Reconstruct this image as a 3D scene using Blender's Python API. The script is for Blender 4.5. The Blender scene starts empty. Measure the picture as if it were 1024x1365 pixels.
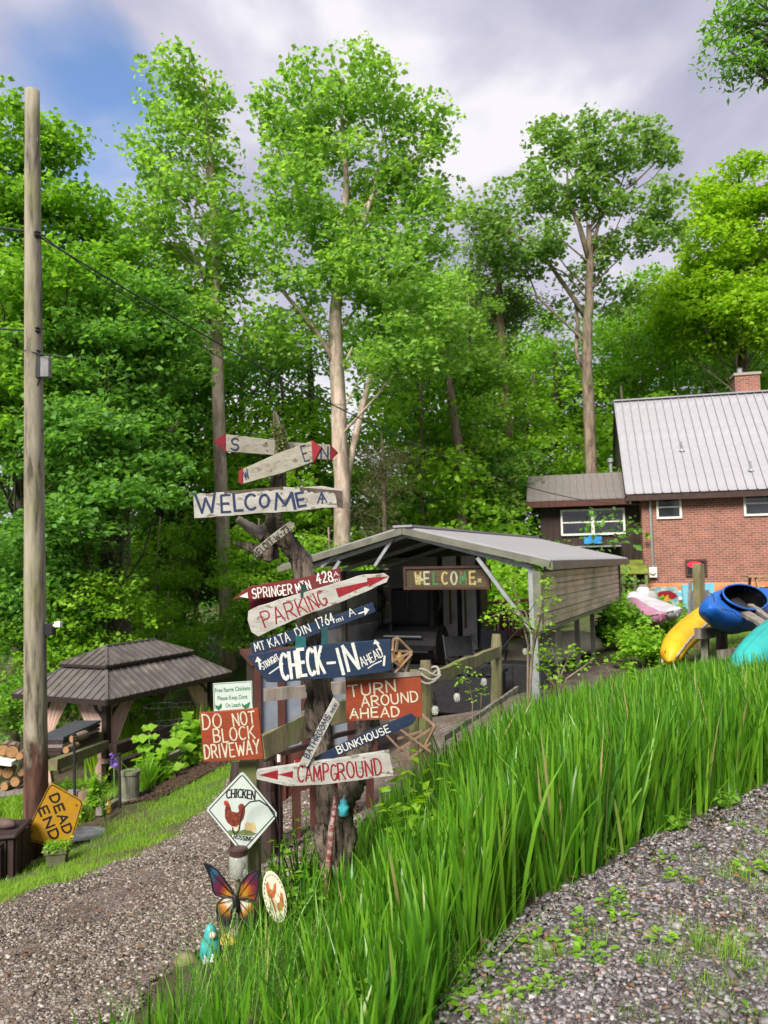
import bpy, math, random
import numpy as np
from mathutils import Vector, Matrix
R_ = math.radians
random.seed(7)
rng = np.random.default_rng(7)
scene = bpy.context.scene
COL = scene.collection

# ---------------------------------------------------------------- camera
CAMZ = 1.6
PITCH, ROLL = R_(3.85), R_(1.25)
FPX = 1025.0
cam_data = bpy.data.cameras.new('camera')
cam_data.sensor_fit = 'VERTICAL'
cam_data.sensor_height = 36.0
cam_data.lens = FPX / 1365.0 * 36.0
cam_data.clip_start = 0.05
cam_data.clip_end = 2000
cam_data.dof.use_dof = True
cam_data.dof.focus_distance = 4.6
cam_data.dof.aperture_fstop = 3.6
cam = bpy.data.objects.new('camera', cam_data)
COL.objects.link(cam)
_m = Matrix.Rotation(R_(90) + PITCH, 4, 'X') @ Matrix.Rotation(-ROLL, 4, 'Z')
cam.matrix_world = Matrix.Translation((0, 0, CAMZ)) @ _m
scene.camera = cam
CR = (_m.to_3x3() @ Vector((1, 0, 0)))
CU = (_m.to_3x3() @ Vector((0, 1, 0)))
CF = (_m.to_3x3() @ Vector((0, 0, -1)))
C0 = Vector((0, 0, CAMZ))

# ---------------------------------------------------------------- light
SUN_EL, SUN_AZ = R_(42), R_(206)      # azimuth measured clockwise from +Y
world = bpy.data.worlds.new('World')
scene.world = world
world.use_nodes = True
wt = world.node_tree
wt.nodes.clear()
def WN(t, **k):
    n = wt.nodes.new(t)
    for a, b in k.items():
        setattr(n, a, b)
    return n
def WL(a, b):
    wt.links.new(a, b)
w_out = WN('ShaderNodeOutputWorld')
w_bg = WN('ShaderNodeBackground')
w_bg.inputs['Strength'].default_value = 0.1
sky = WN('ShaderNodeTexSky')
sky.sky_type = 'NISHITA'
sky.sun_disc = False
sky.sun_elevation = SUN_EL
sky.sun_rotation = SUN_AZ
sky.air_density = 1.0
sky.dust_density = 0.6
sky.ozone_density = 2.0
tc = WN('ShaderNodeTexCoord')
def wnoise(scale, detail, stretch=(1, 1, 1.5), dist=0.3, loc=(0, 0, 0)):
    mp = WN('ShaderNodeMapping')
    mp.inputs['Scale'].default_value = stretch
    mp.inputs['Location'].default_value = loc
    n = WN('ShaderNodeTexNoise')
    n.inputs['Scale'].default_value = scale
    n.inputs['Detail'].default_value = detail
    n.inputs['Distortion'].default_value = dist
    WL(tc.outputs['Generated'], mp.inputs['Vector'])
    WL(mp.outputs['Vector'], n.inputs['Vector'])
    return n.outputs['Fac']
def wmath(op, a, b=None, c=None, clamp=False):
    n = WN('ShaderNodeMath', operation=op, use_clamp=clamp)
    for i, v in enumerate((a, b, c)):
        if v is None:
            continue
        if hasattr(v, 'links'):
            WL(v, n.inputs[i])
        else:
            n.inputs[i].default_value = v
    return n.outputs[0]
def wramp(f, stops):
    r = WN('ShaderNodeValToRGB')
    while len(r.color_ramp.elements) < len(stops):
        r.color_ramp.elements.new(0.5)
    for e, (p, c) in zip(r.color_ramp.elements, stops):
        e.position = p
        e.color = (*c, 1)
    WL(f, r.inputs['Fac'])
    return r.outputs['Color']
def blue_gap(px, py, lo, hi):
    d = (CF + CR * ((px - 512) / FPX) - CU * ((py - 682.5) / FPX)).normalized()
    n = WN('ShaderNodeVectorMath', operation='DOT_PRODUCT')
    WL(tc.outputs['Generated'], n.inputs[0])
    n.inputs[1].default_value = d
    m = WN('ShaderNodeMapRange', interpolation_type='SMOOTHSTEP')
    WL(n.outputs['Value'], m.inputs['Value'])
    m.inputs['From Min'].default_value = lo
    m.inputs['From Max'].default_value = hi
    return m.outputs[0]
n1 = wnoise(1.5, 7, dist=0.5)
n2 = wnoise(3.4, 8, dist=0.6, loc=(3.1, 1.7, 0.4))
gap = wmath('MAXIMUM', blue_gap(100, 195, 0.980, 0.9985), wmath('MULTIPLY', blue_gap(290, 300, 0.985, 0.999), 0.3))
mask = wmath('ADD', wmath('MULTIPLY', n1, 0.8), wmath('MULTIPLY', n2, 0.65))
mask = wmath('SUBTRACT', wmath('ADD', mask, 0.05), wmath('MULTIPLY', gap, 0.42))
mr = WN('ShaderNodeMapRange', interpolation_type='SMOOTHSTEP')
WL(mask, mr.inputs['Value'])
mr.inputs['From Min'].default_value = 0.30
mr.inputs['From Max'].default_value = 0.56
n3 = wnoise(3.1, 9, dist=0.25, loc=(0.2, 5.0, 2.0))
cl = wramp(n3, [(0.38, (3.0, 3.05, 3.95)), (0.46, (3.7, 3.65, 4.5)), (0.53, (4.6, 4.5, 5.2)), (0.60, (6.0, 5.85, 6.2))])
skyc = WN('ShaderNodeMix', data_type='RGBA', blend_type='MULTIPLY')
skyc.inputs[0].default_value = 1.0
WL(sky.outputs['Color'], skyc.inputs[6])
skyc.inputs[7].default_value = (1.35, 1.4, 1.5, 1)
mixs = WN('ShaderNodeMix', data_type='RGBA')
WL(mr.outputs[0], mixs.inputs[0])
WL(skyc.outputs[2], mixs.inputs[6])
WL(cl, mixs.inputs[7])
WL(mixs.outputs[2], w_bg.inputs['Color'])
WL(w_bg.outputs[0], w_out.inputs[0])

sd = bpy.data.lights.new('sun', 'SUN')
sd.energy = 5.0
sd.angle = R_(26)
sd.color = (1.0, 0.95, 0.86)
sun = bpy.data.objects.new('sun', sd)
COL.objects.link(sun)
_sv = Vector((math.sin(SUN_AZ) * math.cos(SUN_EL), math.cos(SUN_AZ) * math.cos(SUN_EL), math.sin(SUN_EL)))
sun.rotation_euler = _sv.to_track_quat('Z', 'Y').to_euler()
sun.location = _sv * 50

vs = scene.view_settings
scene.display_settings.display_device = 'sRGB'
vs.view_transform = 'Standard'
vs.look = 'None'
vs.gamma = 1
vs.exposure = 0.68
vs.use_curve_mapping = False
cy = scene.cycles
cy.max_bounces = 9
cy.diffuse_bounces = 5
cy.transmission_bounces = 7
cy.transparent_max_bounces = 6
cy.glossy_bounces = 2
cy.use_denoising = True
cy.use_adaptive_sampling = True
cy.adaptive_threshold = 0.02
scene.render.film_transparent = False

# ---------------------------------------------------------------- helpers
def P(px, py, d):
    """world point seen at photo pixel (px,py) at depth d metres"""
    return C0 + (CF + CR * ((px - 512) / FPX) - CU * ((py - 682.5) / FPX)) * d
def PN(a, d):
    a = np.asarray(a, float)
    d = np.asarray(d, float).reshape(-1, 1)
    f, r, u = (np.array(v) for v in (CF, CR, CU))
    return np.array(C0) + (f + r * ((a[:, :1] - 512) / FPX) - u * ((a[:, 1:2] - 682.5) / FPX)) * d

def mesh_np(name, V, F, mat=None, parent=None, smooth=False, mats=None, midx=None):
    """V (n,3) array, F list of polys or (m,k) array"""
    me = bpy.data.meshes.new(name)
    V = np.asarray(V, dtype=np.float32)
    if isinstance(F, np.ndarray):
        m, k = F.shape
        me.vertices.add(len(V))
        me.vertices.foreach_set('co', V.ravel())
        me.loops.add(m * k)
        me.loops.foreach_set('vertex_index', F.ravel().astype(np.int32))
        me.polygons.add(m)
        me.polygons.foreach_set('loop_start', np.arange(0, m * k, k, dtype=np.int32))
        if smooth:
            me.polygons.foreach_set('use_smooth', np.ones(m, dtype=bool))
        me.update(calc_edges=True)
    else:
        me.from_pydata([tuple(v) for v in V.tolist()], [], [list(f) for f in F])
        if smooth:
            me.polygons.foreach_set('use_smooth', np.ones(len(me.polygons), dtype=bool))
        me.update()
    for mm in (mats or ([mat] if mat else [])):
        me.materials.append(mm)
    if midx is not None:
        me.polygons.foreach_set('material_index', np.asarray(midx, dtype=np.int32))
    o = bpy.data.objects.new(name, me)
    COL.objects.link(o)
    if parent is not None:
        o.parent = parent
    return o

def tag(o, label=None, cat=None, group=None, kind=None):
    if label: o['label'] = label
    if cat: o['category'] = cat
    if group: o['group'] = group
    if kind: o['kind'] = kind
    return o
def thing(name, label, cat, loc=(0, 0, 0), rz=0.0, group=None, mw=None):
    o = bpy.data.objects.new(name, None)
    COL.objects.link(o)
    o.empty_display_size = 0.1
    if mw is not None:
        o.matrix_world = mw
    else:
        o.location = loc
        o.rotation_euler = (0, 0, rz)
    return tag(o, label, cat, group)
def dup(root, loc=None, rz=None, label=None, scale=None):
    r = root.copy(); COL.objects.link(r)
    for k, v in (('label', label),):
        if v: r[k] = v
    if loc is not None: r.location = loc
    if rz is not None: r.rotation_euler = (0, 0, rz)
    if scale is not None: r.scale = (scale,) * 3 if not hasattr(scale, '__len__') else scale
    for ch in list(root.children):
        c = ch.copy(); COL.objects.link(c); c.parent = r
        for g in list(ch.children):
            d = g.copy(); COL.objects.link(d); d.parent = c
    return r

class MB:
    """collects polygons; build() links ONE mesh object"""
    def __init__(s):
        s.v = []; s.f = []; s.m = []; s.cur = 0
    def add(s, vs, fs):
        b = len(s.v)
        s.v += [tuple(v) for v in vs]
        s.f += [[i + b for i in f] for f in fs]
        s.m += [s.cur] * len(fs)
        return s
    def box(s, c, size, M=None, taper=None):
        x, y, z = (q / 2 for q in size)
        vs = [Vector((i * x, j * y, k * z)) for k in (-1, 1) for j in (-1, 1) for i in (-1, 1)]
        if taper:
            for v in vs[4:]:
                v.x *= taper; v.y *= taper
        if M is not None:
            vs = [M @ v for v in vs]
        vs = [v + Vector(c) for v in vs]
        return s.add(vs, [(0, 2, 3, 1), (4, 5, 7, 6), (0, 1, 5, 4), (2, 6, 7, 3), (0, 4, 6, 2), (1, 3, 7, 5)])
    def bar(s, a, b, w, h=None, up=(0, 0, 1)):
        """rectangular bar from a to b, w across, h along up"""
        a = Vector(a); b = Vector(b); h = h or w
        d = (b - a); L = d.length; d.normalize()
        u = Vector(up)
        if abs(d.dot(u)) > 0.98: u = Vector((0, 1, 0))
        sx = d.cross(u).normalized(); uz = sx.cross(d).normalized()
        vs = []
        for q in (a, b):
            for j in (-1, 1):
                for i in (-1, 1):
                    vs.append(q + sx * (i * w / 2) + uz * (j * h / 2))
        return s.add(vs, [(0, 2, 3, 1), (4, 5, 7, 6), (0, 1, 5, 4), (2, 6, 7, 3), (0, 4, 6, 2), (1, 3, 7, 5)])
    def tube(s, pts, rad, n=8, cap=True, wob=0.0, squash=None):
        pts = [Vector(p) for p in pts]
        if not hasattr(rad, '__len__'): rad = [rad] * len(pts)
        vs = []; fs = []
        pu = None
        for i, p in enumerate(pts):
            d = (pts[min(i + 1, len(pts) - 1)] - pts[max(i - 1, 0)]).normalized()
            if pu is None:
                pu = Vector((0, 0, 1)) if abs(d.z) < 0.9 else Vector((1, 0, 0))
            sx = d.cross(pu).normalized(); uz = sx.cross(d).normalized(); pu = uz
            for k in range(n):
                a = 2 * math.pi * k / n
                r = rad[i] * (1 + wob * random.uniform(-1, 1))
                vs.append(p + sx * (math.cos(a) * r) + uz * (math.sin(a) * r * (squash or 1)))
        for i in range(len(pts) - 1):
            for k in range(n):
                fs.append((i * n + k, i * n + (k + 1) % n, (i + 1) * n + (k + 1) % n, (i + 1) * n + k))
        if cap:
            fs.append(tuple(reversed(range(n)))); fs.append(tuple(range((len(pts) - 1) * n, len(pts) * n)))
        return s.add(vs, fs)
    def lathe(s, prof, c=(0, 0, 0), n=16, M=None):
        vs = []; fs = []
        for r, z in prof:
            for k in range(n):
                a = 2 * math.pi * k / n
                v = Vector((math.cos(a) * r, math.sin(a) * r, z))
                vs.append((M @ v if M is not None else v) + Vector(c))
        for i in range(len(prof) - 1):
            for k in range(n):
                fs.append((i * n + k, i * n + (k + 1) % n, (i + 1) * n + (k + 1) % n, (i + 1) * n + k))
        if prof[0][0] > 1e-4: fs.append(tuple(reversed(range(n))))
        if prof[-1][0] > 1e-4: fs.append(tuple(range((len(prof) - 1) * n, len(prof) * n)))
        return s.add(vs, fs)
    def prism(s, poly, y0, y1):
        """polygon in local (x,z) extruded along y from y0 (front) to y1"""
        n = len(poly)
        vs = [(x, y0, z) for x, z in poly] + [(x, y1, z) for x, z in poly]
        area = sum(poly[i][0] * poly[(i + 1) % n][1] - poly[(i + 1) % n][0] * poly[i][1] for i in range(n))
        fr = list(range(n)); bk = list(range(2 * n - 1, n - 1, -1))
        sd_ = [(i, i + n, (i + 1) % n + n, (i + 1) % n) for i in range(n)]
        if area < 0:
            fr.reverse(); bk.reverse(); sd_ = [tuple(reversed(q)) for q in sd_]
        return s.add(vs, [fr, bk] + sd_)
    def build(s, name, mat, parent=None, smooth=False, bevel=0, label=None):
        mats = mat if isinstance(mat, (list, tuple)) else [mat]
        o = mesh_np(name, np.array(s.v), s.f, parent=parent, smooth=smooth, mats=list(mats), midx=s.m)
        if bevel:
            b = o.modifiers.new('bevel', 'BEVEL'); b.width = bevel; b.segments = 1; b.limit_method = 'ANGLE'
        if label: o['label'] = label
        return o

# ---------------------------------------------------------------- materials
def newmat(name):
    m = bpy.data.materials.new(name)
    m.use_nodes = True
    nt = m.node_tree
    b = nt.nodes['Principled BSDF']
    b.inputs['Specular IOR Level'].default_value = 0.3
    return m, nt, b
def nn(nt, t, **k):
    n = nt.nodes.new(t)
    for a, b in k.items(): setattr(n, a, b)
    return n
def coords(nt, scale=(1, 1, 1), space='Object', rot=(0, 0, 0)):
    t = nn(nt, 'ShaderNodeTexCoord'); mp = nn(nt, 'ShaderNodeMapping')
    mp.inputs['Scale'].default_value = scale; mp.inputs['Rotation'].default_value = rot
    nt.links.new(t.outputs[space], mp.inputs['Vector'])
    return mp.outputs['Vector']
def noise(nt, vec, scale, detail=4, rough=0.55, dist=0.0):
    n = nn(nt, 'ShaderNodeTexNoise')
    n.inputs['Scale'].default_value = scale; n.inputs['Detail'].default_value = detail
    n.inputs['Roughness'].default_value = rough; n.inputs['Distortion'].default_value = dist
    nt.links.new(vec, n.inputs['Vector'])
    return n.outputs['Fac']
def ramp(nt, f, stops, interp='LINEAR'):
    r = nn(nt, 'ShaderNodeValToRGB')
    r.color_ramp.interpolation = interp
    while len(r.color_ramp.elements) < len(stops): r.color_ramp.elements.new(0.5)
    for e, (p, c) in zip(r.color_ramp.elements, stops):
        e.position = p
        e.color = (*c, 1) if hasattr(c, '__len__') else (c, c, c, 1)
    nt.links.new(f, r.inputs['Fac'])
    return r.outputs['Color']
def mix(nt, f, a, b, blend='MIX'):
    m = nn(nt, 'ShaderNodeMix', data_type='RGBA', blend_type=blend)
    for i, v in ((0, f), (6, a), (7, b)):
        if hasattr(v, 'links'): nt.links.new(v, m.inputs[i])
        elif hasattr(v, '__len__'): m.inputs[i].default_value = (*v, 1)
        else: m.inputs[i].default_value = v
    return m.outputs[2]
def bump(nt, b, h, strength=0.4, dist=0.01):
    n = nn(nt, 'ShaderNodeBump')
    n.inputs['Strength'].default_value = strength; n.inputs['Distance'].default_value = dist
    nt.links.new(h, n.inputs['Height'])
    nt.links.new(n.outputs[0], b.inputs['Normal'])
    return n
def S(c, k): return tuple(min(1, x * k) for x in c)
def surf(name, c1, c2=None, scale=8, rough=0.7, metal=0.0, stretch=(1, 1, 1), bmp=0.2, bd=0.004, lo=0.35, hi=0.65, grime=None, spec=0.3):
    """two-tone noisy surface, optional grime colour patches"""
    m, nt, b = newmat(name)
    v = coords(nt, stretch)
    c2 = c2 or S(c1, 0.7)
    f = noise(nt, v, scale, 6, 0.6)
    c = ramp(nt, f, [(lo, c2), (hi, c1)])
    if grime:
        g = noise(nt, coords(nt), grime[1], 7, 0.65)
        gm = ramp(nt, g, [(grime[2], 0.0), (grime[3], 1.0)])
        c = mix(nt, gm, c, grime[0])
    nt.links.new(c, b.inputs['Base Color'])
    b.inputs['Roughness'].default_value = rough
    b.inputs['Metallic'].default_value = metal
    b.inputs['Specular IOR Level'].default_value = spec
    if bmp:
        bump(nt, b, noise(nt, v, scale * 2.5, 5), bmp, bd)
    return m
def leafmat(name, ca, cb, cc=None, trans=0.35, rough=0.5, tcol=None, clump=0.6, spec=0.25, straw=None):
    m, nt, b = newmat(name)
    g = nn(nt, 'ShaderNodeNewGeometry')
    r1 = ramp(nt, g.outputs['Random Per Island'], [(0, ca), (0.55, cb), (1, cc or S(cb, 1.25))] if straw is None else [(0, ca), (0.5, cb), (.975, cc), (.99, straw)])
    v = coords(nt)
    f = noise(nt, v, clump, 3)
    c = mix(nt, ramp(nt, f, [(0.35, 0.0), (0.65, 1.0)]), mix(nt, 1.0, r1, (0.78, 0.86, 0.8), 'MULTIPLY'), r1)
    nt.links.new(c, b.inputs['Base Color'])
    b.inputs['Roughness'].default_value = rough
    b.inputs['Specular IOR Level'].default_value = spec
    t = nn(nt, 'ShaderNodeBsdfTranslucent')
    tm = mix(nt, 1.0, c, tcol or (1.25, 1.3, 0.55), 'MULTIPLY')
    nt.links.new(tm, t.inputs['Color'])
    ms = nn(nt, 'ShaderNodeMixShader'); ms.inputs[0].default_value = trans
    nt.links.new(b.outputs[0], ms.inputs[1]); nt.links.new(t.outputs[0], ms.inputs[2])
    nt.links.new(ms.outputs[0], nt.nodes['Material Output'].inputs['Surface'])
    return m
M = {}
M['leaf_tulip'] = leafmat('tulip_leaf', (.18, .34, .07), (.28, .48, .095), (.38, .57, .14), trans=.55)
M['leaf_maple'] = leafmat('maple_leaf', (.14, .30, .03), (.22, .43, .045), (.32, .54, .065), trans=.55)
M['leaf_dark'] = leafmat('dark_leaf', (.11, .25, .05), (.165, .36, .065), (.24, .45, .09), trans=.55)
M['leaf_bright'] = leafmat('bright_leaf', (.21, .41, .03), (.28, .50, .04), (.36, .57, .07), trans=.55)
M['leaf_yellow'] = leafmat('yellow_green_leaf', (.24, .42, .018), (.31, .50, .025), (.40, .58, .05), trans=.55)
M['leaf_oak'] = leafmat('oak_leaf', (.16, .28, .08), (.23, .39, .10), (.30, .46, .14), trans=.5)
M['leaf_pine'] = leafmat('needle', (.08, .15, .05), (.12, .20, .07), (.16, .25, .09), trans=.25)
M['leaf_brown'] = leafmat('dry_needle', (.13, .13, .07), (.18, .17, .09), (.23, .21, .11), trans=.25)
M['grass'] = leafmat('iris_blade', (.035, .13, .008), (.09, .25, .012), (.19, .39, .03), trans=.4, rough=.36, clump=1.5, spec=.4, straw=(.42, .34, .15))
M['lawn'] = leafmat('lawn_blade', (.15, .30, .015), (.21, .38, .02), (.29, .44, .06), trans=.4, straw=(.40, .34, .18))
def barkmat(name, c1, c2, sc=6, stretch=(1, 1, .25), bd=.02, b_=0.6):
    m, nt, b = newmat(name)
    v = coords(nt, stretch)
    f = noise(nt, v, sc, 8, .7, .4)
    f2 = noise(nt, coords(nt), 1.3, 3)
    c = ramp(nt, f, [(.40, c2), (.53, c1), (.64, S(c1, 1.3))])
    c = mix(nt, ramp(nt, f2, [(.45, 0.), (.65, .35)]), c, (.12, .16, .07))
    nt.links.new(c, b.inputs['Base Color'])
    b.inputs['Roughness'].default_value = .9
    bump(nt, b, f, b_, bd)
    return m
M['bark_pale'] = barkmat('pale_bark', (.42, .33, .27), (.25, .19, .15))
M['bark_brown'] = barkmat('brown_bark', (.20, .15, .11), (.09, .065, .05))
M['bark_pine'] = barkmat('pine_bark', (.33, .22, .15), (.16, .10, .07))
M['bark_dark'] = barkmat('dark_bark', (.09, .075, .055), (.035, .03, .022))
# ---------------------------------------------------------------- terrain
_cp = [(0,0,0),(1,1,0),(-1,-2,0),(.13,2.67,0),(.74,3.63,0),(1.45,4.26,0),(2.65,5.3,.0),(3,3,.02),(5,8,.12),(4,0,0),(8,12,.25),
 (-.32,4.5,-.40),(-1.07,3.3,-.37),(-1.0,1.4,-.22),(-1.85,3.7,-.58),(-3.15,6.3,-1.06),(-4.5,10,-2.0),(-4.0,9.2,-1.85),(-3.07,12,-1.7),(-2.24,9.5,-1.42),
 (-1.8,6,-.97),(1,11,-.5),(-1,9,-1.0),(.5,6.6,-.42),(2.0,10.4,-.25),(5.2,17,-.2),(4.8,13,-.14),(9.5,25,.15),(14,24,.3),(-5.4,15,-2.65),(-3,20,-2.5),(-8,14,-2.9),
 (-7,8,-2.3),(-10,25,-3),(-5.1,25,-1.75),(0,27,-1.6),(-20,20,-3.5),(-12,5,-2.5),(-6,2,-1.1),(0,18,-1.0),(6,30,-.6),(20,30,.5),(20,5,.3),(12,-5,.2),(-6,-6,-.6),
 (0,45,-1.5),(-30,50,-2),(30,50,0),(-40,10,-3),(40,10,.6),(0,-30,0),(-40,-30,-1),(40,-30,.5),(0,90,-1),(-80,60,-1),(80,60,1),(90,0,1),(-90,0,-2),(0,-90,0),(90,-90,0),(-90,-90,0)]
_cp = np.array(_cp, float)
def _tps(r2): return np.where(r2 > 1e-12, r2 * np.log(np.maximum(r2, 1e-12)), 0)
_n = len(_cp)
_K = _tps(((_cp[:, None, :2] - _cp[None, :, :2]) ** 2).sum(-1)) + np.eye(_n) * 0.35
_Pm = np.c_[np.ones(_n), _cp[:, :2]]
_A = np.block([[_K, _Pm], [_Pm.T, np.zeros((3, 3))]])
_w = np.linalg.solve(_A, np.r_[_cp[:, 2], 0, 0, 0])
def TZ(x, y):
    x = np.asarray(x, float); y = np.asarray(y, float)
    sh = x.shape
    X = np.clip(x.ravel(), -90, 90); Y = np.clip(y.ravel(), -90, 90)
    out = np.empty(len(X))
    for i in range(0, len(X), 20000):
        a = X[i:i+20000]; b = Y[i:i+20000]
        r2 = (a[:, None] - _cp[None, :, 0]) ** 2 + (b[:, None] - _cp[None, :, 1]) ** 2
        out[i:i+20000] = _tps(r2) @ _w[:_n] + _w[_n] + _w[_n+1] * a + _w[_n+2] * b
    return out.reshape(sh)
def tz(x, y): return float(TZ(np.array([x]), np.array([y]))[0])
def ground_at(px, d):
    """point on the terrain in the column of photo pixel px at depth d"""
    x = (px - 512) / FPX * d
    for _ in range(4):
        z = tz(x, d)
        # roll shifts x with height
        k = math.sin(ROLL)
        x = (px - 512) / FPX * d + (-(CAMZ - z)) * -k * 0 
        q = Vector((x, d, z)) - C0
        sx = q.dot(CR) / q.dot(CF)
        x += ((px - 512) / FPX - sx) * d
    return Vector((x, d, tz(x, d)))

_t = np.linspace(-1, 1, 380)
_g = np.sign(_t) * (np.sinh(np.abs(_t) * 5.2) / np.sinh(5.2)) * 420
gx, gy = np.meshgrid(_g, _g + 6.0)
gz = TZ(gx, gy)
_far = np.clip((np.hypot(gx, gy) - 90) / 300, 0, 1)
gz = gz * (1 - _far)
near = np.exp(-((gx) ** 2 + (gy - 5) ** 2) / 300)
gz += near * 0.012 * (np.sin(gx * 5.1 + np.cos(gy * 3.3) * 2) + np.sin(gy * 6.7 + gx * 2.1))
ns = len(_t)
I = np.arange(ns * ns).reshape(ns, ns)
Fq = np.stack([I[:-1, :-1], I[:-1, 1:], I[1:, 1:], I[1:, :-1]], -1).reshape(-1, 4)

m, nt, b = newmat('soil_and_leaf_litter')
v = coords(nt)
f1 = noise(nt, v, 0.5, 6); f2 = noise(nt, v, 9, 8, .7); f3 = noise(nt, v, 70, 6, .7)
c = ramp(nt, f2, [(.3, (.035, .026, .016)), (.5, (.075, .055, .033)), (.7, (.12, .09, .055))])
c = mix(nt, ramp(nt, f1, [(.42, 0.), (.6, .75)]), c, ramp(nt, f3, [(.35, (.03, .08, .008)), (.65, (.08, .17, .02))]))
nt.links.new(c, b.inputs['Base Color']); b.inputs['Roughness'].default_value = .95
bump(nt, b, f3, .6, .03)
ground = mesh_np('ground', np.stack([gx, gy, gz], -1).reshape(-1, 3), Fq, m, smooth=True)
ground['kind'] = 'structure'

def gravelmat(name, stops, dirt, sc=75):
    m, nt, b = newmat(name)
    v = coords(nt)
    vo = nn(nt, 'ShaderNodeTexVoronoi'); vo.inputs['Scale'].default_value = sc
    nt.links.new(v, vo.inputs['Vector'])
    sep = nn(nt, 'ShaderNodeSeparateColor'); nt.links.new(vo.outputs['Color'], sep.inputs[0])
    c = ramp(nt, sep.outputs[0], stops)
    f = noise(nt, v, 3.0, 7, .65)
    c = mix(nt, ramp(nt, f, [(.42, .15), (.62, .9)]), c, dirt)
    nt.links.new(c, b.inputs['Base Color']); b.inputs['Roughness'].default_value = .9
    bump(nt, b, vo.outputs['Distance'], .8, .012)
    return m
M['gravel_low'] = gravelmat('brown_gravel', [(0, (.05, .038, .032)), (.4, (.13, .10, .085)), (.75, (.21, .175, .155)), (1, (.32, .28, .26))], (.085, .055, .038))
M['gravel_up'] = gravelmat('grey_gravel', [(0, (.03, .03, .03)), (.4, (.085, .08, .082)), (.75, (.16, .15, .16)), (1, (.27, .24, .24))], (.04, .028, .021))
def polyline_resample(pts, n):
    pts = np.array(pts, float)
    # smooth via Catmull-Rom
    q = []
    for i in range(len(pts) - 1):
        p0 = pts[max(i-1, 0)]; p1 = pts[i]; p2 = pts[i+1]; p3 = pts[min(i+2, len(pts)-1)]
        for t in np.linspace(0, 1, 12, endpoint=False):
            q.append(0.5 * ((2*p1) + (-p0+p2)*t + (2*p0-5*p1+4*p2-p3)*t*t + (-p0+3*p1-3*p2+p3)*t**3))
    q.append(pts[-1]); q = np.array(q)
    s = np.r_[0, np.cumsum(np.hypot(*np.diff(q, axis=0).T))]
    u = np.linspace(0, s[-1], n)
    return np.c_[np.interp(u, s, q[:, 0]), np.interp(u, s, q[:, 1])]
def strip(name, left, right, nl, nw, mat, off=.02, jag=.05):
    L = polyline_resample(left, nl); Rr = polyline_resample(right, nl)
    L += rng.normal(0, jag, L.shape); Rr += rng.normal(0, jag, Rr.shape)
    t = np.linspace(0, 1, nw)[None, :, None]
    G = L[:, None, :] * (1 - t) + Rr[:, None, :] * t
    z = TZ(G[..., 0], G[..., 1]) + off
    z += .012 * (np.sin(G[..., 0] * 5.1 + np.cos(G[..., 1] * 3.3) * 2) + np.sin(G[..., 1] * 6.7 + G[..., 0] * 2.1))
    z[:, 0] -= .06; z[:, -1] -= .06
    I = np.arange(nl * nw).reshape(nl, nw)
    F = np.stack([I[:-1, :-1], I[:-1, 1:], I[1:, 1:], I[1:, :-1]], -1).reshape(-1, 4)
    o = mesh_np(name, np.concatenate([G, z[..., None]], -1).reshape(-1, 3), F, mat, smooth=True)
    o['kind'] = 'structure'
    return o
DL = [(-5.0, -6), (-4.4, 1), (-3.7, 4), (-3.2, 6.3), (-2.62, 8.3), (-2.35, 10.2), (-2.3, 13.0), (-1.3, 15.5)]
DR = [(-1.6, -6), (-1.2, 1), (-1.25, 3.0), (-1.15, 4.4), (-.85, 5.6), (-.2, 6.9), (1.6, 8.3), (4.4, 14.0)]
strip('gravel_driveway', DL, DR, 200, 50, M['gravel_low'])
UL = [(-.75, -3), (-.35, 1.2), (.03, 2.5), (.62, 3.5), (1.35, 4.2), (2.6, 5.2), (5.2, 7.0), (12, 11)]
UR = [(3.2, -6), (3.6, 0), (4.2, 1.6), (5.2, 2.6), (6.2, 3.2), (7.5, 3.9), (10, 5.0), (16, 8)]
strip('gravel_road', UL, UR, 160, 60, M['gravel_up'], jag=.02)
def inside(pts, poly):
    x, y = pts[:, 0], pts[:, 1]; c = np.zeros(len(x), bool)
    for i in range(len(poly)):
        x1, y1 = poly[i]; x2, y2 = poly[i-1]
        with np.errstate(divide='ignore', invalid='ignore'):
            k = ((y1 > y) != (y2 > y)) & (x < (x2 - x1) * (y - y1) / (y2 - y1) + x1)
        c ^= k
    return c
def scatter(poly, n, dens=None):
    """n random points in polygon; dens(x,y)->keep probability"""
    p = np.array(poly); lo = p.min(0); hi = p.max(0)
    out = np.zeros((0, 2))
    while len(out) < n:
        q = rng.uniform(lo, hi, (max(n * 2, 1000), 2))
        q = q[inside(q, poly)]
        if dens is not None: q = q[rng.uniform(0, 1, len(q)) < dens(q[:, 0], q[:, 1])]
        if len(q) == 0: break
        out = np.vstack([out, q])
    return out[:n]
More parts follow.
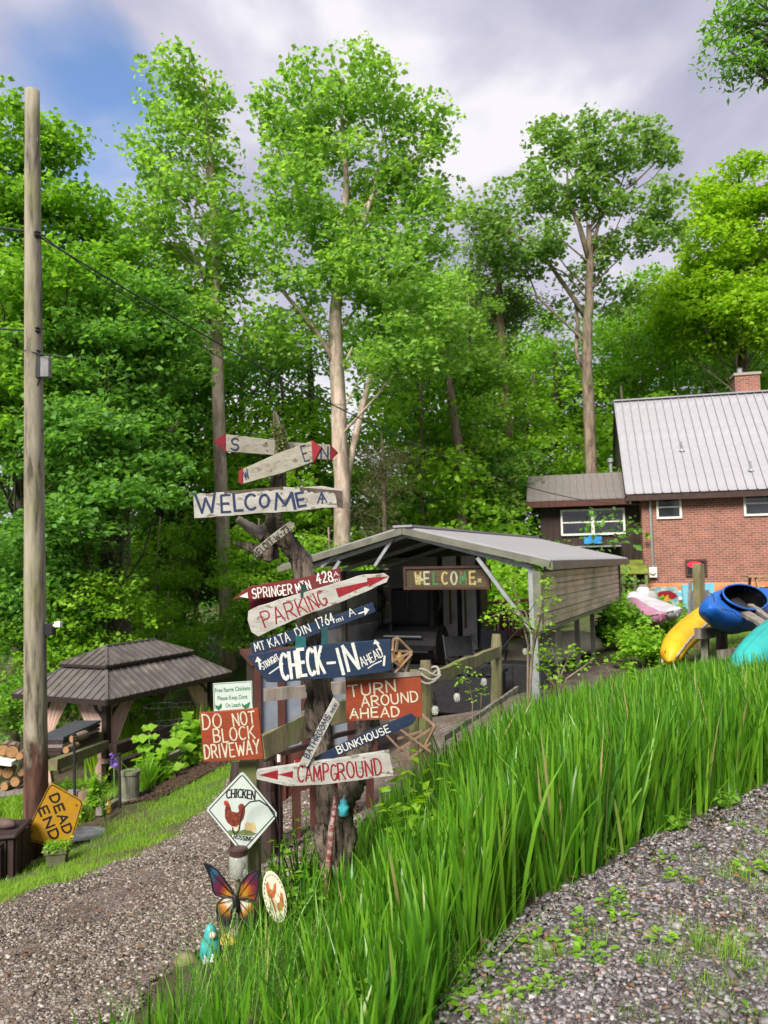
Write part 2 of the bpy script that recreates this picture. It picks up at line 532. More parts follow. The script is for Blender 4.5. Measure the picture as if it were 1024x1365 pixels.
def stones(name, pts, smin, smax, mat, label):
    n = len(pts)
    base = np.array([(i, j, k) for k in (-1, 1) for j in (-1, 1) for i in (-1, 1)], float) * .5
    V = base[None] + rng.uniform(-.22, .22, (n, 8, 3))
    s = (rng.power(0.6, n)[:, None] * (smax - smin) + smin) * np.where(rng.uniform(0, 1, (n, 1)) < .025, rng.uniform(1.3, 2.2, (n, 1)), 1)
    V = V * (s * np.c_[rng.uniform(.8, 1.3, n), rng.uniform(.6, 1.0, n), rng.uniform(.35, .75, n)])[:, None, :]
    a = rng.uniform(0, 6.28, n); tl = rng.normal(0, .35, n)
    ca, sa = np.cos(a), np.sin(a); ct, st = np.cos(tl), np.sin(tl)
    x, y, z = V[..., 0], V[..., 1], V[..., 2]
    y2 = y * ct[:, None] - z * st[:, None]; z2 = y * st[:, None] + z * ct[:, None]
    V = np.stack([x * ca[:, None] - y2 * sa[:, None], x * sa[:, None] + y2 * ca[:, None], z2], -1)
    z0 = TZ(pts[:, 0], pts[:, 1]) + .02 + .012 * (np.sin(pts[:, 0] * 5.1 + np.cos(pts[:, 1] * 3.3) * 2) + np.sin(pts[:, 1] * 6.7 + pts[:, 0] * 2.1))
    V += np.c_[pts, z0 + s[:, 0] * .12][:, None, :]
    q = np.array([(0, 2, 3, 1), (4, 5, 7, 6), (0, 1, 5, 4), (2, 6, 7, 3), (0, 4, 6, 2), (1, 3, 7, 5)])
    F = (q[None] + (np.arange(n) * 8)[:, None, None]).reshape(-1, 4)
    o = mesh_np(name, V.reshape(-1, 3), F, mat)
    return tag(o, label, 'gravel', kind='stuff')
def stonemat(name, stops):
    m, nt, b = newmat(name)
    g = nn(nt, 'ShaderNodeNewGeometry')
    c = ramp(nt, g.outputs['Random Per Island'], stops)
    f = noise(nt, coords(nt), 90, 4)
    c = mix(nt, .5, c, ramp(nt, f, [(.3, (.5, .5, .5)), (.7, (1, 1, 1))]), 'MULTIPLY')
    nt.links.new(c, b.inputs['Base Color']); b.inputs['Roughness'].default_value = .75
    return m
M['stone_low'] = stonemat('driveway_stone', [(0, (.05, .038, .029)), (.35, (.13, .103, .08)), (.7, (.22, .185, .152)), (.92, (.32, .28, .24)), (1, (.46, .42, .37))])
M['stone_up'] = stonemat('road_stone', [(0, (.045, .038, .035)), (.35, (.115, .10, .098)), (.62, (.205, .19, .195)), (.84, (.31, .29, .30)), (.93, (.22, .12, .08)), (1, (.46, .43, .42))])
DPOLY = [tuple(p) for p in polyline_resample([(-3.75, 3.0), (-3.2, 6.3), (-2.62, 8.3), (-2.35, 10.2), (-2.3, 12)], 20)] + \
        [tuple(p) for p in polyline_resample([(-.9, 9.5), (-.2, 7.0), (-.85, 5.6), (-1.15, 4.4), (-1.2, 2.6)], 20)]
stones('driveway_gravel', scatter(DPOLY, 60000, lambda x, y: np.clip((5.0 / np.maximum(y, 1)) ** 1.5, 0, 1) * np.clip(.62 + .5 * np.sin(x * 2.3 + y) * np.sin(y * 1.7 - x * 3) + .25 * np.sin(x * 7 + y * 3) * np.sin(y * 5) - .35 * np.exp(-((x + 2.35 + .12 * (y - 5)) / .22) ** 2), .12, 1)),
       .005, .021, M['stone_low'], 'loose brown and pale crushed stone covering the lower driveway')
UPOLY = [tuple(p) for p in polyline_resample([(-.2, 2.05), (-.03, 2.52), (.55, 3.58), (1.25, 4.33), (2.5, 5.38), (3.8, 6.3)], 24)] + [(4.3, 5.6), (2.6, 2.6), (1.4, 1.6)]
stones('road_gravel', scatter(UPOLY, 46000, lambda x, y: np.clip((3.6 / np.maximum(y, 1)) ** 1.2, 0, 1) * (.5 + .5 * (np.sin(x * 4.3 + y * 2) * np.sin(y * 3.7 - x * 2) > -.4))),
       .005, .020, M['stone_up'], 'loose blue grey stone chips covering the road at the lower right')

# ---------------------------------------------------------------- foliage builders
def rot_basis(n, up_bias, dirs=None):
    """random leaf frames: axis (length direction) and normal"""
    ax = rng.normal(0, 1, (n, 3)); ax[:, 2] = ax[:, 2] * .45 - .25
    if dirs is not None: ax = ax * .7 + dirs
    ax /= np.linalg.norm(ax, axis=1)[:, None]
    nr = rng.normal(0, 1, (n, 3)); nr[:, 2] = np.abs(nr[:, 2]) + up_bias
    nr -= ax * (nr * ax).sum(1)[:, None]
    nr /= np.linalg.norm(nr, axis=1)[:, None]
    sd_ = np.cross(nr, ax)
    return ax, nr, sd_
def leaves(pts, size, up_bias=.6, aspect=.75, fold=.12, dirs=None, notch=False):
    n = len(pts)
    ax, nr, sd_ = rot_basis(n, up_bias, dirs)
    s = (np.ones(n) * size * rng.uniform(.5, 1.45, n))[:, None]
    b0 = pts
    tip = pts + ax * s
    mid = pts + ax * s * .45
    l = mid + sd_ * s * aspect * .5 + nr * s * fold
    r = mid - sd_ * s * aspect * .5 + nr * s * fold
    V = np.stack([b0, l, tip, r], 1).reshape(-1, 3)
    k = (np.arange(n) * 4)[:, None, None]
    F = (np.array([(0, 2, 1), (0, 3, 2)])[None] + k).reshape(-1, 3)
    return V, F
def leaf_object(name, pts, size, mat, parent=None, **k):
    V, F = leaves(np.asarray(pts), size, **k)
    return mesh_np(name, V, F, mat, parent)
def clump_pts(centres, radii, per, flat=.5, shell=.35, droop=.12):
    """leaf positions in flattened lumps round centres"""
    out = []
    c = np.asarray(centres); r = np.asarray(radii)
    for i in range(len(c)):
        n = int(per * (r[i] ** 2)) + 6
        u = rng.normal(0, 1, (n, 3)); u /= np.linalg.norm(u, axis=1)[:, None]
        rr = rng.uniform(shell, 1, n) ** (1 / 2.)
        q = u * rr[:, None] * r[i]
        q *= (1 + .25 * np.sin(u[:, :1] * 5 + i) + .2 * np.cos(u[:, 1:2] * 7 + i * 2))
        q[:, 2] *= flat
        q[:, 2] -= droop * (q[:, 0] ** 2 + q[:, 1] ** 2) / max(r[i], .1)
        out.append(q + c[i])
    return np.vstack(out)
def branchy(mb, trunk_pts, trunk_r, centres, k=1.0, n=5, rmin=.012, every=3):
    """limbs from the trunk polyline up to each clump centre"""
    tp = np.array([tuple(p) for p in trunk_pts]); zs = tp[:, 2]
    H = zs[-1] - zs[0]
    for ci, c in enumerate(centres):
        if ci % every: continue
        c = np.array(c)
        hd = np.hypot(c[0] - np.interp(c[2], zs, tp[:, 0]), c[1] - np.interp(c[2], zs, tp[:, 1]))
        z = max(zs[0] + H * .25, min(zs[-1] - .2, c[2] - hd * random.uniform(.7, 1.5)))
        s = np.array([np.interp(z, zs, tp[:, 0]), np.interp(z, zs, tp[:, 1]), z])
        r0 = np.interp(z, zs, trunk_r) * .42 * k
        r0 = max(rmin * 1.5, min(r0, .015 + .012 * hd))
        m1 = s + (c - s) * .4 + np.array([random.uniform(-.15, .15) * hd, random.uniform(-.15, .15) * hd, random.uniform(-.05, .12) * hd])
        m2 = s + (c - s) * .75 + np.array([random.uniform(-.1, .1) * hd, random.uniform(-.1, .1) * hd, random.uniform(0, .1) * hd])
        mb.tube([s, m1, m2, c], [r0, r0 * .7, r0 * .45, rmin], n, cap=False)
def tree(name, label, trunk, radii, blobs, leafm, barkm, lsize=.15, per=260, flat=.55, crmin=.5, crmax=1.1,
         nclump=60, depth_r=2.5, group=None, extra_limbs=(), aspect=.75, up=.55, cat='tree', pts_extra=None, sides=9, every=3):
    """trunk: world points; blobs: (centre world, (rx,ry,rz), weight) ellipsoids that hold the foliage clumps"""
    base = Vector(trunk[0])
    root = thing(name, label, cat, base, group=group)
    tr = [Vector(p) - base for p in trunk]
    cs = []
    W = np.array([bq[2] for bq in blobs], float); W /= W.sum()
    for bq, w in zip(blobs, W):
        k = max(2, int(round(nclump * w)))
        u = rng.normal(0, 1, (k, 3)); u /= np.linalg.norm(u, axis=1)[:, None]
        u *= (rng.uniform(.15, 1, k) ** .45)[:, None]
        cs.append(u * np.array(bq[1]) + np.array(tuple(Vector(bq[0]) - base)))
    cs = np.vstack(cs)
    rr = rng.uniform(crmin, crmax, len(cs))
    mb = MB()
    tpts = []; trad = []
    for i in range(len(tr) - 1):
        for t in (0, .33, .66):
            p = tr[i].lerp(tr[i+1], t); q = .04 if 0 < i else 0
            tpts.append(p + Vector((random.uniform(-q, q), random.uniform(-q, q), 0))); trad.append(radii[i] * (1 - t) + radii[i+1] * t)
    tpts.append(tr[-1]); trad.append(radii[-1])
    trad[0] *= 1.25
    mb.tube(tpts, trad, sides, wob=.04)
    for lp, lr in extra_limbs:
        mb.tube([Vector(p) - base for p in lp], lr, 7, wob=.04)
    mb.build('trunk', barkm, root, smooth=True)
    mb2 = MB()
    branchy(mb2, tpts, trad, cs, every=every)
    mb2.build('branches', barkm, root, smooth=True)
    pts = clump_pts(cs, rr, per, flat)
    if pts_extra is not None: pts = np.vstack([pts, np.asarray(pts_extra) - np.array(tuple(base))])
    leaf_object('crown', pts, lsize, leafm, root, aspect=aspect, up_bias=up)
    return root
def pxblob(px, py, rx, ry, d, w=None, dz=None):
    """ellipsoid of foliage seen at photo pixel (px,py), half sizes in pixels, at depth d"""
    sx = rx * d / FPX; sz = ry * d / FPX
    return (P(px, py, d), (sx, dz or min(sx, 2.4), sz), w or rx * ry)
# ---------------------------------------------------------------- forest
def TP(*a):
    """trunk polyline from (px,py,d) triples; the first point is dropped to the terrain"""
    q = [P(*p) for p in a]
    q[0].z = tz(q[0].x, q[0].y) - .15
    return q
tree('poplar_tree', 'tall slender pale trunked poplar behind the gazebo, leftmost of the tall pale trunks', TP((304, 885, 25), (297, 680, 25), (290, 450, 25), (286, 300, 25), (270, 95, 25)),
     [.24, .22, .19, .14, .03], [pxblob(258, 112, 55, 42, 25), pxblob(240, 195, 78, 62, 25), pxblob(248, 290, 88, 60, 25), pxblob(225, 370, 50, 55, 25), pxblob(305, 340, 42, 60, 25), pxblob(275, 420, 55, 35, 25)],
     M['leaf_tulip'], M['bark_pale'], .175, 180, .55, .3, .78, 225, every=5)
tree('poplar_tree', 'largest central poplar with thick pale trunk and dark broken limb, above the carport', TP((453, 742, 25), (456, 640, 25), (448, 480, 25), (449, 380, 25), (462, 250, 25), (452, 95, 25)),
     [.29, .27, .24, .18, .10, .03], [pxblob(395, 150, 58, 62, 25), pxblob(470, 122, 72, 52, 25), pxblob(560, 175, 42, 58, 25), pxblob(440, 250, 105, 75, 25), pxblob(545, 290, 68, 90, 25.5), pxblob(400, 350, 72, 60, 24.5), pxblob(560, 430, 75, 75, 24.5), pxblob(500, 350, 80, 60, 24), pxblob(375, 440, 50, 40, 25), pxblob(520, 480, 45, 35, 24)],
     M['leaf_tulip'], M['bark_pale'], .175, 190, .5, .3, .85, 410, every=45,
     extra_limbs=[([P(447, 490, 25), P(438, 468, 24.9), P(415, 432, 24.6), P(385, 398, 24.5), P(366, 376, 24.3)], [.11, .1, .085, .06, .03]),
                  ([P(460, 660, 25), P(470, 600, 25.2), P(484, 540, 25.2), P(498, 490, 25.4), P(520, 430, 25.5)], [.13, .12, .10, .08, .04]),
                  ([P(452, 500, 25), P(462, 480, 25), P(470, 462, 25)], [.07, .05, .03]),
                  ([P(449, 400, 25), P(470, 340, 25), P(500, 250, 25), P(515, 160, 25)], [.12, .1, .06, .02])])
tree('oak_tree', 'open crowned oak with bare forked limbs left of the brick house', TP((788, 620, 31), (784, 520, 31), (784, 425, 31), (787, 360, 31), (785, 300, 31)),
     [.25, .22, .19, .15, .1], [pxblob(735, 190, 26, 32, 31), pxblob(775, 200, 45, 40, 31), pxblob(845, 190, 52, 34, 31), pxblob(880, 195, 22, 26, 31), pxblob(700, 255, 45, 38, 31), pxblob(648, 290, 34, 40, 30.5), pxblob(870, 262, 34, 26, 31), pxblob(800, 250, 45, 36, 31), pxblob(720, 320, 40, 28, 30.5), pxblob(855, 315, 30, 30, 31), pxblob(690, 350, 32, 24, 31), pxblob(800, 385, 70, 30, 32.5, 1300), pxblob(745, 275, 26, 24, 31.3), pxblob(820, 330, 26, 22, 31.3), pxblob(660, 330, 34, 26, 30.8), pxblob(880, 300, 26, 26, 31.5)],
     M['leaf_oak'], M['bark_brown'], .2, 190, .6, .3, .85, 200, every=14,
     extra_limbs=[([P(783, 428, 31), P(765, 398, 31), P(735, 355, 30.8), P(705, 325, 30.6), P(668, 300, 30.5), P(640, 275, 30.5)], [.10, .095, .08, .06, .045, .02]),
                  ([P(786, 350, 31), P(772, 300, 31), P(758, 270, 31), P(755, 210, 31)], [.12, .1, .07, .02]),
                  ([P(786, 345, 31), P(800, 290, 31), P(815, 265, 31), P(845, 245, 31), P(876, 215, 31)], [.085, .07, .055, .04, .02]),
                  ([P(800, 290, 31), P(796, 240, 31), P(800, 190, 31)], [.06, .045, .02]),
                  ([P(784, 500, 31), P(768, 470, 31.2), P(770, 430, 31.3), P(767, 400, 31.3)], [.1, .1, .08, .06])])
tree('maple_tree', 'bright yellow green maple rising behind the roof of the brick house', TP((1000, 700, 36), (995, 560, 36), (985, 400, 36), (985, 230, 36)),
     [.3, .27, .18, .04], [pxblob(985, 255, 52, 40, 36), pxblob(955, 330, 62, 55, 36), pxblob(1030, 300, 55, 70, 36), pxblob(935, 415, 62, 55, 36), pxblob(1010, 420, 70, 60, 35)],
     M['leaf_yellow'], M['bark_brown'], .2, 230, .45, .5, 1.15, 240)
tree('maple_tree', 'dark green maple filling the left edge behind the utility pole', TP((20, 960, 21), (28, 760, 21), (32, 500, 21), (30, 200, 21)),
     [.26, .24, .18, .04], [pxblob(25, 180, 62, 48, 21), pxblob(-30, 300, 90, 120, 21), pxblob(95, 270, 55, 60, 21), pxblob(60, 380, 90, 70, 20), pxblob(150, 360, 50, 50, 21.5), pxblob(10, 520, 80, 100, 19.5)],
     M['leaf_maple'], M['bark_dark'], .155, 230, .36, .4, .9, 330)
tree('maple_tree', 'dark trunked maple with drooping layered boughs right of the utility pole', TP((158, 900, 20), (154, 700, 20), (150, 560, 20), (140, 380, 20)),
     [.40, .36, .24, .08], [pxblob(130, 470, 95, 60, 20), pxblob(200, 470, 55, 75, 20.5), pxblob(110, 590, 90, 60, 19), pxblob(205, 570, 40, 60, 20), pxblob(90, 700, 80, 50, 18.5), pxblob(180, 640, 60, 40, 18.5), pxblob(30, 790, 70, 60, 18.5), pxblob(170, 400, 60, 40, 20)],
     M['leaf_dark'], M['bark_dark'], .15, 230, .34, .4, .9, 320,
     extra_limbs=[([P(152, 700, 20), P(128, 678, 19.6), P(95, 655, 19.2), P(82, 640, 19)], [.12, .1, .07, .03]), ([P(152, 660, 20), P(200, 610, 19.8), P(238, 560, 19.6)], [.1, .08, .03])])
tree('pine_tree', 'pine with straight orange brown trunk between the oak and the central poplar', TP((684, 700, 33), (679, 600, 33), (671, 500, 33), (667, 430, 33), (662, 300, 33)),
     [.26, .24, .2, .17, .05], [pxblob(660, 330, 40, 45, 33), pxblob(640, 400, 50, 35, 33), pxblob(700, 420, 40, 40, 33.5)],
     M['leaf_pine'], M['bark_pine'], .2, 230, .45, .5, 1.1, 70, aspect=.16)
tree('hemlock_tree', 'half bare brownish hemlock left of the carport gable', TP((514, 740, 26), (512, 660, 26), (508, 575, 26)),
     [.09, .07, .02], [pxblob(512, 640, 48, 60, 26), pxblob(540, 600, 30, 20, 26.5), pxblob(490, 690, 40, 30, 26)],
     M['leaf_brown'], M['bark_brown'], .12, 260, .3, .4, .9, 60, aspect=.14)
tree('hemlock_tree', 'thin dry hemlock standing to the right of the leftmost pale trunk', TP((262, 880, 27), (260, 780, 27), (255, 690, 27)),
     [.08, .06, .02], [pxblob(258, 740, 36, 62, 27)], M['leaf_brown'], M['bark_brown'], .12, 260, .3, .4, .8, 40, aspect=.16)
# overhanging branch of a near tree that stands right of the frame
tree('walnut_tree', 'dark leafy bough hanging into the top right corner of the sky', [Vector((8.6, 7.5, -.2)), Vector((8.5, 7.6, 3)), Vector((8.2, 7.6, 6)), Vector((7.6, 7.4, 8.5))],
     [.22, .2, .16, .05], [pxblob(1000, 18, 46, 20, 9, 7), pxblob(985, 75, 20, 14, 9, 3), pxblob(1045, 60, 30, 40, 9, 6), (Vector((8.2, 7.4, 8.2)), (2.2, 2.2, 1.6), 30)],
     M['leaf_dark'], M['bark_dark'], .085, 520, .5, .22, .42, 110, aspect=.38,
     extra_limbs=[([Vector((8.3, 7.6, 5.2)), P(1120, 40, 8.4), P(1040, 20, 8.8), P(990, 40, 9)], [.09, .05, .03, .012])])

# generic woodland trees: four crowns, copied
def woodland(kind, leafm, barkm, H, blobs, lsize, per, ncl, r0, flat, cr):
    return tree(kind, 'woodland tree', [Vector((0, 0, 0)), Vector((.1, .1, H * .3)), Vector((-.1, .15, H * .6)), Vector((.1, 0, H * .97))], [r0, r0 * .85, r0 * .6, .03],
                blobs, leafm, barkm, lsize, per, flat, cr[0], cr[1], ncl)
def vb(x, y, z, rx, rz, w=1): return (Vector((x, y, z)), (rx, rx, rz), w)
wA = woodland('beech_tree', M['leaf_maple'], M['bark_brown'], 17, [vb(0, 0, 13.5, 3.0, 3.2, 3), vb(.8, .3, 9.5, 3.6, 3.0, 3), vb(-.6, -.4, 6, 3.4, 2.2, 2)], .19, 140, 130, .2, .45, (.7, 1.4))
wB = woodland('poplar_tree', M['leaf_tulip'], M['bark_brown'], 19, [vb(0, 0, 15.5, 2.4, 3.4, 3), vb(.5, .3, 11, 2.6, 2.8, 2), vb(-.8, -.4, 7.5, 1.8, 1.8, 1)], .21, 140, 100, .22, .6, (.6, 1.2))
wC = woodland('maple_tree', M['leaf_dark'], M['bark_dark'], 13, [vb(0, 0, 9.5, 3.2, 3.2, 3), vb(.8, .6, 5.5, 3.4, 2.6, 3), vb(-1, -.4, 3, 2.8, 1.5, 1)], .18, 150, 120, .18, .42, (.7, 1.3))
wD = woodland('maple_sapling', M['leaf_bright'], M['bark_brown'], 6, [vb(0, 0, 4.2, 1.7, 1.6, 3), vb(.5, .3, 2.4, 1.8, 1.1, 2)], .12, 300, 60, .06, .4, (.4, .8))
spots = [
 (wA, 245, 31, .82, 1.7, 'mid green beech filling the gap between the leftmost pale trunk and the dark maple'),
 (wD, 362, 28.5, 1.7, 1.2, 'large bright sapling rising right of the leftmost pale trunk'),
 (wD, 385, 29, 1.8, 3.9, 'large bright sapling behind the welcome board'),
 (wB, 640, 30, .72, 2.2, 'small poplar in front of the pine trunk'),
 (wD, 565, 29, 1.7, 5.6, 'large bright sapling right of the central poplar'),
 (wD, 720, 34, 1.9, .6, 'large bright sapling left of the oak trunk'),
 (wD, 845, 35, 1.7, 2.7, 'large bright sapling behind the roof edge of the brick house'),
 (wA, 950, 46, 1.2, 3.1, 'beech far behind the chimney of the brick house'),
 (wB, 130, 27, .85, 5.5, 'poplar top showing above the dark trunked maple'),
 (wD, 78, 18.5, .8, 1.5, 'bright sapling just left of the utility pole foot'),
 (wD, 120, 19, .95, 4.5, 'bright sapling between the utility pole and the gazebo roof'),
 # variant, px, depth, scale, rot, label
 (wC, 330, 30, 1.1, 1.3, 'dark maple low behind the compass arrow signs'),
 (wC, 565, 33, 1.15, 2.3, 'dark green maple low behind the ridge of the carport'),
 (wA, 610, 36, 1.05, 4.0, 'beech with dark leaning trunk behind the carport roof'),
 (wB, 700, 44, 1.0, 1.0, 'thin poplar far back between the pine and the oak'),
 (wA, 755, 40, .85, 5.0, 'beech far back just left of the oak trunk'),
 (wB, 600, 42, 1.05, .0, 'poplar behind the right flank of the central poplar'),
 (wA, 860, 39, 1.0, 2.0, 'mid green beech directly behind the left end of the house roof'),
 (wC, 905, 42, 1.2, 3.3, 'dark maple behind the middle of the house roof'),
 (wA, 1045, 44, 1.1, 1.1, 'beech at the right edge behind the chimney'),
 (wC, 215, 30, 1.1, .8, 'dark maple behind the gazebo roof'),
 (wC, 70, 28, 1.2, 2.8, 'dark maple behind the utility pole, low down'),
 (wC, -40, 24, 1.2, 4.8, 'dark maple cut by the left edge of the frame'),
 (wA, 190, 38, 1.15, 4.4, 'beech far back left of the leftmost pale trunk'),
 (wC, 660, 31, .62, 1.9, 'small dark maple between the pine trunk and the annex'),
 (wD, 222, 22.5, .62, .2, 'bright green maple sapling leaning over the gazebo roof'),
 (wD, 215, 25.5, .98, 2.0, 'taller bright maple sapling behind the one over the gazebo'),
 (wD, 600, 24, .62, 1.0, 'low bright sapling showing above the middle of the carport roof'),
 (wD, 650, 26, .5, 3.0, 'bright sapling between the carport roof and the annex'),
 (wD, 800, 33, 1.15, 4.2, 'pale green sapling peeking out above the annex roof'),
 (wD, 440, 23, .8, 5.2, 'bright sapling behind the springer mountain arrow'),
 (wD, 345, 23, .9, .9, 'bright sapling behind the parking board'),
 (wC, 30, 18.5, .5, .4, 'small dark maple low beside the foot of the utility pole'),
]
spots[-3] = (wD, 440, 23, .8, 5.2, 'bright sapling just left of the carport gable eave')
_used = set()
for src, px, d, s, rz, lab in spots:
    q = ground_at(px, d)
    q.z -= .1
    if src.name in _used:
        dup(src, q, rz, lab, s)
    else:
        _used.add(src.name)
        src.location = q; src.rotation_euler = (0, 0, rz); src.scale = (s,) * 3
        src['label'] = lab
for o in list(scene.objects):
    if o.get('category') == 'tree': o['group'] = 'trees of the wood behind the campground'

# a few bare thin trunks
def trunk_only(lab, pts, rad, bark):
    q = TP(*pts)
    root = thing('tree', lab, 'tree', q[0], group='trees of the wood behind the campground')
    mb = MB(); mb.tube([v - q[0] for v in q], rad, 8, wob=.05); mb.build('trunk', bark, root, smooth=True)
    cs = [np.array(tuple(q[-1] - q[0])) + rng.normal(0, .9, 3) for _ in range(10)]
    leaf_object('crown', clump_pts(cs, rng.uniform(.5, 1, 10), 160, .5), .17, M['leaf_maple'], root)
trunk_only('dark thin trunk left of the thick pale poplar trunk', [(427, 740, 29), (422, 640, 29), (417, 560, 29), (411, 450, 29)], [.17, .16, .14, .1], M['bark_dark'])
trunk_only('dark brown trunk leaning left behind the carport ridge', [(619, 700, 28), (612, 600, 28), (603, 540, 28), (598, 500, 28)], [.22, .19, .16, .1], M['bark_brown'])
trunk_only('thin grey trunk right of the pine', [(744, 660, 38), (742, 560, 38), (739, 470, 38)], [.14, .12, .09], M['bark_dark'])

# far wood: one mass
ctr = []
for _ in range(110):
    a = rng.uniform(-48, 48); dd = rng.uniform(48, 75)
    x = math.tan(R_(a)) * dd
    hmax = 8.5 + 2.5 * math.sin(a * .35) + 2 * math.sin(a * .9)
    ctr.append((x, dd, rng.uniform(-1, hmax) * rng.uniform(.5, 1) ** .3))
V_, F_ = leaves(clump_pts(ctr, rng.uniform(1.6, 3.2, len(ctr)), 42, .7), .42)
tag(mesh_np('far_wood', V_, F_, M['leaf_dark']), 'far mass of dark green woodland behind all the single trees', 'woodland', kind='stuff')
ctr = []
for _ in range(150):
    dd = rng.uniform(26, 46); x = rng.uniform(-.62, .3) * dd
    ctr.append((x, dd, tz(x, dd) + rng.uniform(.2, 3.2)))
V_, F_ = leaves(clump_pts(ctr, rng.uniform(.9, 1.8, len(ctr)), 90, .6), .2)
tag(mesh_np('undergrowth', V_, F_, M['leaf_dark']), 'dark undergrowth covering the floor of the wood', 'undergrowth', kind='stuff')

# ---------------------------------------------------------------- strap-leaved bed
BED = [(-1.15, 2.35), (-.3, 1.85), (-.03, 2.5), (.54, 3.56), (1.24, 4.32), (2.5, 5.37), (5.2, 7.15), (9, 9.6), (9, 13), (5.0, 11.4), (3.1, 9.9), (1.5, 8.3), (.2, 7.0), (-.55, 5.7), (-.85, 4.9), (-.95, 4.0)]
def blades(pts, hmin, hmax, wid, nper, spread, seg=4, hfun=None, lean=.35):
    n = len(pts) * nper
    c = np.repeat(pts, nper, 0) + rng.normal(0, spread, (n, 2))
    h = rng.uniform(hmin, hmax, n)
    if hfun is not None: h = np.maximum(h * hfun(c[:, 0], c[:, 1]), .05)
    az = rng.uniform(0, 6.283, n)
    ln = np.abs(rng.normal(0, lean, n)) + .04
    drp = rng.uniform(.0, .5, n) ** 2.8 * 5
    z0 = TZ(c[:, 0], c[:, 1]) - .01
    dirx, diry = np.cos(az), np.sin(az)
    fa = az + rng.normal(1.57, .5, n)
    wx, wy = np.cos(fa), np.sin(fa)
    ts = np.linspace(0, 1, seg + 1)
    V = np.zeros((n, seg + 1, 2, 3))
    for j, t in enumerate(ts):
        out = h * (ln * t + .30 * drp * t ** 3)
        z = z0 + h * (t - .16 * drp * t ** 4) * np.sqrt(np.clip(1 - (ln * .8) ** 2, .3, 1))
        w = wid * (.75 + .5 * t) * (1 - t ** 2.6) * rng.uniform(.95, 1.05, n) * (.7 + h * .6) + .0006
        for sgn, s_ in ((0, -1), (1, 1)):
            V[:, j, sgn, 0] = c[:, 0] + dirx * out + s_ * wx * w * .5
            V[:, j, sgn, 1] = c[:, 1] + diry * out + s_ * wy * w * .5
            V[:, j, sgn, 2] = z
    b = (np.arange(n) * (seg + 1) * 2)[:, None, None]
    q = np.array([(2*j, 2*j+1, 2*j+3, 2*j+2) for j in range(seg)])
    return V.reshape(-1, 3), (q[None] + b).reshape(-1, 4)
def bed_h(x, y):
    # the bed gets lower towards its far side
    k = np.interp(x / np.maximum(y, 1), [-.3, 0, .086, .2, .38, .5, 1], [.325, .272, .20, .155, .128, .116, .10])
    lim = np.clip(1.6 - k * y - TZ(x, y), .06, 2) / .92
    return np.minimum(bed_h0(x, y), lim * rng.uniform(.82, 1.08, len(x)))
def bed_h0(x, y):
    # lower at the left end round the sign post
    return np.clip(.40 + .54 * np.clip((x + .15) / .8, 0, 1) + .06 * np.sin(x * 3 + y * 2), .34, 1.05)
bp = scatter(BED, 2700, lambda x, y: np.clip(5.2 / np.maximum(y, 2.5), .3, 1) * np.clip(.55 + .45 * (x > -.4), 0, 1) * (1 - .8 * ((x < -.1) & (y > 3.6) & (y < 6) & (x > -.7))) * (1 - .9 * ((x < -.32) & (y < 4.4) & (y > 3.0))))
V_, F_ = blades(bp, .42, .92, .0195, 10, .026, hfun=bed_h, lean=.16)
tag(mesh_np('iris_leaves', V_, F_, M['grass'], smooth=True), 'dense bed of long green strap shaped iris leaves along the road', 'iris bed', kind='stuff')
bp2 = scatter(BED, 9000, lambda x, y: np.clip(4.0 / np.maximum(y, 2), .1, 1))
V_, F_ = blades(bp2, .12, .35, .006, 2, .03, seg=3, lean=.6)
tag(mesh_np('low_grass', V_, F_, M['grass'], smooth=True), 'short fine grass growing under the iris leaves', 'grass', kind='stuff')
# sprigs of grass creeping onto the road edge
EDGE = [(-.3, 1.7), (.1, 2.2), (.55, 3.1), (1.3, 4.0), (2.6, 5.1), (5.2, 7.0), (5.2, 6.6), (2.9, 4.7), (1.9, 3.5), (1.0, 2.4), (.5, 1.9)]
ep = scatter(EDGE, 1500, lambda x, y: np.clip(1.1 - 2.2 * (x - .55 * y + 1.35), .04, 1) * (np.sin(x * 19 + y * 7) + np.sin(y * 23 - x * 11) + np.sin(x * 5 - y * 4 + 1) + np.sin(x * 41 + y * 37) * .6 > .9))
V_, F_ = blades(ep, .03, .10, .0035, 7, .02, seg=2, lean=.9)
tag(mesh_np('edge_grass', V_, F_, M['lawn'], smooth=True), 'thin sprigs of light green grass along the gravel edge', 'grass', kind='stuff')
wp_ = scatter(EDGE, 330, lambda x, y: np.clip(1.1 - 2.2 * (x - .55 * y + 1.35), .03, 1) * (np.sin(x * 13 + y * 9) + np.sin(y * 17 - x * 8) > .1))
wc = np.repeat(wp_, 9, 0); wa = rng.uniform(0, 6.28, len(wc)); wr = rng.uniform(.004, .03, len(wc))
wq = np.c_[wc[:, 0] + np.cos(wa) * wr, wc[:, 1] + np.sin(wa) * wr, TZ(wc[:, 0], wc[:, 1]) + .03 + rng.uniform(.0, .035, len(wc))]
V_, F_ = leaves(wq, .026, up_bias=2.2, aspect=.7, dirs=np.c_[np.cos(wa), np.sin(wa), np.full(len(wa), .2)] * 1.4)
tag(mesh_np('edge_weeds', V_, F_, M['leaf_maple']), 'tiny broad leaved weeds and clover spreading from the bed into the road gravel', 'ground cover', kind='stuff')
lt_ = scatter(UPOLY, 900); la = rng.uniform(0, 6.28, 900)
V_, F_ = leaves(np.c_[lt_, TZ(lt_[:, 0], lt_[:, 1]) + .045], .03, up_bias=3, aspect=.45, dirs=np.c_[np.cos(la), np.sin(la), np.zeros(900)] * 2)
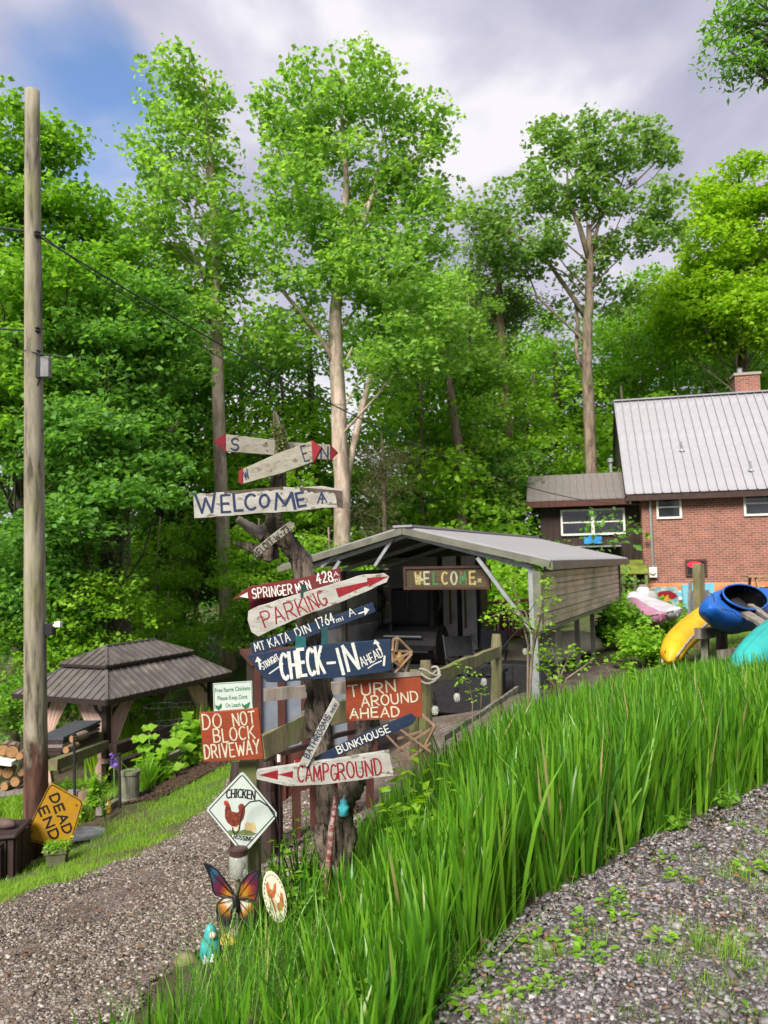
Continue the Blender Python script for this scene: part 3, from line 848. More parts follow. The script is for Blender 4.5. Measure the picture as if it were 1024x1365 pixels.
tag(mesh_np('leaf_litter', V_, F_, surf('brown_litter', (.17, .09, .045), (.09, .05, .03), 20, .9)), 'small brown fallen leaves and bits of bark on the road gravel', 'leaf litter', kind='stuff')
lt_ = scatter(DPOLY, 700); la = rng.uniform(0, 6.28, 700)
V_, F_ = leaves(np.c_[lt_, TZ(lt_[:, 0], lt_[:, 1]) + .045], .04, up_bias=3, aspect=.45, dirs=np.c_[np.cos(la), np.sin(la), np.zeros(700)] * 2)
tag(mesh_np('leaf_litter', V_, F_, bpy.data.materials['brown_litter']), 'small brown fallen leaves scattered over the lower driveway', 'leaf litter', kind='stuff')
# mown grass slope on the left
LAWN = [(-9, 2), (-4.3, 2.5), (-3.75, 4.2), (-3.15, 6.3), (-2.5, 8.3), (-2.25, 10.2), (-2.2, 12.6), (-3.3, 12.8), (-3.9, 11.0), (-4.6, 9.2), (-5.6, 7.2), (-9, 5.5)]
lp = scatter(LAWN, 26000, lambda x, y: np.clip(.3 + .7 * (np.sin(x * 3.1 + y * 2.3) * np.sin(y * 2.9 - x) > -.5), 0, 1))
lp = lp + rng.normal(0, .09, lp.shape)
V_, F_ = blades(lp, .03, .085, .012, 3, .03, seg=1, lean=.8)
tag(mesh_np('mown_grass', V_, F_, M['lawn']), 'sunlit mown grass strip along the left side of the driveway', 'grass', kind='stuff')
HL = [(5.5, 12.5), (9, 14), (22, 22), (22, 24), (8, 24), (5.6, 19)]
hp = scatter(HL, 14000)
V_, F_ = blades(hp, .05, .13, .02, 3, .06, seg=1, lean=.8)
tag(mesh_np('house_lawn', V_, F_, M['lawn']), 'light green lawn between the kayaks and the brick house', 'grass', kind='stuff')

def plant(name, label, cat, at, n_stem, h, spread, lsize, mat, per=16, group=None, aspect=.5):
    """small leafy plant: stems with leaves up each one"""
    root = thing(name, label, cat, at, group=group)
    mb = MB(); pts = []; dr = []
    for i in range(n_stem):
        a = random.uniform(0, 6.28); s = random.uniform(.2, 1) * spread; hh = h * random.uniform(.6, 1.05)
        p = [Vector((math.cos(a) * s * t ** 1.3, math.sin(a) * s * t ** 1.3, hh * t)) for t in (0, .35, .7, 1)]
        mb.tube(p, [.004 + h * .006, .004 + h * .004, .003 + h * .002, .002], 5, cap=False)
        for k in range(per):
            t = random.uniform(.25, 1); sd_ = random.uniform(0, 6.28)
            q = Vector((math.cos(a) * s * t ** 1.3, math.sin(a) * s * t ** 1.3, hh * t))
            pts.append(q); dr.append((math.cos(sd_), math.sin(sd_), .15))
    mb.build('stem', M['bark_brown'] if h > 1.2 else M['grass'], root, smooth=True)
    V, F = leaves(np.array([tuple(p) for p in pts]), lsize, up_bias=2.0, aspect=aspect, dirs=np.array(dr))
    mesh_np('foliage', V, F, mat, root)
    return root
def bush(name, label, at, r, h, lsize, mat, n=20, per=500, group='leafy shrubs about the campground'):
    root = thing(name, label, 'shrub', at, group=group)
    cs = []
    for _ in range(n):
        a = rng.uniform(0, 6.28); q = rng.uniform(0, 1) ** .5 * r * .8
        cs.append((math.cos(a) * q, math.sin(a) * q, rng.uniform(.2, .85) * h * (1 - .4 * q / r)))
    mb = MB()
    for c in cs[:12]:
        mb.tube([(0, 0, -.05), (c[0] * .5, c[1] * .5, c[2] * .6), c], [.02, .012, .006], 5, cap=False)
    mb.build('stem', M['bark_brown'], root)
    leaf_object('foliage', clump_pts(cs, rng.uniform(.28, .45, n) * r, per / max(r * r, .05) * 1.5, .7), lsize, mat, root, up_bias=1.5)
    return root
# ---------------------------------------------------------------- materials for buildings
M['roof_metal'] = surf('grey_metal_roof', (.33, .33, .35), (.27, .265, .285), 2.5, .42, .35, bmp=.05, grime=((.30, .27, .26), 1.2, .5, .75))
M['roof_brown'] = surf('brown_metal_roof', (.25, .22, .215), (.19, .165, .16), 3, .45, .3, bmp=.05)
M['fascia'] = surf('dark_brown_wood', (.055, .028, .022), (.03, .016, .014), 6, .6)
M['wood_black'] = surf('dark_stained_board', (.045, .026, .022), (.018, .011, .010), 3, .7, stretch=(4, 4, .3), bmp=.4)
M['white_paint'] = surf('white_trim', (.72, .70, .64), (.58, .56, .5), 9, .5, bmp=.1)
M['glass'] = surf('dark_glass', (.02, .024, .028), (.012, .014, .016), 3, .08, spec=.8, bmp=0)
M['galv'] = surf('galvanised_steel', (.35, .37, .38), (.25, .27, .27), 12, .45, .5, bmp=.1)
M['trim_tan'] = surf('tan_metal_trim', (.15, .145, .115), (.10, .098, .075), 5, .45, .1, grime=((.16, .18, .12), 3, .5, .7))
M['panel_tan'] = surf('weathered_tan_panel', (.66, .56, .41), (.48, .40, .28), 2.2, .5, .1, stretch=(.5, .5, 4), grime=((.24, .24, .13), 1.7, .45, .7))
M['panel_white'] = surf('white_corrugated', (.48, .48, .46), (.38, .38, .36), 3, .5, .1, grime=((.2, .2, .17), 2, .5, .8))
M['black'] = surf('black_metal', (.02, .02, .022), (.012, .012, .013), 15, .5, bmp=.1)
M['black_plastic'] = surf('black_plastic', (.025, .025, .028), (.015, .015, .017), 15, .35, bmp=.05)
M['red_wood'] = surf('red_brown_stain', (.09, .028, .02), (.05, .018, .014), 10, .65, stretch=(1, 1, .3), bmp=.3)
M['old_wood'] = surf('mossy_weathered_wood', (.20, .165, .10), (.09, .075, .045), 9, .9, stretch=(1, 1, .25), bmp=.6, bd=.01, grime=((.12, .15, .04), 5, .45, .65))
M['grey_wood'] = surf('grey_driftwood', (.24, .21, .18), (.10, .085, .07), 12, .9, stretch=(1, 1, .2), bmp=.7, bd=.01)
M['orange_paint'] = surf('orange_paint', (.62, .20, .05), (.5, .14, .03), 5, .6)
M['under'] = surf('shaded_roof_underside', (.09, .09, .09), (.05, .05, .05), 4, .8)  # shade beneath the carport roof, put into the colour of its bottom faces
M['brown_house'] = surf('brown_door', (.08, .035, .025), (.05, .02, .015), 6, .5)
def brickmat():
    m, nt, b = newmat('red_brick')
    v = coords(nt, (1, 1, 1), 'UV')
    br = nn(nt, 'ShaderNodeTexBrick')
    br.inputs['Scale'].default_value = 1
    br.inputs['Brick Width'].default_value = .215; br.inputs['Row Height'].default_value = .078
    br.inputs['Mortar Size'].default_value = .008; br.inputs['Mortar Smooth'].default_value = .2
    br.inputs['Color1'].default_value = (.31, .10, .065, 1); br.inputs['Color2'].default_value = (.17, .06, .043, 1)
    br.inputs['Mortar'].default_value = (.32, .28, .24, 1); br.inputs['Bias'].default_value = -.1
    nt.links.new(v, br.inputs['Vector'])
    f = noise(nt, v, 2.2, 6)
    c = mix(nt, .6, br.outputs['Color'], ramp(nt, f, [(.3, (.6, .6, .6)), (.7, (1, 1, 1))]), 'MULTIPLY')
    nt.links.new(c, b.inputs['Base Color']); b.inputs['Roughness'].default_value = .85
    bump(nt, b, br.outputs['Fac'], -.5, .01)
    return m
M['brick'] = brickmat()
M['roof_house'] = surf('pale_metal_roof', (.34, .33, .36), (.29, .28, .305), 2.5, .4, .15, bmp=.03, grime=((.21, .19, .19), 1.2, .55, .8))
def uv_xz(o):
    me = o.data; uv = me.uv_layers.new(name='UVMap')
    for p in me.polygons:
        n = p.normal
        for li in p.loop_indices:
            co = me.vertices[me.loops[li].vertex_index].co
            uv.data[li].uv = (co.x, co.z) if abs(n.y) > .5 else ((co.y, co.z) if abs(n.x) > .5 else (co.x, co.y))

# ---------------------------------------------------------------- brick house
HU = Vector((.975, -.222, 0)).normalized()      # along the front, rightwards
HN = Vector((.222, .975, 0)).normalized()       # into the house
e0 = P(838, 659, 27)                             # near eave, left end
hz0 = tz(e0.x + 2, e0.y)
HW = Matrix((( HU.x, HN.x, 0, e0.x), (HU.y, HN.y, 0, e0.y), (0, 0, 1, 0), (0, 0, 0, 1)))
house = thing('brick_house', 'red brick house with steep grey standing seam metal roof', 'house', mw=HW)
ez = e0.z
RL, RUN, RISE = 11.5, 3.75, 4.05
wz0 = hz0 - .4
mb = MB(); mb.box((.45 + 5.3, .45 + 3.6, (wz0 + .95 + ez - .02) / 2), (10.6, 7.2, ez - .02 - wz0 - .95))
o = mb.build('brick_wall', M['brick'], house); uv_xz(o)
# painted foundation
m, nt, b = newmat('painted_foundation')
v = coords(nt)
sx = nn(nt, 'ShaderNodeSeparateXYZ'); nt.links.new(v, sx.inputs[0])
f = noise(nt, v, .9, 2, .4, .8)
f2 = noise(nt, v, 8, 5)
add = nn(nt, 'ShaderNodeMath', operation='MULTIPLY_ADD'); nt.links.new(f, add.inputs[0]); add.inputs[1].default_value = 1.2
mz = nn(nt, 'ShaderNodeMapRange'); nt.links.new(sx.outputs[2], mz.inputs[0]); mz.inputs[1].default_value = wz0 + .3; mz.inputs[2].default_value = wz0 + .95; mz.inputs[3].default_value = -.35; mz.inputs[4].default_value = .45
nt.links.new(mz.outputs[0], add.inputs[2])
c = ramp(nt, add.outputs[0], [(.15, (.55, .55, .52)), (.42, (.12, .38, .48)), (.62, (.30, .52, .58)), (.72, (.48, .18, .07)), (.95, (.50, .24, .10))], 'CONSTANT')
c = mix(nt, .35, c, ramp(nt, f2, [(.3, .5), (.7, 1.)]), 'MULTIPLY')
nt.links.new(c, b.inputs['Base Color']); b.inputs['Roughness'].default_value = .8
mb = MB(); mb.box((.45 + 5.3, .43 + 3.6, wz0 + .475), (10.56, 7.2, .95)); mb.build('foundation', m, house)
# roof slopes made of panels
sl = math.hypot(RUN, RISE)
pane_w = .305
npan = int(RL / pane_w)
ang = math.atan2(RISE, RUN)
mb = MB()
mb.box((pane_w / 2, sl / 2, 0), (pane_w - .018, sl, .02))
mb.box((.016, sl / 2, .03), (.03, sl, .05))
pm = None
for k in range(npan):
    if pm is None:
        o = mb.build('roof_panel', M['roof_house'], house); pm = o.data
    else:
        o = bpy.data.objects.new('roof_panel', pm); COL.objects.link(o); o.parent = house
    # local y runs up the slope, the left edge rakes like the photograph's
    o.matrix_local = Matrix.Translation((k * pane_w - .1, 0, ez)) @ Matrix.Rotation(ang, 4, 'X')
o = bpy.data.objects.new('rear_roof', None)
mb = MB()
mb.add([(-.1, RUN, ez + RISE - .02), (RL - .1, RUN, ez + RISE - .02), (RL - .1, 2 * RUN, ez - .02), (-.1, 2 * RUN, ez - .02),
        (-.1, RUN, ez + RISE - .12), (RL - .1, RUN, ez + RISE - .12), (RL - .1, 2 * RUN, ez - .12), (-.1, 2 * RUN, ez - .12)],
       [(0, 1, 2, 3), (7, 6, 5, 4), (0, 3, 7, 4), (1, 5, 6, 2), (2, 6, 7, 3)])
mb.build('rear_roof', M['roof_metal'], house)
mb = MB(); mb.bar((-.12, RUN, ez + RISE + .03), (RL, RUN, ez + RISE + .03), .28, .05); mb.build('ridge_cap', M['roof_metal'], house)
mb = MB()
mb.bar((-.1, .06, ez - .13), (RL - .2, .06, ez - .13), .05, .2); mb.bar((-.08, .06, ez - .14), (-.08, RUN, ez + RISE - .15), .05, .24, up=(0, 0, 1))
mb.bar((0, .3, ez - .2), (RL - .2, .3, ez - .2), .5, .02)
mb.bar((-.08, RUN, ez + RISE - .15), (-.08, 2 * RUN, ez - .15), .05, .24)
mb.build('fascia', M['fascia'], house)
mb = MB(); mb.add([(.5, .47, ez - .02), (.5, 7.6, ez - .02), (.5, RUN + .3, ez + RISE - .35), (.6, .47, ez - .02), (.6, 7.6, ez - .02), (.6, RUN + .3, ez + RISE - .35)], [(0, 2, 1), (3, 4, 5), (0, 1, 4, 3), (1, 2, 5, 4), (2, 0, 3, 5)])
mb.build('gable_wall', M['wood_black'], house)
# chimney
ch = MB(); ch.box((4.95, RUN + .45, ez + RISE + .08), (.9, .62, 1.35)); co = ch.build('chimney', M['brick'], house); uv_xz(co)
ch = MB(); ch.box((4.95, RUN + .45, ez + RISE + .80), (1.0, .72, .1)); ch.build('chimney_cap', M['brick'], co)
ch = MB(); ch.lathe([(.1, 0), (.1, .22), (.13, .24), (0, .28)], (4.75, RUN + .45, ez + RISE + .85), 10); ch.build('flue', M['galv'], co)
for (ax, t) in ((1.35, .40), (3.45, .17)):
    y = RUN * t; z = ez + RISE * t
    mb = MB(); mb.lathe([(.11, 0), (.07, .07), (.035, .1), (.035, .36), (0, .37)], (ax + .7, y, z), 10); mb.build('vent_pipe', M['galv'], house)
def window(parent, x0, x1, z0, z1, y, sashes=1, label=None, rail=True):
    """double-hung windows set in the wall plane y (local), frame proud, glass recessed"""
    fr = MB(); t = .07
    for (a, b_, c_, d_) in ((x0, x1, z1 - t, z1), (x0, x1, z0, z0 + t), (x0, x0 + t, z0 + t, z1 - t), (x1 - t, x1, z0 + t, z1 - t)):
        fr.box(((a + b_) / 2, y - .02, (c_ + d_) / 2), (b_ - a, .1, d_ - c_))
    wdt = (x1 - x0) / sashes
    for i in range(1, sashes): fr.box((x0 + wdt * i, y - .015, (z0 + z1) / 2), (.12, .1, z1 - z0 - 2 * t))
    f = fr.build('window', M['white_paint'], parent, label=label)
    for i in range(sashes):
        a, b_ = x0 + wdt * i + .07, x0 + wdt * (i + 1) - .07
        if rail:
            s = MB(); s.box(((a + b_) / 2, y - .012, (z0 + z1) / 2), (b_ - a, .05, .045)); s.build('sash', M['white_paint'], f)
            for (u, w) in ((z0 + t, (z0 + z1) / 2 - .022), ((z0 + z1) / 2 + .022, z1 - t)):
                g = MB(); g.box(((a + b_) / 2, y - .004, (u + w) / 2), (b_ - a, .02, w - u)); g.build('pane', M['glass'], f)
        else:
            g = MB(); g.box(((a + b_) / 2, y - .004, (z0 + z1) / 2), (b_ - a, .02, z1 - z0 - 2 * t)); g.build('pane', M['glass'], f)
    return f
def hpos(px, py, y=.45):
    """photo pixel -> local (x,z) on the front wall plane"""
    inv = HW.inverted(); o = inv @ C0; d = (inv.to_3x3() @ (P(px, py, 1) - C0))
    t = (y - o.y) / d.y; q = o + d * t
    return q.x, q.z
def hwin(p, a, b_, y=.45, **k):
    x0, z1 = hpos(*a, y); x1, z0 = hpos(*b_, y)
    return window(p, x0, x1, z0, z1, y, **k)
hwin(house, (874, 661), (909, 691), label='small double hung window at the left end of the brick wall')
hwin(house, (990, 655), (1028, 687), label='double hung window at the right edge of the photo')
_wp = M['white_paint']; M['white_paint'] = M['brown_house']; w = hwin(house, (913, 746), (943, 768), rail=False, label='low basement window with a red lit sign'); M['white_paint'] = _wp
# neon-like sign in the basement window
m, nt, b = newmat('red_lit_sign'); b.inputs['Base Color'].default_value = (.6, .01, .02, 1); b.inputs['Emission Color'].default_value = (1, .02, .06, 1); b.inputs['Emission Strength'].default_value = .9
x0, z0 = hpos(916, 757); x1, z1 = hpos(935, 748)
g = MB(); n = 14
g.prism([((x0 + x1) / 2 + (x1 - x0) / 2 * math.cos(a * 6.283 / n) * (1 + .12 * math.sin(a * 3)), (z0 + z1) / 2 + (z1 - z0) / 2 * math.sin(a * 6.283 / n)) for a in range(n)], .405, .425)
tag(g.build('lit_sign', m), 'glowing red sign inside the low basement window', 'sign').matrix_world = HW
# downspout and meter
mb = MB()
for (p_, q_) in (((866, 664), (867, 752)), ((878, 752), (878, 700))):
    pass
xa, za = hpos(866, 664); xb, zb = hpos(869, 757)
mb.tube([(xa, .38, za), (xa, .38, zb)], .045, 8); mb.build('downspout', M['galv'], house)
mb = MB(); mb.box((xb + .02, .36, zb - .15), (.26, .14, .36)); mb.tube([(xb, .28, zb - .12), (xb, .2, zb - .12)], .09, 12); mb.build('electric_meter', M['white_paint'], house)
# annex: own frame parallel to the house
AW = HW
annex = thing('annex', 'dark timber annex with low brown metal roof attached left of the brick house', 'building', mw=AW)
xl, zt = hpos(720, 676, 1.2); xr, zb = hpos(857, 765, 1.2)
floor_z = tz(*(AW @ Vector((xl, 1.2, 0))).xy) - .2
nb = 16
bw = (xr - xl) / nb
pm = None
for k in range(nb):
    if pm is None:
        mb = MB(); mb.box((0, 0, (zt + floor_z) / 2), (bw - .008, .05, zt - floor_z)); mb.box((bw / 2 - .02, -.035, (zt + floor_z) / 2), (.05, .02, zt - floor_z))
        o = mb.build('wall_board', M['wood_black'], annex); pm = o.data
    else:
        o = bpy.data.objects.new('wall_board', pm); COL.objects.link(o); o.parent = annex
    o.location = (xl + bw * (k + .5), 1.2, 0)
mb = MB(); mb.box(((xl + xr) / 2 + .03, 1.26 + 1.7, (zt + floor_z) / 2), (xr - xl + .1, 3.4, zt - floor_z)); mb.build('wall', M['wood_black'], annex)
ra, rza = hpos(702, 672, .6); rb, rzb = hpos(838, 661, .6); rt, rzt = hpos(714, 635, 3.0)
run = 2.4; rise = rzt - (rza + rzb) / 2
nz = (rza + rzb) / 2
npn = 14; rw = (rb + .1 - ra) / npn; slp = math.hypot(run, rise); an = math.atan2(rise, run)
pm = None
for k in range(npn):
    if pm is None:
        mb = MB(); mb.box((rw / 2, slp / 2, 0), (rw - .004, slp, .02)); mb.box((.015, slp / 2, .02), (.026, slp, .024))
        o = mb.build('roof_panel', M['roof_brown'], annex); pm = o.data
    else:
        o = bpy.data.objects.new('roof_panel', pm); COL.objects.link(o); o.parent = annex
    o.matrix_local = Matrix.Translation((ra + k * rw, .6, nz)) @ Matrix.Rotation(an, 4, 'X')
mb = MB(); mb.add([(ra, 3.0, rzt - .01), (rb, 3.0, rzt - .01), (rb, 5.4, nz), (ra, 5.4, nz), (ra, 3.0, rzt - .1), (rb, 3.0, rzt - .1), (rb, 5.4, nz - .1), (ra, 5.4, nz - .1)],
                  [(0, 1, 2, 3), (7, 6, 5, 4), (0, 3, 7, 4), (1, 5, 6, 2), (2, 6, 7, 3)]); mb.build('rear_roof', M['roof_brown'], annex)
mb = MB(); mb.bar((ra, .62, nz - .12), (rb, .62, nz - .12), .05, .2); mb.bar((ra + .03, .62, nz - .12), (ra + .03, 3.0, rzt - .12), .05, .18); mb.bar((ra + .03, 3.0, rzt - .12), (ra + .03, 5.4, nz - .12), .05, .18); mb.bar((ra, .9, nz - .2), (rb, .9, nz - .2), .6, .02)
mb.build('fascia', M['red_wood'], annex)
hwin(annex, (747, 680), (834, 712), 1.14, sashes=2, label='white framed pair of double hung windows')
x_, z_ = hpos(815, 640, 4)
mb = MB(); mb.lathe([(.075, 0), (.075, 1.6), (.13, 1.62), (.13, 1.75), (0, 1.82)], (x_, 4, z_ - .9), 10); mb.build('stove_pipe', M['galv'], annex)
# blue sign below the annex window, shelf and cable
x0, z0 = hpos(779, 725, 1.05); x1, z1 = hpos(802, 715, 1.05)
sg = thing('blue_sign', 'small bright blue lettered sign on the dark annex wall', 'sign', mw=HW)
mb = MB(); mb.box(((x0 + x1) / 2, 1.08, (z0 + z1) / 2), (x1 - x0, .03, z1 - z0)); mb.build('board', surf('sky_blue_paint', (.03, .25, .62), None, 8, .5), sg)
mb = MB(); mb.prism([(x0 + .1, z1 - .03), (x0 + .2, z1 + .04), (x1 - .2, z1 + .04), (x1 - .1, z1 - .03)], 1.07, 1.10); mb.build('board', surf('sky_blue_paint2', (.04, .3, .68), None, 8, .5), sg)
x0, z0 = hpos(745, 730, .8); x1, z1 = hpos(828, 727, .8)
sh = thing('wall_shelf', 'long thin metal shelf under the annex windows', 'shelf', mw=HW)
mb = MB(); mb.box(((x0 + x1) / 2, .9, (z0 + z1) / 2), (x1 - x0, .45, .05)); mb.build('shelf_board', M['galv'], sh)
for k in (.15, .5, .85):
    mb = MB(); mb.bar((x0 + (x1 - x0) * k, .75, z0 - .03), (x0 + (x1 - x0) * k, 1.16, z0 - .4), .04); mb.build('bracket', M['wood_black'], sh)
# mossy low roof at the foot of the annex
x0, z0 = hpos(826, 762, .3); x1, z1 = hpos(862, 746, .3)
moss = surf('moss', (.20, .24, .03), (.12, .14, .03), 6, .95)
lt = thing('lean_to', 'small mossy roofed lean-to at the foot of the annex', 'shed', mw=HW)
mb = MB(); mb.add([(x0, -.2, z0), (x1, -.2, z0), (x1, .9, z1), (x0, .9, z1), (x0, -.2, z0 - .08), (x1, -.2, z0 - .08), (x1, .9, z1 - .08), (x0, .9, z1 - .08)], [(0, 1, 2, 3), (7, 6, 5, 4), (0, 4, 5, 1), (0, 3, 7, 4), (1, 5, 6, 2), (2, 6, 7, 3)]); mb.build('roof', moss, lt)
for xx in (x0 + .08, (x0 + x1) / 2, x1 - .08):
    mb = MB(); mb.box((xx, -.1, (z0 - .08 + hz0 - .4) / 2), (.1, .1, z0 - .08 - hz0 + .4)); mb.build('post', M['old_wood'], lt)
mb = MB(); mb.box(((x0 + x1) / 2, .5, (z0 + hz0 - .4) / 2), (x1 - x0 - .3, .7, z0 - hz0 + .2)); mb.build('wall', M['wood_black'], lt)

# ---------------------------------------------------------------- carport
CU_ = Vector((.42, .908, 0)).normalized()     # along its length, away
CX_ = Vector((.908, -.42, 0)).normalized()    # rightwards across the gable
c0 = P(728, 748, 10.2)                        # front right eave
CW = Matrix(((CX_.x, CU_.x, 0, c0.x), (CX_.y, CU_.y, 0, c0.y), (0, 0, 1, 0), (0, 0, 0, 1)))
carport = thing('carport', 'open metal carport with low gabled roof and tan side panel', 'carport', mw=CW)
def cpos(px, py, y=0.0, x=None):
    inv = CW.inverted(); o = inv @ C0; d = (inv.to_3x3() @ (P(px, py, 1) - C0))
    t = ((y - o.y) / d.y) if x is None else ((x - o.x) / d.x)
    return o + d * t
CWD = 4.1; HWD = CWD / 2
e_z = c0.z; r_z = cpos(545, 704).z; CL = 7.6
dz_ = r_z - e_z
ra_ = math.atan2(dz_, HWD); sl_ = math.hypot(HWD, dz_)
npl = 19; pw = CL / npl
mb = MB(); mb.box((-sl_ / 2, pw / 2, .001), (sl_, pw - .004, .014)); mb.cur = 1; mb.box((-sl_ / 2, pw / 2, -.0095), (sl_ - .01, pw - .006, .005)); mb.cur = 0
for t in (.12, .5, .88): mb.box((-sl_ / 2, pw * t, .016), (sl_, .045, .018))
pm = None
for side in (0, 1):
    for k in range(npl):
        if pm is None:
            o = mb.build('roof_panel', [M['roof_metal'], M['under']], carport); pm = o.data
        else:
            o = bpy.data.objects.new('roof_panel', pm); COL.objects.link(o); o.parent = carport
        if side == 0:
            o.matrix_local = Matrix.Translation((0.06, k * pw, e_z)) @ Matrix.Rotation(ra_, 4, 'Y')
        else:
            o.matrix_local = Matrix.Translation((-CWD - .06, k * pw + pw, e_z)) @ Matrix.Rotation(math.pi, 4, 'Z') @ Matrix.Rotation(ra_, 4, 'Y')
mb = MB(); mb.bar((-HWD, -.04, r_z + .03), (-HWD, CL + .04, r_z + .03), .3, .03); mb.build('ridge_cap', M['roof_metal'], carport)
mb = MB(); mb.bar((.06, -.03, e_z - .04), (-HWD, -.03, r_z - .04), .05, .09); mb.bar((-HWD, -.03, r_z - .04), (-CWD - .06, -.03, e_z - .04), .05, .09)
mb.bar((.08, -.03, e_z - .06), (.08, CL, e_z - .06), .03, .11); mb.build('fascia', M['trim_tan'], carport)
# frames
xs = -.22
gz_ = {}
for k, yy in enumerate(np.linspace(.12, CL - .15, 6)):
    fr = MB()
    fr.bar((xs, yy, e_z - .08), (-HWD, yy, r_z - .1), .06); fr.bar((-HWD, yy, r_z - .1), (-CWD - xs, yy, e_z - .08), .06)
    fr.build('rafter', M['galv'], carport)
    for xx in (xs, -CWD - xs):
        q = CW @ Vector((xx, yy, 0)); g = tz(q.x, q.y)
        ps = MB(); ps.box((xx, yy, (e_z - .1 + g - .1) / 2), (.075 if k else .1, .075, e_z - .1 - g + .1)); ps.build('post', M['trim_tan'] if k else M['galv'], carport)
    if k == 0:
        for (xa, xb_) in ((xs, xs - .75), (-CWD - xs, -CWD - xs + .75), (-HWD - .95, -HWD - .55), (-HWD + .95, -HWD + .55)):
            inner = abs(xa + HWD) < 1.2
            if inner: continue
            bz = e_z - .95
            br_ = MB(); br_.bar((xa, yy - .05, bz), (xb_, yy - .05, e_z + dz_ * abs(xb_ - xa) / HWD - .12), .05); br_.build('brace', M['galv'], carport)
br_ = MB(); br_.bar((-HWD - 1.4, .07, e_z - .02), (-HWD - 1.0, .07, e_z + dz_ * .5), .045); br_.build('brace', M['galv'], carport)
br_ = MB(); br_.bar((-HWD - .5, .07, e_z - .02), (-HWD - .15, .07, e_z + dz_ * .85), .045); br_.build('brace', M['galv'], carport)
# side panel: four ribbed sheets
pb = cpos(717, 842, x=-.1); zt_ = e_z - .13; zb_ = pb.z
hh = (zt_ - zb_) / 4
for k in range(4):
    mb = MB(); za = zt_ - hh * (k + 1); zc = zt_ - hh * k
    prof = [(0, za + .003), (.022, za + .012), (.022, za + hh * .38), (.0, za + hh * .46), (0, za + hh * .52), (.02, za + hh * .6), (.02, za + hh * .9), (0, zc - .003)]
    vs_ = []; fs_ = []
    for yy in (.05, CL - .05):
        for dx, zz in prof: vs_.append((-.16 + dx, yy, zz))
    n_ = len(prof)
    for yy in (.05, CL - .05):
        for dx, zz in prof: vs_.append((-.185 + dx, yy, zz))
    for i in range(n_ - 1):
        fs_.append((i, i + 1, n_ + i + 1, n_ + i)); fs_.append((2 * n_ + i, 3 * n_ + i, 3 * n_ + i + 1, 2 * n_ + i + 1))
        fs_.append((i, 2 * n_ + i, 2 * n_ + i + 1, i + 1)); fs_.append((n_ + i, n_ + i + 1, 3 * n_ + i + 1, 3 * n_ + i))
    mb.add(vs_, fs_); mb.build('side_panel', M['panel_tan'], carport)
mb = MB(); mb.box((-.15, CL / 2, zb_ - .025), (.07, CL - .05, .05)); mb.box((-.13, .03, (zt_ + zb_) / 2), (.11, .1, zt_ - zb_)); mb.box((-.15, CL - .03, (zt_ + zb_) / 2), (.09, .06, zt_ - zb_)); mb.build('panel_trim', M['trim_tan'], carport)
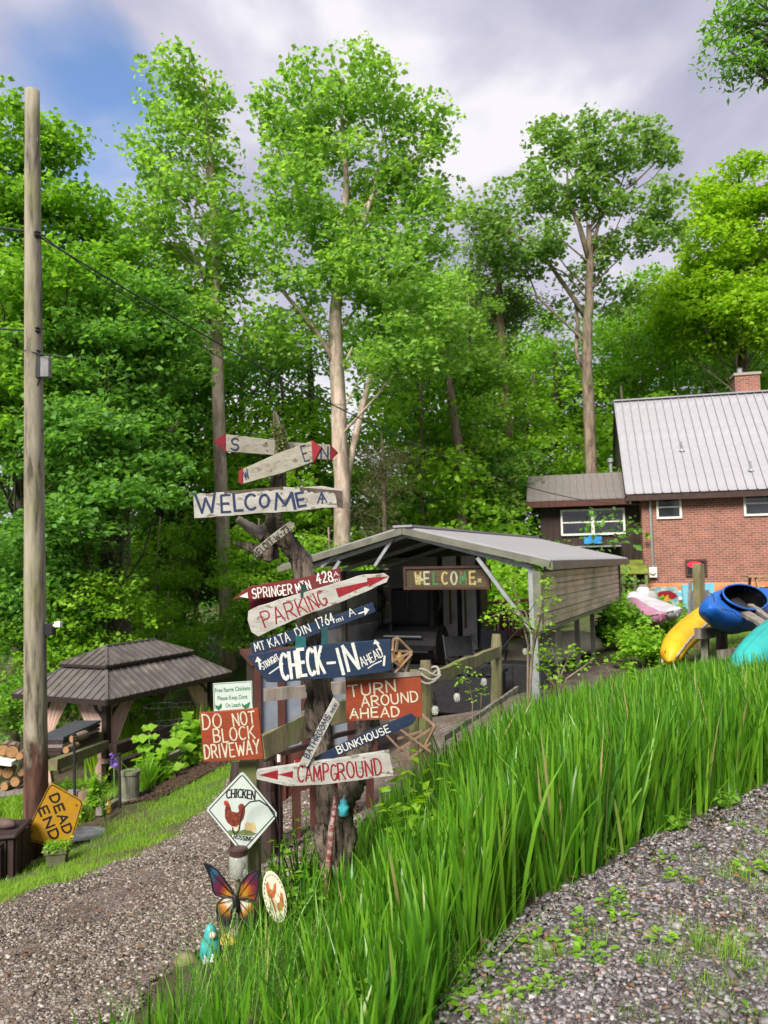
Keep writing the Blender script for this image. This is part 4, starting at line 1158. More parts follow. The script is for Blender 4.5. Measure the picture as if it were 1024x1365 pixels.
# ---------------------------------------------------------------- painted lettering
def arc(cx, cy, rx, ry, a0, a1, n=9):
    return [(cx + rx * math.cos(R_(a0 + (a1 - a0) * i / (n - 1))), cy + ry * math.sin(R_(a0 + (a1 - a0) * i / (n - 1)))) for i in range(n)]
GL = {
 'A': [[(0, 0), (.5, 1), (1, 0)], [(.2, .36), (.8, .36)]],
 'B': [[(.05, 0), (.05, 1)], [(.05, 1)] + arc(.5, .76, .38, .24, 90, -90, 7) + [(.05, .52)], [(.05, .51)] + arc(.5, .26, .46, .26, 90, -90, 7) + [(.05, 0)]],
 'C': [arc(.55, .5, .53, .5, 50, 310, 13)],
 'D': [[(.05, 0), (.05, 1)], [(.05, 1)] + arc(.35, .5, .6, .5, 90, -90, 9) + [(.05, 0)]],
 'E': [[(.95, 1), (.05, 1), (.05, 0), (.95, 0)], [(.05, .5), (.8, .5)]],
 'F': [[(.95, 1), (.05, 1), (.05, 0)], [(.05, .5), (.75, .5)]],
 'G': [arc(.52, .5, .5, .5, 50, 345, 13), [(.6, .42), (1.0, .42), (1.0, .1)]],
 'H': [[(.05, 0), (.05, 1)], [(.95, 0), (.95, 1)], [(.05, .5), (.95, .5)]],
 'I': [[(.5, 0), (.5, 1)]],
 'J': [[(.8, 1), (.8, .3)] + arc(.45, .28, .35, .28, 0, -150, 6)],
 'K': [[(.05, 0), (.05, 1)], [(.9, 1), (.1, .42)], [(.3, .56), (.95, 0)]],
 'L': [[(.08, 1), (.08, 0), (.95, 0)]],
 'M': [[(0, 0), (.12, 1), (.5, .25), (.88, 1), (1, 0)]],
 'N': [[(.05, 0), (.05, 1), (.95, 0), (.95, 1)]],
 'O': [arc(.5, .5, .5, .5, 90, 450, 17)],
 'P': [[(.05, 0), (.05, 1)], [(.05, 1)] + arc(.5, .74, .42, .26, 90, -90, 7) + [(.05, .48)]],
 'Q': [arc(.5, .5, .5, .5, 90, 450, 17), [(.6, .3), (1, -.05)]],
 'R': [[(.05, 0), (.05, 1)], [(.05, 1)] + arc(.5, .74, .42, .26, 90, -90, 7) + [(.05, .48)], [(.45, .47), (.98, 0)]],
 'S': [arc(.5, .74, .42, .26, 30, 270, 9) + arc(.5, .26, .45, .26, 90, -150, 9)[1:]],
 'T': [[(0, 1), (1, 1)], [(.5, .98), (.5, 0)]],
 'U': [[(.05, 1), (.05, .35)] + arc(.5, .33, .45, .33, 180, 360, 9) + [(.95, 1)]],
 'V': [[(0, 1), (.5, 0), (1, 1)]],
 'W': [[(0, 1), (.25, 0), (.5, .75), (.75, 0), (1, 1)]],
 'X': [[(0, 0), (1, 1)], [(0, 1), (1, 0)]],
 'Y': [[(0, 1), (.5, .48), (1, 1)], [(.5, .47), (.45, 0)]],
 '0': [arc(.5, .5, .42, .5, 90, 450, 15)],
 '1': [[(.3, .85), (.55, 1), (.55, 0)]],
 '2': [arc(.5, .72, .42, .28, 160, -30, 8) + [(.05, 0), (.95, 0)]],
 '3': [arc(.45, .75, .4, .25, 150, -80, 8), arc(.45, .26, .45, .27, 85, -150, 8)],
 '4': [[(.65, 0), (.65, 1), (.02, .34), (1, .34)]],
 '6': [[(.8, 1), (.25, .55)] + arc(.48, .28, .42, .28, 150, 500, 13)],
 '7': [[(.02, 1), (.95, 1), (.35, 0)]],
 '8': [arc(.5, .76, .36, .24, 270, 630, 11), arc(.5, .27, .45, .27, 90, 450, 13)],
 '-': [[(.1, .48), (.9, .48)]], '.': [[(.4, .0), (.6, .02)]], '~': [[(0, 0), (.5, .35), (1, 0)]],
 'm': [[(0, 0), (0, .45), (.3, .5), (.45, .4), (.45, 0)], [(.45, .38), (.8, .5), (.95, .38), (.95, 0)]],
 'i': [[(.5, 0), (.5, .45)], [(.47, .62), (.53, .66)]], 'n': [[(.1, 0), (.1, .5), (.6, .5), (.85, .35), (.85, 0)]],
}
NARROW = {'I': .25, '1': .5, '-': .6, '.': .25, ' ': .45, 'i': .2, 'J': .8, 'M': 1.15, 'W': 1.35, 'm': 1.0, 'E': .8, 'F': .8, 'L': .75}
class Plane:
    """a board's own plane: X along, Z up, Y into the scene; set up where the board stands"""
    def __init__(s, px, py, d, yaw=0.0, tilt=0.0):
        s.O = P(px, py, d)
        X = (CR * math.cos(R_(yaw)) + CF * math.sin(R_(yaw))).normalized()
        Z = CU.copy()
        Z = (Z * math.cos(R_(tilt)) + X.cross(Z) * -math.sin(R_(tilt))).normalized()
        Y = Z.cross(X).normalized(); s.X, s.Y, s.Z = X, Y, Z
        s.M = Matrix(((X.x, Y.x, Z.x, s.O.x), (X.y, Y.y, Z.y, s.O.y), (X.z, Y.z, Z.z, s.O.z), (0, 0, 0, 1)))
        s.inv = s.M.inverted()
        s.cam = s.inv @ C0
    def uv(s, px, py, y=0.0):
        d = s.inv.to_3x3() @ (P(px, py, 1) - C0)
        t = (y - s.cam.y) / d.y
        q = s.cam + d * t
        return (q.x, q.z)
def ribbon(mb, pts, w, y, taper=False):
    """flat brush stroke along local (x,z) points"""
    n = len(pts)
    if n < 2: return
    L = []; Rr = []
    for i, p in enumerate(pts):
        a = Vector(pts[max(i - 1, 0)]); b = Vector(pts[min(i + 1, n - 1)]); p = Vector(p)
        d = (b - a)
        if d.length < 1e-9: d = Vector((1, 0))
        d.normalize(); nr = Vector((-d.y, d.x))
        k = 1.0
        if 0 < i < n - 1:
            d1 = (p - a).normalized(); cs = max(.45, abs(d1.dot(d))); k = 1 / cs
        ww = w * .5 * k * random.uniform(.85, 1.12)
        if i == 0: p = p - d * w * .3
        if i == n - 1: p = p + d * w * .3
        if taper and i == n - 1: ww *= .4
        L.append(p + nr * ww); Rr.append(p - nr * ww)
    vs = [(q.x, y, q.y) for q in L] + [(q.x, y, q.y) for q in Rr]
    mb.add(vs, [(i, n + i, n + i + 1, i + 1) for i in range(n - 1)])
def word(mb, pl, txt, p0, p1, h, w, y=-.0138, jit=.04, gap=.28, serif=0, base_y=None, arcup=0):
    """letters from photo pixel p0 to p1 along the baseline, h pixels tall, w pixels brush width"""
    p0 = Vector(p0); p1 = Vector(p1)
    ws = [NARROW.get(c, .9) for c in txt]
    tot = sum(ws) + gap * (len(txt) - 1)
    ax = (p1 - p0); u = ax.length / tot; ax = ax.normalized(); up = Vector((ax.y, -ax.x))
    if up.y > 0: up = -up
    x = 0; k = 0
    o0 = pl.uv(p0.x, p0.y); o1 = pl.uv(p0.x + ax.x * 10, p0.y + ax.y * 10)
    mw = math.dist(o0, o1) / 10 * w
    for c, cw in zip(txt, ws):
        if c != ' ':
            jy = random.uniform(-jit, jit); jh = 1 + random.uniform(-jit, jit)
            sk = random.uniform(-jit, jit)
            for st in GL[c]:
                if len(st) == 2 or (len(st) < 5 and len(st) > 2):
                    st2 = []
                    for i in range(len(st) - 1):
                        a, b = st[i], st[i + 1]
                        st2.append(a)
                        if len(st) == 2: st2.append(((a[0] + b[0]) / 2 + random.uniform(-.02, .02), (a[1] + b[1]) / 2))
                    st2.append(st[-1])
                else: st2 = st
                pts = []
                for gx_, gy_ in st2:
                    g = (gx_ * cw + sk * gy_)
                    tt = (x + g) / tot
                    lift = arcup * 4 * tt * (1 - tt)
                    q = p0 + ax * ((x + g) * u) + up * ((gy_ * jh + jy) * h + lift)
                    pts.append(pl.uv(q.x, q.y))
                # sharp corners get separate strokes so the mitres stay clean
                seg = [pts[0]]; kk = 0
                for i in range(1, len(pts)):
                    seg.append(pts[i])
                    if i < len(pts) - 1:
                        a = Vector(pts[i]) - Vector(pts[i - 1]); b = Vector(pts[i + 1]) - Vector(pts[i])
                        if a.length > 0 and b.length > 0 and a.angle(b) > 1.0:
                            ribbon(mb, seg, mw, y - .00012 * (k % 9)); k += 1; seg = [pts[i]]
                ribbon(mb, seg, mw, y - .00012 * (k % 9)); k += 1
                if serif:
                    for e in (st[0], st[-1]):
                        if len(st) > 9 : continue
                        q = p0 + ax * ((x + e[0] * cw) * u) + up * (e[1] * h + arcup * 4 * ((x + e[0]) / tot) * (1 - (x + e[0]) / tot))
                        a = q - ax * serif; b = q + ax * serif
                        ribbon(mb, [pl.uv(*a), pl.uv(*b)], mw * .45, y - .00012 * (k % 9)); k += 1
        x += cw + gap
def poly(mb, pl, pts, y=-.0113, th=None):
    q = [pl.uv(*p) for p in pts]
    area = sum(q[i][0] * q[(i + 1) % len(q)][1] - q[(i + 1) % len(q)][0] * q[i][1] for i in range(len(q)))
    f = list(range(len(q)))
    if area < 0: f.reverse()
    mb.add([(x, y, z) for x, z in q], [f])
def boardmat(name, c, under=(.16, .13, .10), chip=.62, sc=30, rough=.75, edge=None):
    """brushed paint over wood grain: the wood shows in long chips"""
    m, nt, b = newmat(name)
    v = coords(nt, (1, 1, 5))
    g = noise(nt, v, 14, 8, .7, .5)
    v2 = coords(nt, (1, 1, 2.2))
    ch = noise(nt, v2, sc, 6, .7)
    col = mix(nt, ramp(nt, g, [(.3, 0.), (.7, 1.)]), S(c, .72), c)
    if under:
        col = mix(nt, ramp(nt, ch, [(chip, 0.), (chip + .05, 1.)]), col, under)
        col = mix(nt, ramp(nt, noise(nt, coords(nt, (1, 1, 2)), 6, 5), [(.42, 0.), (.72, .55)]), col, under)
        col = mix(nt, ramp(nt, noise(nt, coords(nt), 130, 3), [(.6, 0.), (.68, .5)]), col, S(under, .4))
    nt.links.new(col, b.inputs['Base Color']); b.inputs['Roughness'].default_value = rough
    bump(nt, b, g, .35, .004)
    return m
B_WHITE = boardmat('white_painted_board', (.42, .415, .38), (.15, .12, .09), .565, 16)
B_CREAM = boardmat('cream_weathered_board', (.32, .305, .25), (.13, .105, .07), .555, 15)
B_RED = boardmat('red_painted_board', (.15, .012, .02), (.06, .035, .025), .60)
B_BLUE = boardmat('navy_painted_board', (.006, .023, .066), (.025, .028, .035), .57)
B_NAVY = boardmat('dark_navy_painted_board', (.007, .020, .055), (.03, .03, .035), .60)
B_ORANGE = boardmat('red_orange_stained_board', (.27, .045, .014), (.12, .035, .02), .60)
B_SIDE = M['grey_wood']
P_NAVY = surf('navy_brush_paint', (.006, .015, .062), (.02, .035, .08), 40, .6)
P_WHITE = surf('white_brush_paint', (.60, .60, .55), (.42, .43, .4), 40, .6)
P_RED = surf('red_brush_paint', (.24, .009, .017), (.15, .008, .013), 40, .6)
P_DRED = surf('dark_red_brush_paint', (.18, .008, .018), (.12, .008, .014), 40, .6)
P_BLACK = surf('black_print', (.015, .014, .014), (.01, .01, .01), 40, .6)
P_CREAM = surf('cream_brush_paint', (.55, .51, .38), (.38, .34, .25), 40, .6)
P_GREEN = surf('green_print', (.02, .16, .06), (.015, .12, .045), 40, .6)
RUST = surf('rusty_screw', (.07, .035, .02), None, 30, .6)
SIGNS = 'hand painted arrow boards nailed to the driftwood signpost'
def sign(name, label, pl, outline, mat, th=.022, group=SIGNS, rough_edge=0, cat='sign', frames=()):
    """board with the outline (photo pixels) cut out of a plank standing in plane pl"""
    root = thing(name, label, cat, mw=pl.M, group=group)
    q = []
    n = len(outline)
    for i in range(n):
        a = Vector(outline[i]); b = Vector(outline[(i + 1) % n])
        q.append(tuple(a))
        if rough_edge:
            L = (b - a).length; k = int(L / 9)
            for j in range(1, k):
                t = j / k; nrm = Vector((-(b - a).y, (b - a).x)).normalized()
                q.append(tuple(a.lerp(b, t) + nrm * random.uniform(-rough_edge, rough_edge)))
    mb = MB(); mb.prism([pl.uv(*p) for p in q], -th / 2, th / 2)
    o = mb.build('board', mat, root, bevel=.0018 if th > .01 else 0)
    if th > .012 and cat == 'sign' and group == SIGNS:
        xs_ = [p[0] for p in outline]; px_ = max(min(428 if pl.O.z < 1.9 else 376, max(xs_) - 14), min(xs_) + 14)
        ys_ = []
        for i in range(n):
            a, b = outline[i], outline[(i + 1) % n]
            if (a[0] - px_) * (b[0] - px_) < 0: ys_.append(a[1] + (b[1] - a[1]) * (px_ - a[0]) / (b[0] - a[0]))
        if len(ys_) >= 2:
            for f_ in (.25, .75):
                u_, w_ = pl.uv(px_ + random.uniform(-3, 3), min(ys_) * (1 - f_) + max(ys_) * f_)
                nb_ = MB(); nb_.lathe([(.0045, 0), (.0045, .002), (.003, .003), (0, .0032)], (u_, -th / 2 - .0005, w_), 8, Matrix.Rotation(R_(90), 3, 'X')); nb_.build('screw', RUST, root)
    return root
D = 4.6
def letters(root, mat, fn, name='lettering'):
    mb = MB(); fn(mb); return mb.build(name, mat, root)

# compass boards
pl = Plane(330, 594, 4.55, 12); r = sign('arrow_board', 'grey white compass board with dark red tip marked S, left of the post top', pl, [(301, 579), (367, 587), (366, 607), (301, 602)], B_CREAM)
letters(r, P_NAVY, lambda mb: word(mb, pl, 'S', (307, 599), (318, 600), 16, 2.0))
letters(r, P_DRED, lambda mb: mb.prism([pl.uv(*p) for p in [(285, 588), (300.8, 578), (300.8, 603)]], -.014, .014), 'arrow_tip')
pl = Plane(420, 605, 4.75, 12); r = sign('arrow_board', 'grey white compass board end with dark red tip marked N, right of the post top', pl, [(376, 589), (440, 593), (440, 613), (376, 610)], B_CREAM)
letters(r, P_NAVY, lambda mb: word(mb, pl, 'N', (427, 611), (437, 611), 15, 1.8))
letters(r, P_DRED, lambda mb: mb.prism([pl.uv(*p) for p in [(451, 604), (440.2, 593), (440.2, 614.5)]], -.014, .014), 'arrow_tip')
pl = Plane(372, 615, 4.48, -14); r = sign('arrow_board', 'grey white compass board marked W and E with red ends, tilted across the post', pl, [(325, 625), (372, 604), (416, 588), (418, 616), (376, 631), (325, 645)], B_CREAM)
letters(r, P_NAVY, lambda mb: word(mb, pl, 'W', (328, 639), (334, 637), 13, 1.5)); letters(r, P_NAVY, lambda mb: word(mb, pl, 'E', (407, 615), (414, 613), 20, 1.7))
letters(r, P_RED, lambda mb: (mb.prism([pl.uv(*p) for p in [(416, 587), (429, 597), (419, 617)]], -.015, .013), mb.prism([pl.uv(*p) for p in [(325, 624), (319.5, 629), (319.5, 643), (325, 646)]], -.015, .013)), 'arrow_tip')
# WELCOME
pl = Plane(360, 668, 4.42, 0)
r = sign('welcome_board', 'long chipped white board lettered welcome in navy with a small trail mark', pl, [(259, 659), (300, 656), (345, 652), (378, 649), (400, 650), (430, 648), (457, 653), (459, 677), (430, 677), (395, 682), (350, 684), (300, 688), (260, 691)], B_WHITE, .035, rough_edge=.5)
def fn(mb):
    word(mb, pl, 'W', (264, 685), (290, 683), 25, 3.3); word(mb, pl, 'EL', (296, 682), (325, 680), 22, 3.3); word(mb, pl, 'C', (328, 680), (343, 679), 21, 3.3); word(mb, pl, 'O', (347, 676), (359, 676), 17, 3.3); word(mb, pl, 'M', (368, 679), (394, 678), 22, 3.6); word(mb, pl, 'E', (398, 676), (409, 674), 18, 3.3)

mb = MB(); word(mb, pl, 'A', (424, 670), (436, 669), 14, 1.9, y=-.0186); ribbon(mb, [pl.uv(430, 671), pl.uv(430, 659)], .008, -.0196); mb.build('trail_mark', P_NAVY, r)
mb = MB(); fn(mb)
for i, v_ in enumerate(mb.v): mb.v[i] = (v_[0], v_[1] - .005 if v_[1] > -.017 else v_[1], v_[2])
mb.build('lettering', P_NAVY, r)
bw_ = surf('dark_bare_wood', (.10, .075, .055), (.05, .04, .03), 30, .9)
for (x0, y0, x1, y1, h_) in ((300, 656.5, 378, 650.5, 3), (400, 651, 456, 656, 5)):
    mb = MB(); n = 14; up_ = [(x0 + (x1 - x0) * k / n, y0 + (y1 - y0) * k / n - 1.6) for k in range(n + 1)]
    lo_ = [(x, y + 1.6 + random.uniform(.5, h_)) for x, y in up_]
    mb.add([(pl.uv(*p)[0], -.0192, pl.uv(*p)[1]) for p in up_ + lo_], [(k, n + 1 + k, n + 2 + k, k + 1) for k in range(n)]); mb.build('bare_wood_patch', bw_, r)
mb = MB(); poly(mb, pl, [(447, 657), (456, 654), (458, 676), (450, 676.5), (449, 668)], -.0196); mb.build('bare_wood_patch', bw_, r)
# BELOIT
pl = Plane(366, 719, 4.45, 10)
r = sign('arrow_board', 'narrow pale pointed board lettered beloit, steeply tilted', pl, [(338, 733), (366, 710), (386, 695), (393, 697), (392, 704), (366, 724), (340, 747)], B_CREAM, .02)
letters(r, P_BLACK, lambda mb: (word(mb, pl, 'BELOIT', (342, 744), (366, 723), 9, 1.3), word(mb, pl, 'W-', (369, 721), (378, 714), 8, 1.2), word(mb, pl, '73.', (379, 712), (388, 704), 7.5, 1.2)))
# SPRINGER MTN
pl = Plane(390, 783, 4.46, -8)
r = sign('arrow_board', 'dark red board lettered springer mtn 428 mi, pointing left', pl, [(311, 799), (330, 784), (336, 781), (400, 771), (453, 757), (456, 777), (398, 791), (333, 799), (331, 796)], B_RED, .024, rough_edge=.3)
letters(r, P_WHITE, lambda mb: (word(mb, pl, 'SPRINGER', (338, 798), (391, 791), 13, 1.6), word(mb, pl, 'MTN', (397, 790), (416, 784), 12, 1.5), word(mb, pl, '428', (424, 778), (445, 774), 14, 1.7),
        word(mb, pl, 'mi', (446, 776), (454, 774), 7, .9), word(mb, pl, 'A', (446, 768), (452, 767), 6, .8), poly(mb, pl, [(320, 795), (331, 789), (332, 797)], -.0138)))
pl2 = Plane(360, 812, 4.56, -8)
r = sign('red_plank', 'plain chipped red brown plank behind the parking board', pl2, [(333, 800), (450, 776), (452, 782), (420, 800), (372, 812), (334, 828)], B_RED, .02)
# PARKING
pl = Plane(425, 805, 4.40, -6)
r = sign('arrow_board', 'white board lettered parking with long red arrow to the right', pl, [(332, 814), (344, 808), (400, 791), (450, 776), (485, 766), (512, 764), (519, 769), (516, 776), (480, 792), (440, 808), (400, 823), (345, 848), (336, 842), (331, 826)], B_WHITE, .03, rough_edge=.6)
def fn(mb):
    word(mb, pl, 'PARK', (354, 836), (412, 816), 21, 2.0, y=-.0155); word(mb, pl, 'ING', (413, 815), (438, 804), 20, 2.0, y=-.0155)
letters(r, P_RED, fn)
letters(r, P_RED, lambda mb: (poly(mb, pl, [(448, 784), (490, 775), (490, 770), (518, 768), (492, 782), (492, 779), (452, 796)], -.0165),), 'painted_arrow')
# MT KATAHDIN
pl = Plane(418, 837, 4.42, -8)
r = sign('arrow_board', 'navy board lettered mt kata din 1764 mi with small arrow right', pl, [(334, 857), (400, 836), (497, 803), (501, 815), (440, 839), (338, 874)], B_BLUE, .024, rough_edge=.3)
letters(r, P_WHITE, lambda mb: (word(mb, pl, 'MT', (342, 868), (355, 864), 11, 1.3), word(mb, pl, 'KATA', (361, 863), (388, 853), 12, 1.3), word(mb, pl, 'DIN', (397, 849), (416, 841), 11, 1.3),
        word(mb, pl, '1764', (425, 838), (448, 829), 13, 1.5), word(mb, pl, 'mi', (450, 829), (459, 826), 8, 1), word(mb, pl, 'A', (467, 822), (475, 819), 10, 1.1)))
letters(r, P_WHITE, lambda mb: (ribbon(mb, [pl.uv(479, 817.5), pl.uv(486, 815)], .008, -.0138), poly(mb, pl, [(486, 809), (493, 812), (487, 820)], -.0142)), 'painted_arrow')
# CHECK-IN
pl = Plane(430, 880, 4.36, -3)
r = sign('check_in_board', 'large blue board lettered check in straight ahead', pl, [(330, 873), (380, 866), (440, 858), (521, 852), (522, 893), (470, 901), (365, 909), (356, 908)], B_BLUE, .034, rough_edge=.3)
def fn(mb):
    word(mb, pl, 'CHECK', (377, 904), (434, 897), 34, 4.2, y=-.0175); word(mb, pl, '-', (437, 901), (450, 900), 34, 3.2, y=-.0175); word(mb, pl, 'IN', (456, 897), (480, 891), 34, 4.2, y=-.0175)
    word(mb, pl, 'STRAIGHT', (352, 892), (374, 878), 8.5, 1.1, y=-.0175); word(mb, pl, 'AHEAD', (484, 888), (512, 874), 12, 1.3, y=-.0175)
    ribbon(mb, [pl.uv(360, 897), pl.uv(370, 890), pl.uv(378, 884)], .007, -.0177); ribbon(mb, [pl.uv(491, 890), pl.uv(498, 885), pl.uv(509, 880)], .006, -.0177)
    ribbon(mb, [pl.uv(348, 891), pl.uv(346, 880)], .011, -.0177); poly(mb, pl, [(341, 882), (344, 874), (350, 880)], -.018)
    ribbon(mb, [pl.uv(508, 866), pl.uv(503, 857)], .010, -.0177); poly(mb, pl, [(498, 858), (500, 851.5), (507, 857)], -.018)
    ribbon(mb, [pl.uv(512, 886), pl.uv(513, 874)], .012, -.0177)
letters(r, P_WHITE, fn)
# TURN AROUND AHEAD
pl = Plane(511, 928, 4.44, -2)
r = sign('turn_around_board', 'red orange board lettered turn around ahead in cream', pl, [(461, 903), (561, 897), (563, 955), (462, 961)], B_ORANGE, .03)
mb = MB(); mb.prism([pl.uv(*p) for p in [(460, 898), (561, 894.5), (561.5, 900), (461, 907)]], -.02, -.0155); mb.build('bare_top_edge', B_SIDE, r)
def fn(mb):
    word(mb, pl, 'TURN', (466, 928), (528, 921), 15, 2.1, y=-.016); word(mb, pl, 'AROUND', (483, 941.5), (558, 934), 13.5, 2.0, y=-.016); word(mb, pl, 'AHEAD', (467, 957), (533, 953.5), 13, 2.1, y=-.016)
letters(r, P_CREAM, fn)
# BATHROOMS
pl = Plane(425, 975, 4.32, 4)
r = sign('arrow_board', 'narrow white board lettered bathrooms, steeply tilted', pl, [(399, 1018), (445, 929), (453, 938), (410, 1022)], B_WHITE, .02)
letters(r, P_NAVY, lambda mb: (word(mb, pl, 'BATHROOMS', (411, 1010), (441, 954), 7.5, 1.1), word(mb, pl, 'AHEAD', (443, 950), (450, 938), 4, .6)))
# BUNKHOUSE
pl = Plane(487, 985, 4.34, -6)
r = sign('arrow_board', 'dark navy board lettered bunkhouse, tilted up to the right', pl, [(419, 1010), (482, 978), (548, 951), (555, 957), (550, 965), (490, 990), (424, 1020)], B_NAVY, .024, rough_edge=.3)
letters(r, P_WHITE, lambda mb: word(mb, pl, 'BUNKHOUSE', (452, 1004), (521, 974), 9.5, 1.4))
# CAMPGROUND
pl = Plane(435, 1026, 4.34, 0)
r = sign('arrow_board', 'white pointed board lettered campground with red double arrow left', pl, [(342, 1031), (343, 1026), (400, 1017), (440, 1012), (519, 1000), (525, 1033), (480, 1039), (430, 1045), (385, 1047), (343, 1038)], B_WHITE, .028, rough_edge=.3)
letters(r, P_RED, lambda mb: (word(mb, pl, 'CAMPG', (398, 1041), (450, 1038), 21, 2.2, y=-.0145), word(mb, pl, 'ROUND', (452, 1038), (510, 1031), 21, 2.2, y=-.0145),
        poly(mb, pl, [(346, 1032), (371, 1025), (371, 1038)], -.015), poly(mb, pl, [(371.5, 1031.5), (391, 1026.5), (391, 1036)], -.015)))

# ---------------------------------------------------------------- driftwood post
bq = P(452, 1215, 4.62)
post = thing('driftwood_signpost', 'gnarled driftwood trunk carrying the painted arrow boards', 'signpost', (bq.x, bq.y, tz(bq.x, bq.y)))
PO = Vector(post.location)
def gn(mb, pts, rads, wob=.16, n=11, sub=5):
    """twisting ridged limb"""
    W = [P(*p) - PO for p in pts]
    n = n + 9; sub = sub * 3
    ph = [random.uniform(0, 6.28) for _ in range(6)]
    c = []; rr = []
    for i in range(len(W) - 1):
        for k in range(sub):
            t = k / sub; p0 = W[max(i - 1, 0)]; p1 = W[i]; p2 = W[i + 1]; p3 = W[min(i + 2, len(W) - 1)]
            c.append(.5 * ((2 * p1) + (p2 - p0) * t + (2 * p0 - 5 * p1 + 4 * p2 - p3) * t * t + (3 * p1 - p0 - 3 * p2 + p3) * t ** 3))
            rr.append(rads[i] * (1 - t) + rads[i + 1] * t)
    c.append(W[-1]); rr.append(rads[-1])
    b = len(mb.v); vs = []; fs = []; s_ = 0
    for i, p in enumerate(c):
        d = (c[min(i + 1, len(c) - 1)] - c[max(i - 1, 0)]).normalized()
        X = d.cross(Vector((0, 1, 0))).normalized(); Y = X.cross(d).normalized()
        if i: s_ += (p - c[i - 1]).length
        for k in range(n):
            a = 6.2832 * k / n; a2 = a + s_ * 1.6
            r = rr[i] * (1 + wob * (.75 * math.sin(3 * a2 + ph[0] + 2 * math.sin(s_ * 5 + ph[1])) + .55 * math.sin(7 * a2 + ph[2]) + .5 * math.sin(s_ * 19 + ph[3] + a) + .35 * math.sin(11 * a2 + s_ * 9 + ph[4])) + wob * .5 * random.uniform(-1, 1))
            vs.append(p + X * (math.cos(a) * r) + Y * (math.sin(a) * r))
    for i in range(len(c) - 1):
        for k in range(n): fs.append((i * n + k, i * n + (k + 1) % n, (i + 1) * n + (k + 1) % n, (i + 1) * n + k))
    fs.append(tuple(reversed(range(n)))); fs.append(tuple(range((len(c) - 1) * n, len(c) * n)))
    mb.add(vs, fs)
m = barkmat('driftwood_bark', (.15, .115, .09), (.018, .014, .011), 26, (1, 1, .14), .03, 1.0); M['drift'] = m
m2 = barkmat('pale_split_wood', (.42, .35, .27), (.2, .15, .11), 18, (1, 1, .12), .015, .8)
mb = MB(); gn(mb, [(455, 1240, 4.64), (458, 1150, 4.62), (455, 1085, 4.62), (470, 1045, 4.64), (482, 1000, 4.66), (492, 960, 4.7), (490, 905, 4.72)], [.055, .062, .066, .06, .062, .055, .045], .3); mb.build('trunk', M['drift'], post, smooth=True)
mb = MB(); gn(mb, [(445, 1240, 4.72), (440, 1180, 4.7), (436, 1080, 4.68), (430, 1000, 4.64), (424, 930, 4.62), (415, 860, 4.6), (408, 800, 4.6), (398, 745, 4.6), (375, 712, 4.6), (362, 700, 4.6)], [.05, .045, .05, .06, .068, .064, .06, .052, .048, .02], .28); mb.build('trunk', M['drift'], post, smooth=True)
mb = MB(); gn(mb, [(385, 728, 4.6), (370, 705, 4.6), (366, 680, 4.6), (372, 640, 4.6), (376, 605, 4.6), (372, 580, 4.6), (369, 562, 4.6), (366, 549, 4.6)], [.04, .05, .042, .04, .04, .033, .022, .008], .25); mb.build('upper_limb', M['drift'], post, smooth=True)
mb = MB(); gn(mb, [(352, 716, 4.6), (335, 705, 4.6), (316, 692, 4.58)], [.035, .03, .02], .2, 8, 3); mb.build('stub_limb', M['grey_wood'], post, smooth=True)
mb = MB(); gn(mb, [(362, 742, 4.62), (345, 735, 4.6), (330, 730, 4.58), (311, 723, 4.56)], [.035, .032, .024, .008], .2, 8, 3); mb.build('stub_limb', M['drift'], post, smooth=True)
mb = MB(); gn(mb, [(360, 745, 4.62), (358, 715, 4.6), (352, 698, 4.62)], [.05, .045, .02], .25, 8, 4); mb.build('stub_limb', M['drift'], post, smooth=True)
mb = MB(); gn(mb, [(395, 765, 4.63), (410, 748, 4.66), (404, 738, 4.68), (392, 745, 4.7)], [.04, .03, .02, .01], .2, 8, 3); mb.build('stub_limb', M['grey_wood'], post, smooth=True)
mb = MB(); gn(mb, [(443, 1235, 4.56), (446, 1180, 4.55), (443, 1125, 4.56), (447, 1060, 4.58)], [.05, .035, .022, .01], .3, 8, 5); mb.build('split_wood', m2, post, smooth=True)
mb = MB(); gn(mb, [(425, 1100, 4.6), (432, 1120, 4.6), (450, 1150, 4.58)], [.03, .05, .06], .3, 8, 3); mb.build('stub_limb', M['drift'], post, smooth=True)
mb = MB(); gn(mb, [(418, 845, 4.52), (416, 905, 4.50)], [.02, .03], .2, 8, 3); mb.build('stub_limb', M['drift'], post, smooth=True)
# moss on the tip
mp = []
for i in range(500):
    t = random.random(); q = P(370 + t * 8, 565 + t * 38, 4.6 - .035) - PO
    mp.append(tuple(q + Vector((random.uniform(-.035, .035), random.uniform(-.03, .03), random.uniform(-.02, .02)))))
leaf_object('moss', mp, .016, leafmat('lichen', (.12, .15, .05), (.19, .22, .08), (.3, .32, .14)), post)
# red peeling stick leaning on the post
a = P(431, 1222, 4.5); b = P(449, 1046, 4.46)
st = thing('red_stick', 'peeling red and white painted stick leaning on the signpost', 'stick', a)
mb = MB(); mb.tube([Vector((0, 0, -.1)), (b - a) * .3, (b - a) * .65, b - a], [.018, .02, .017, .008], 9, wob=.08); mb.build('shaft', boardmat('peeling_red', (.17, .03, .03), (.30, .22, .19), .5, 22), st, smooth=True)
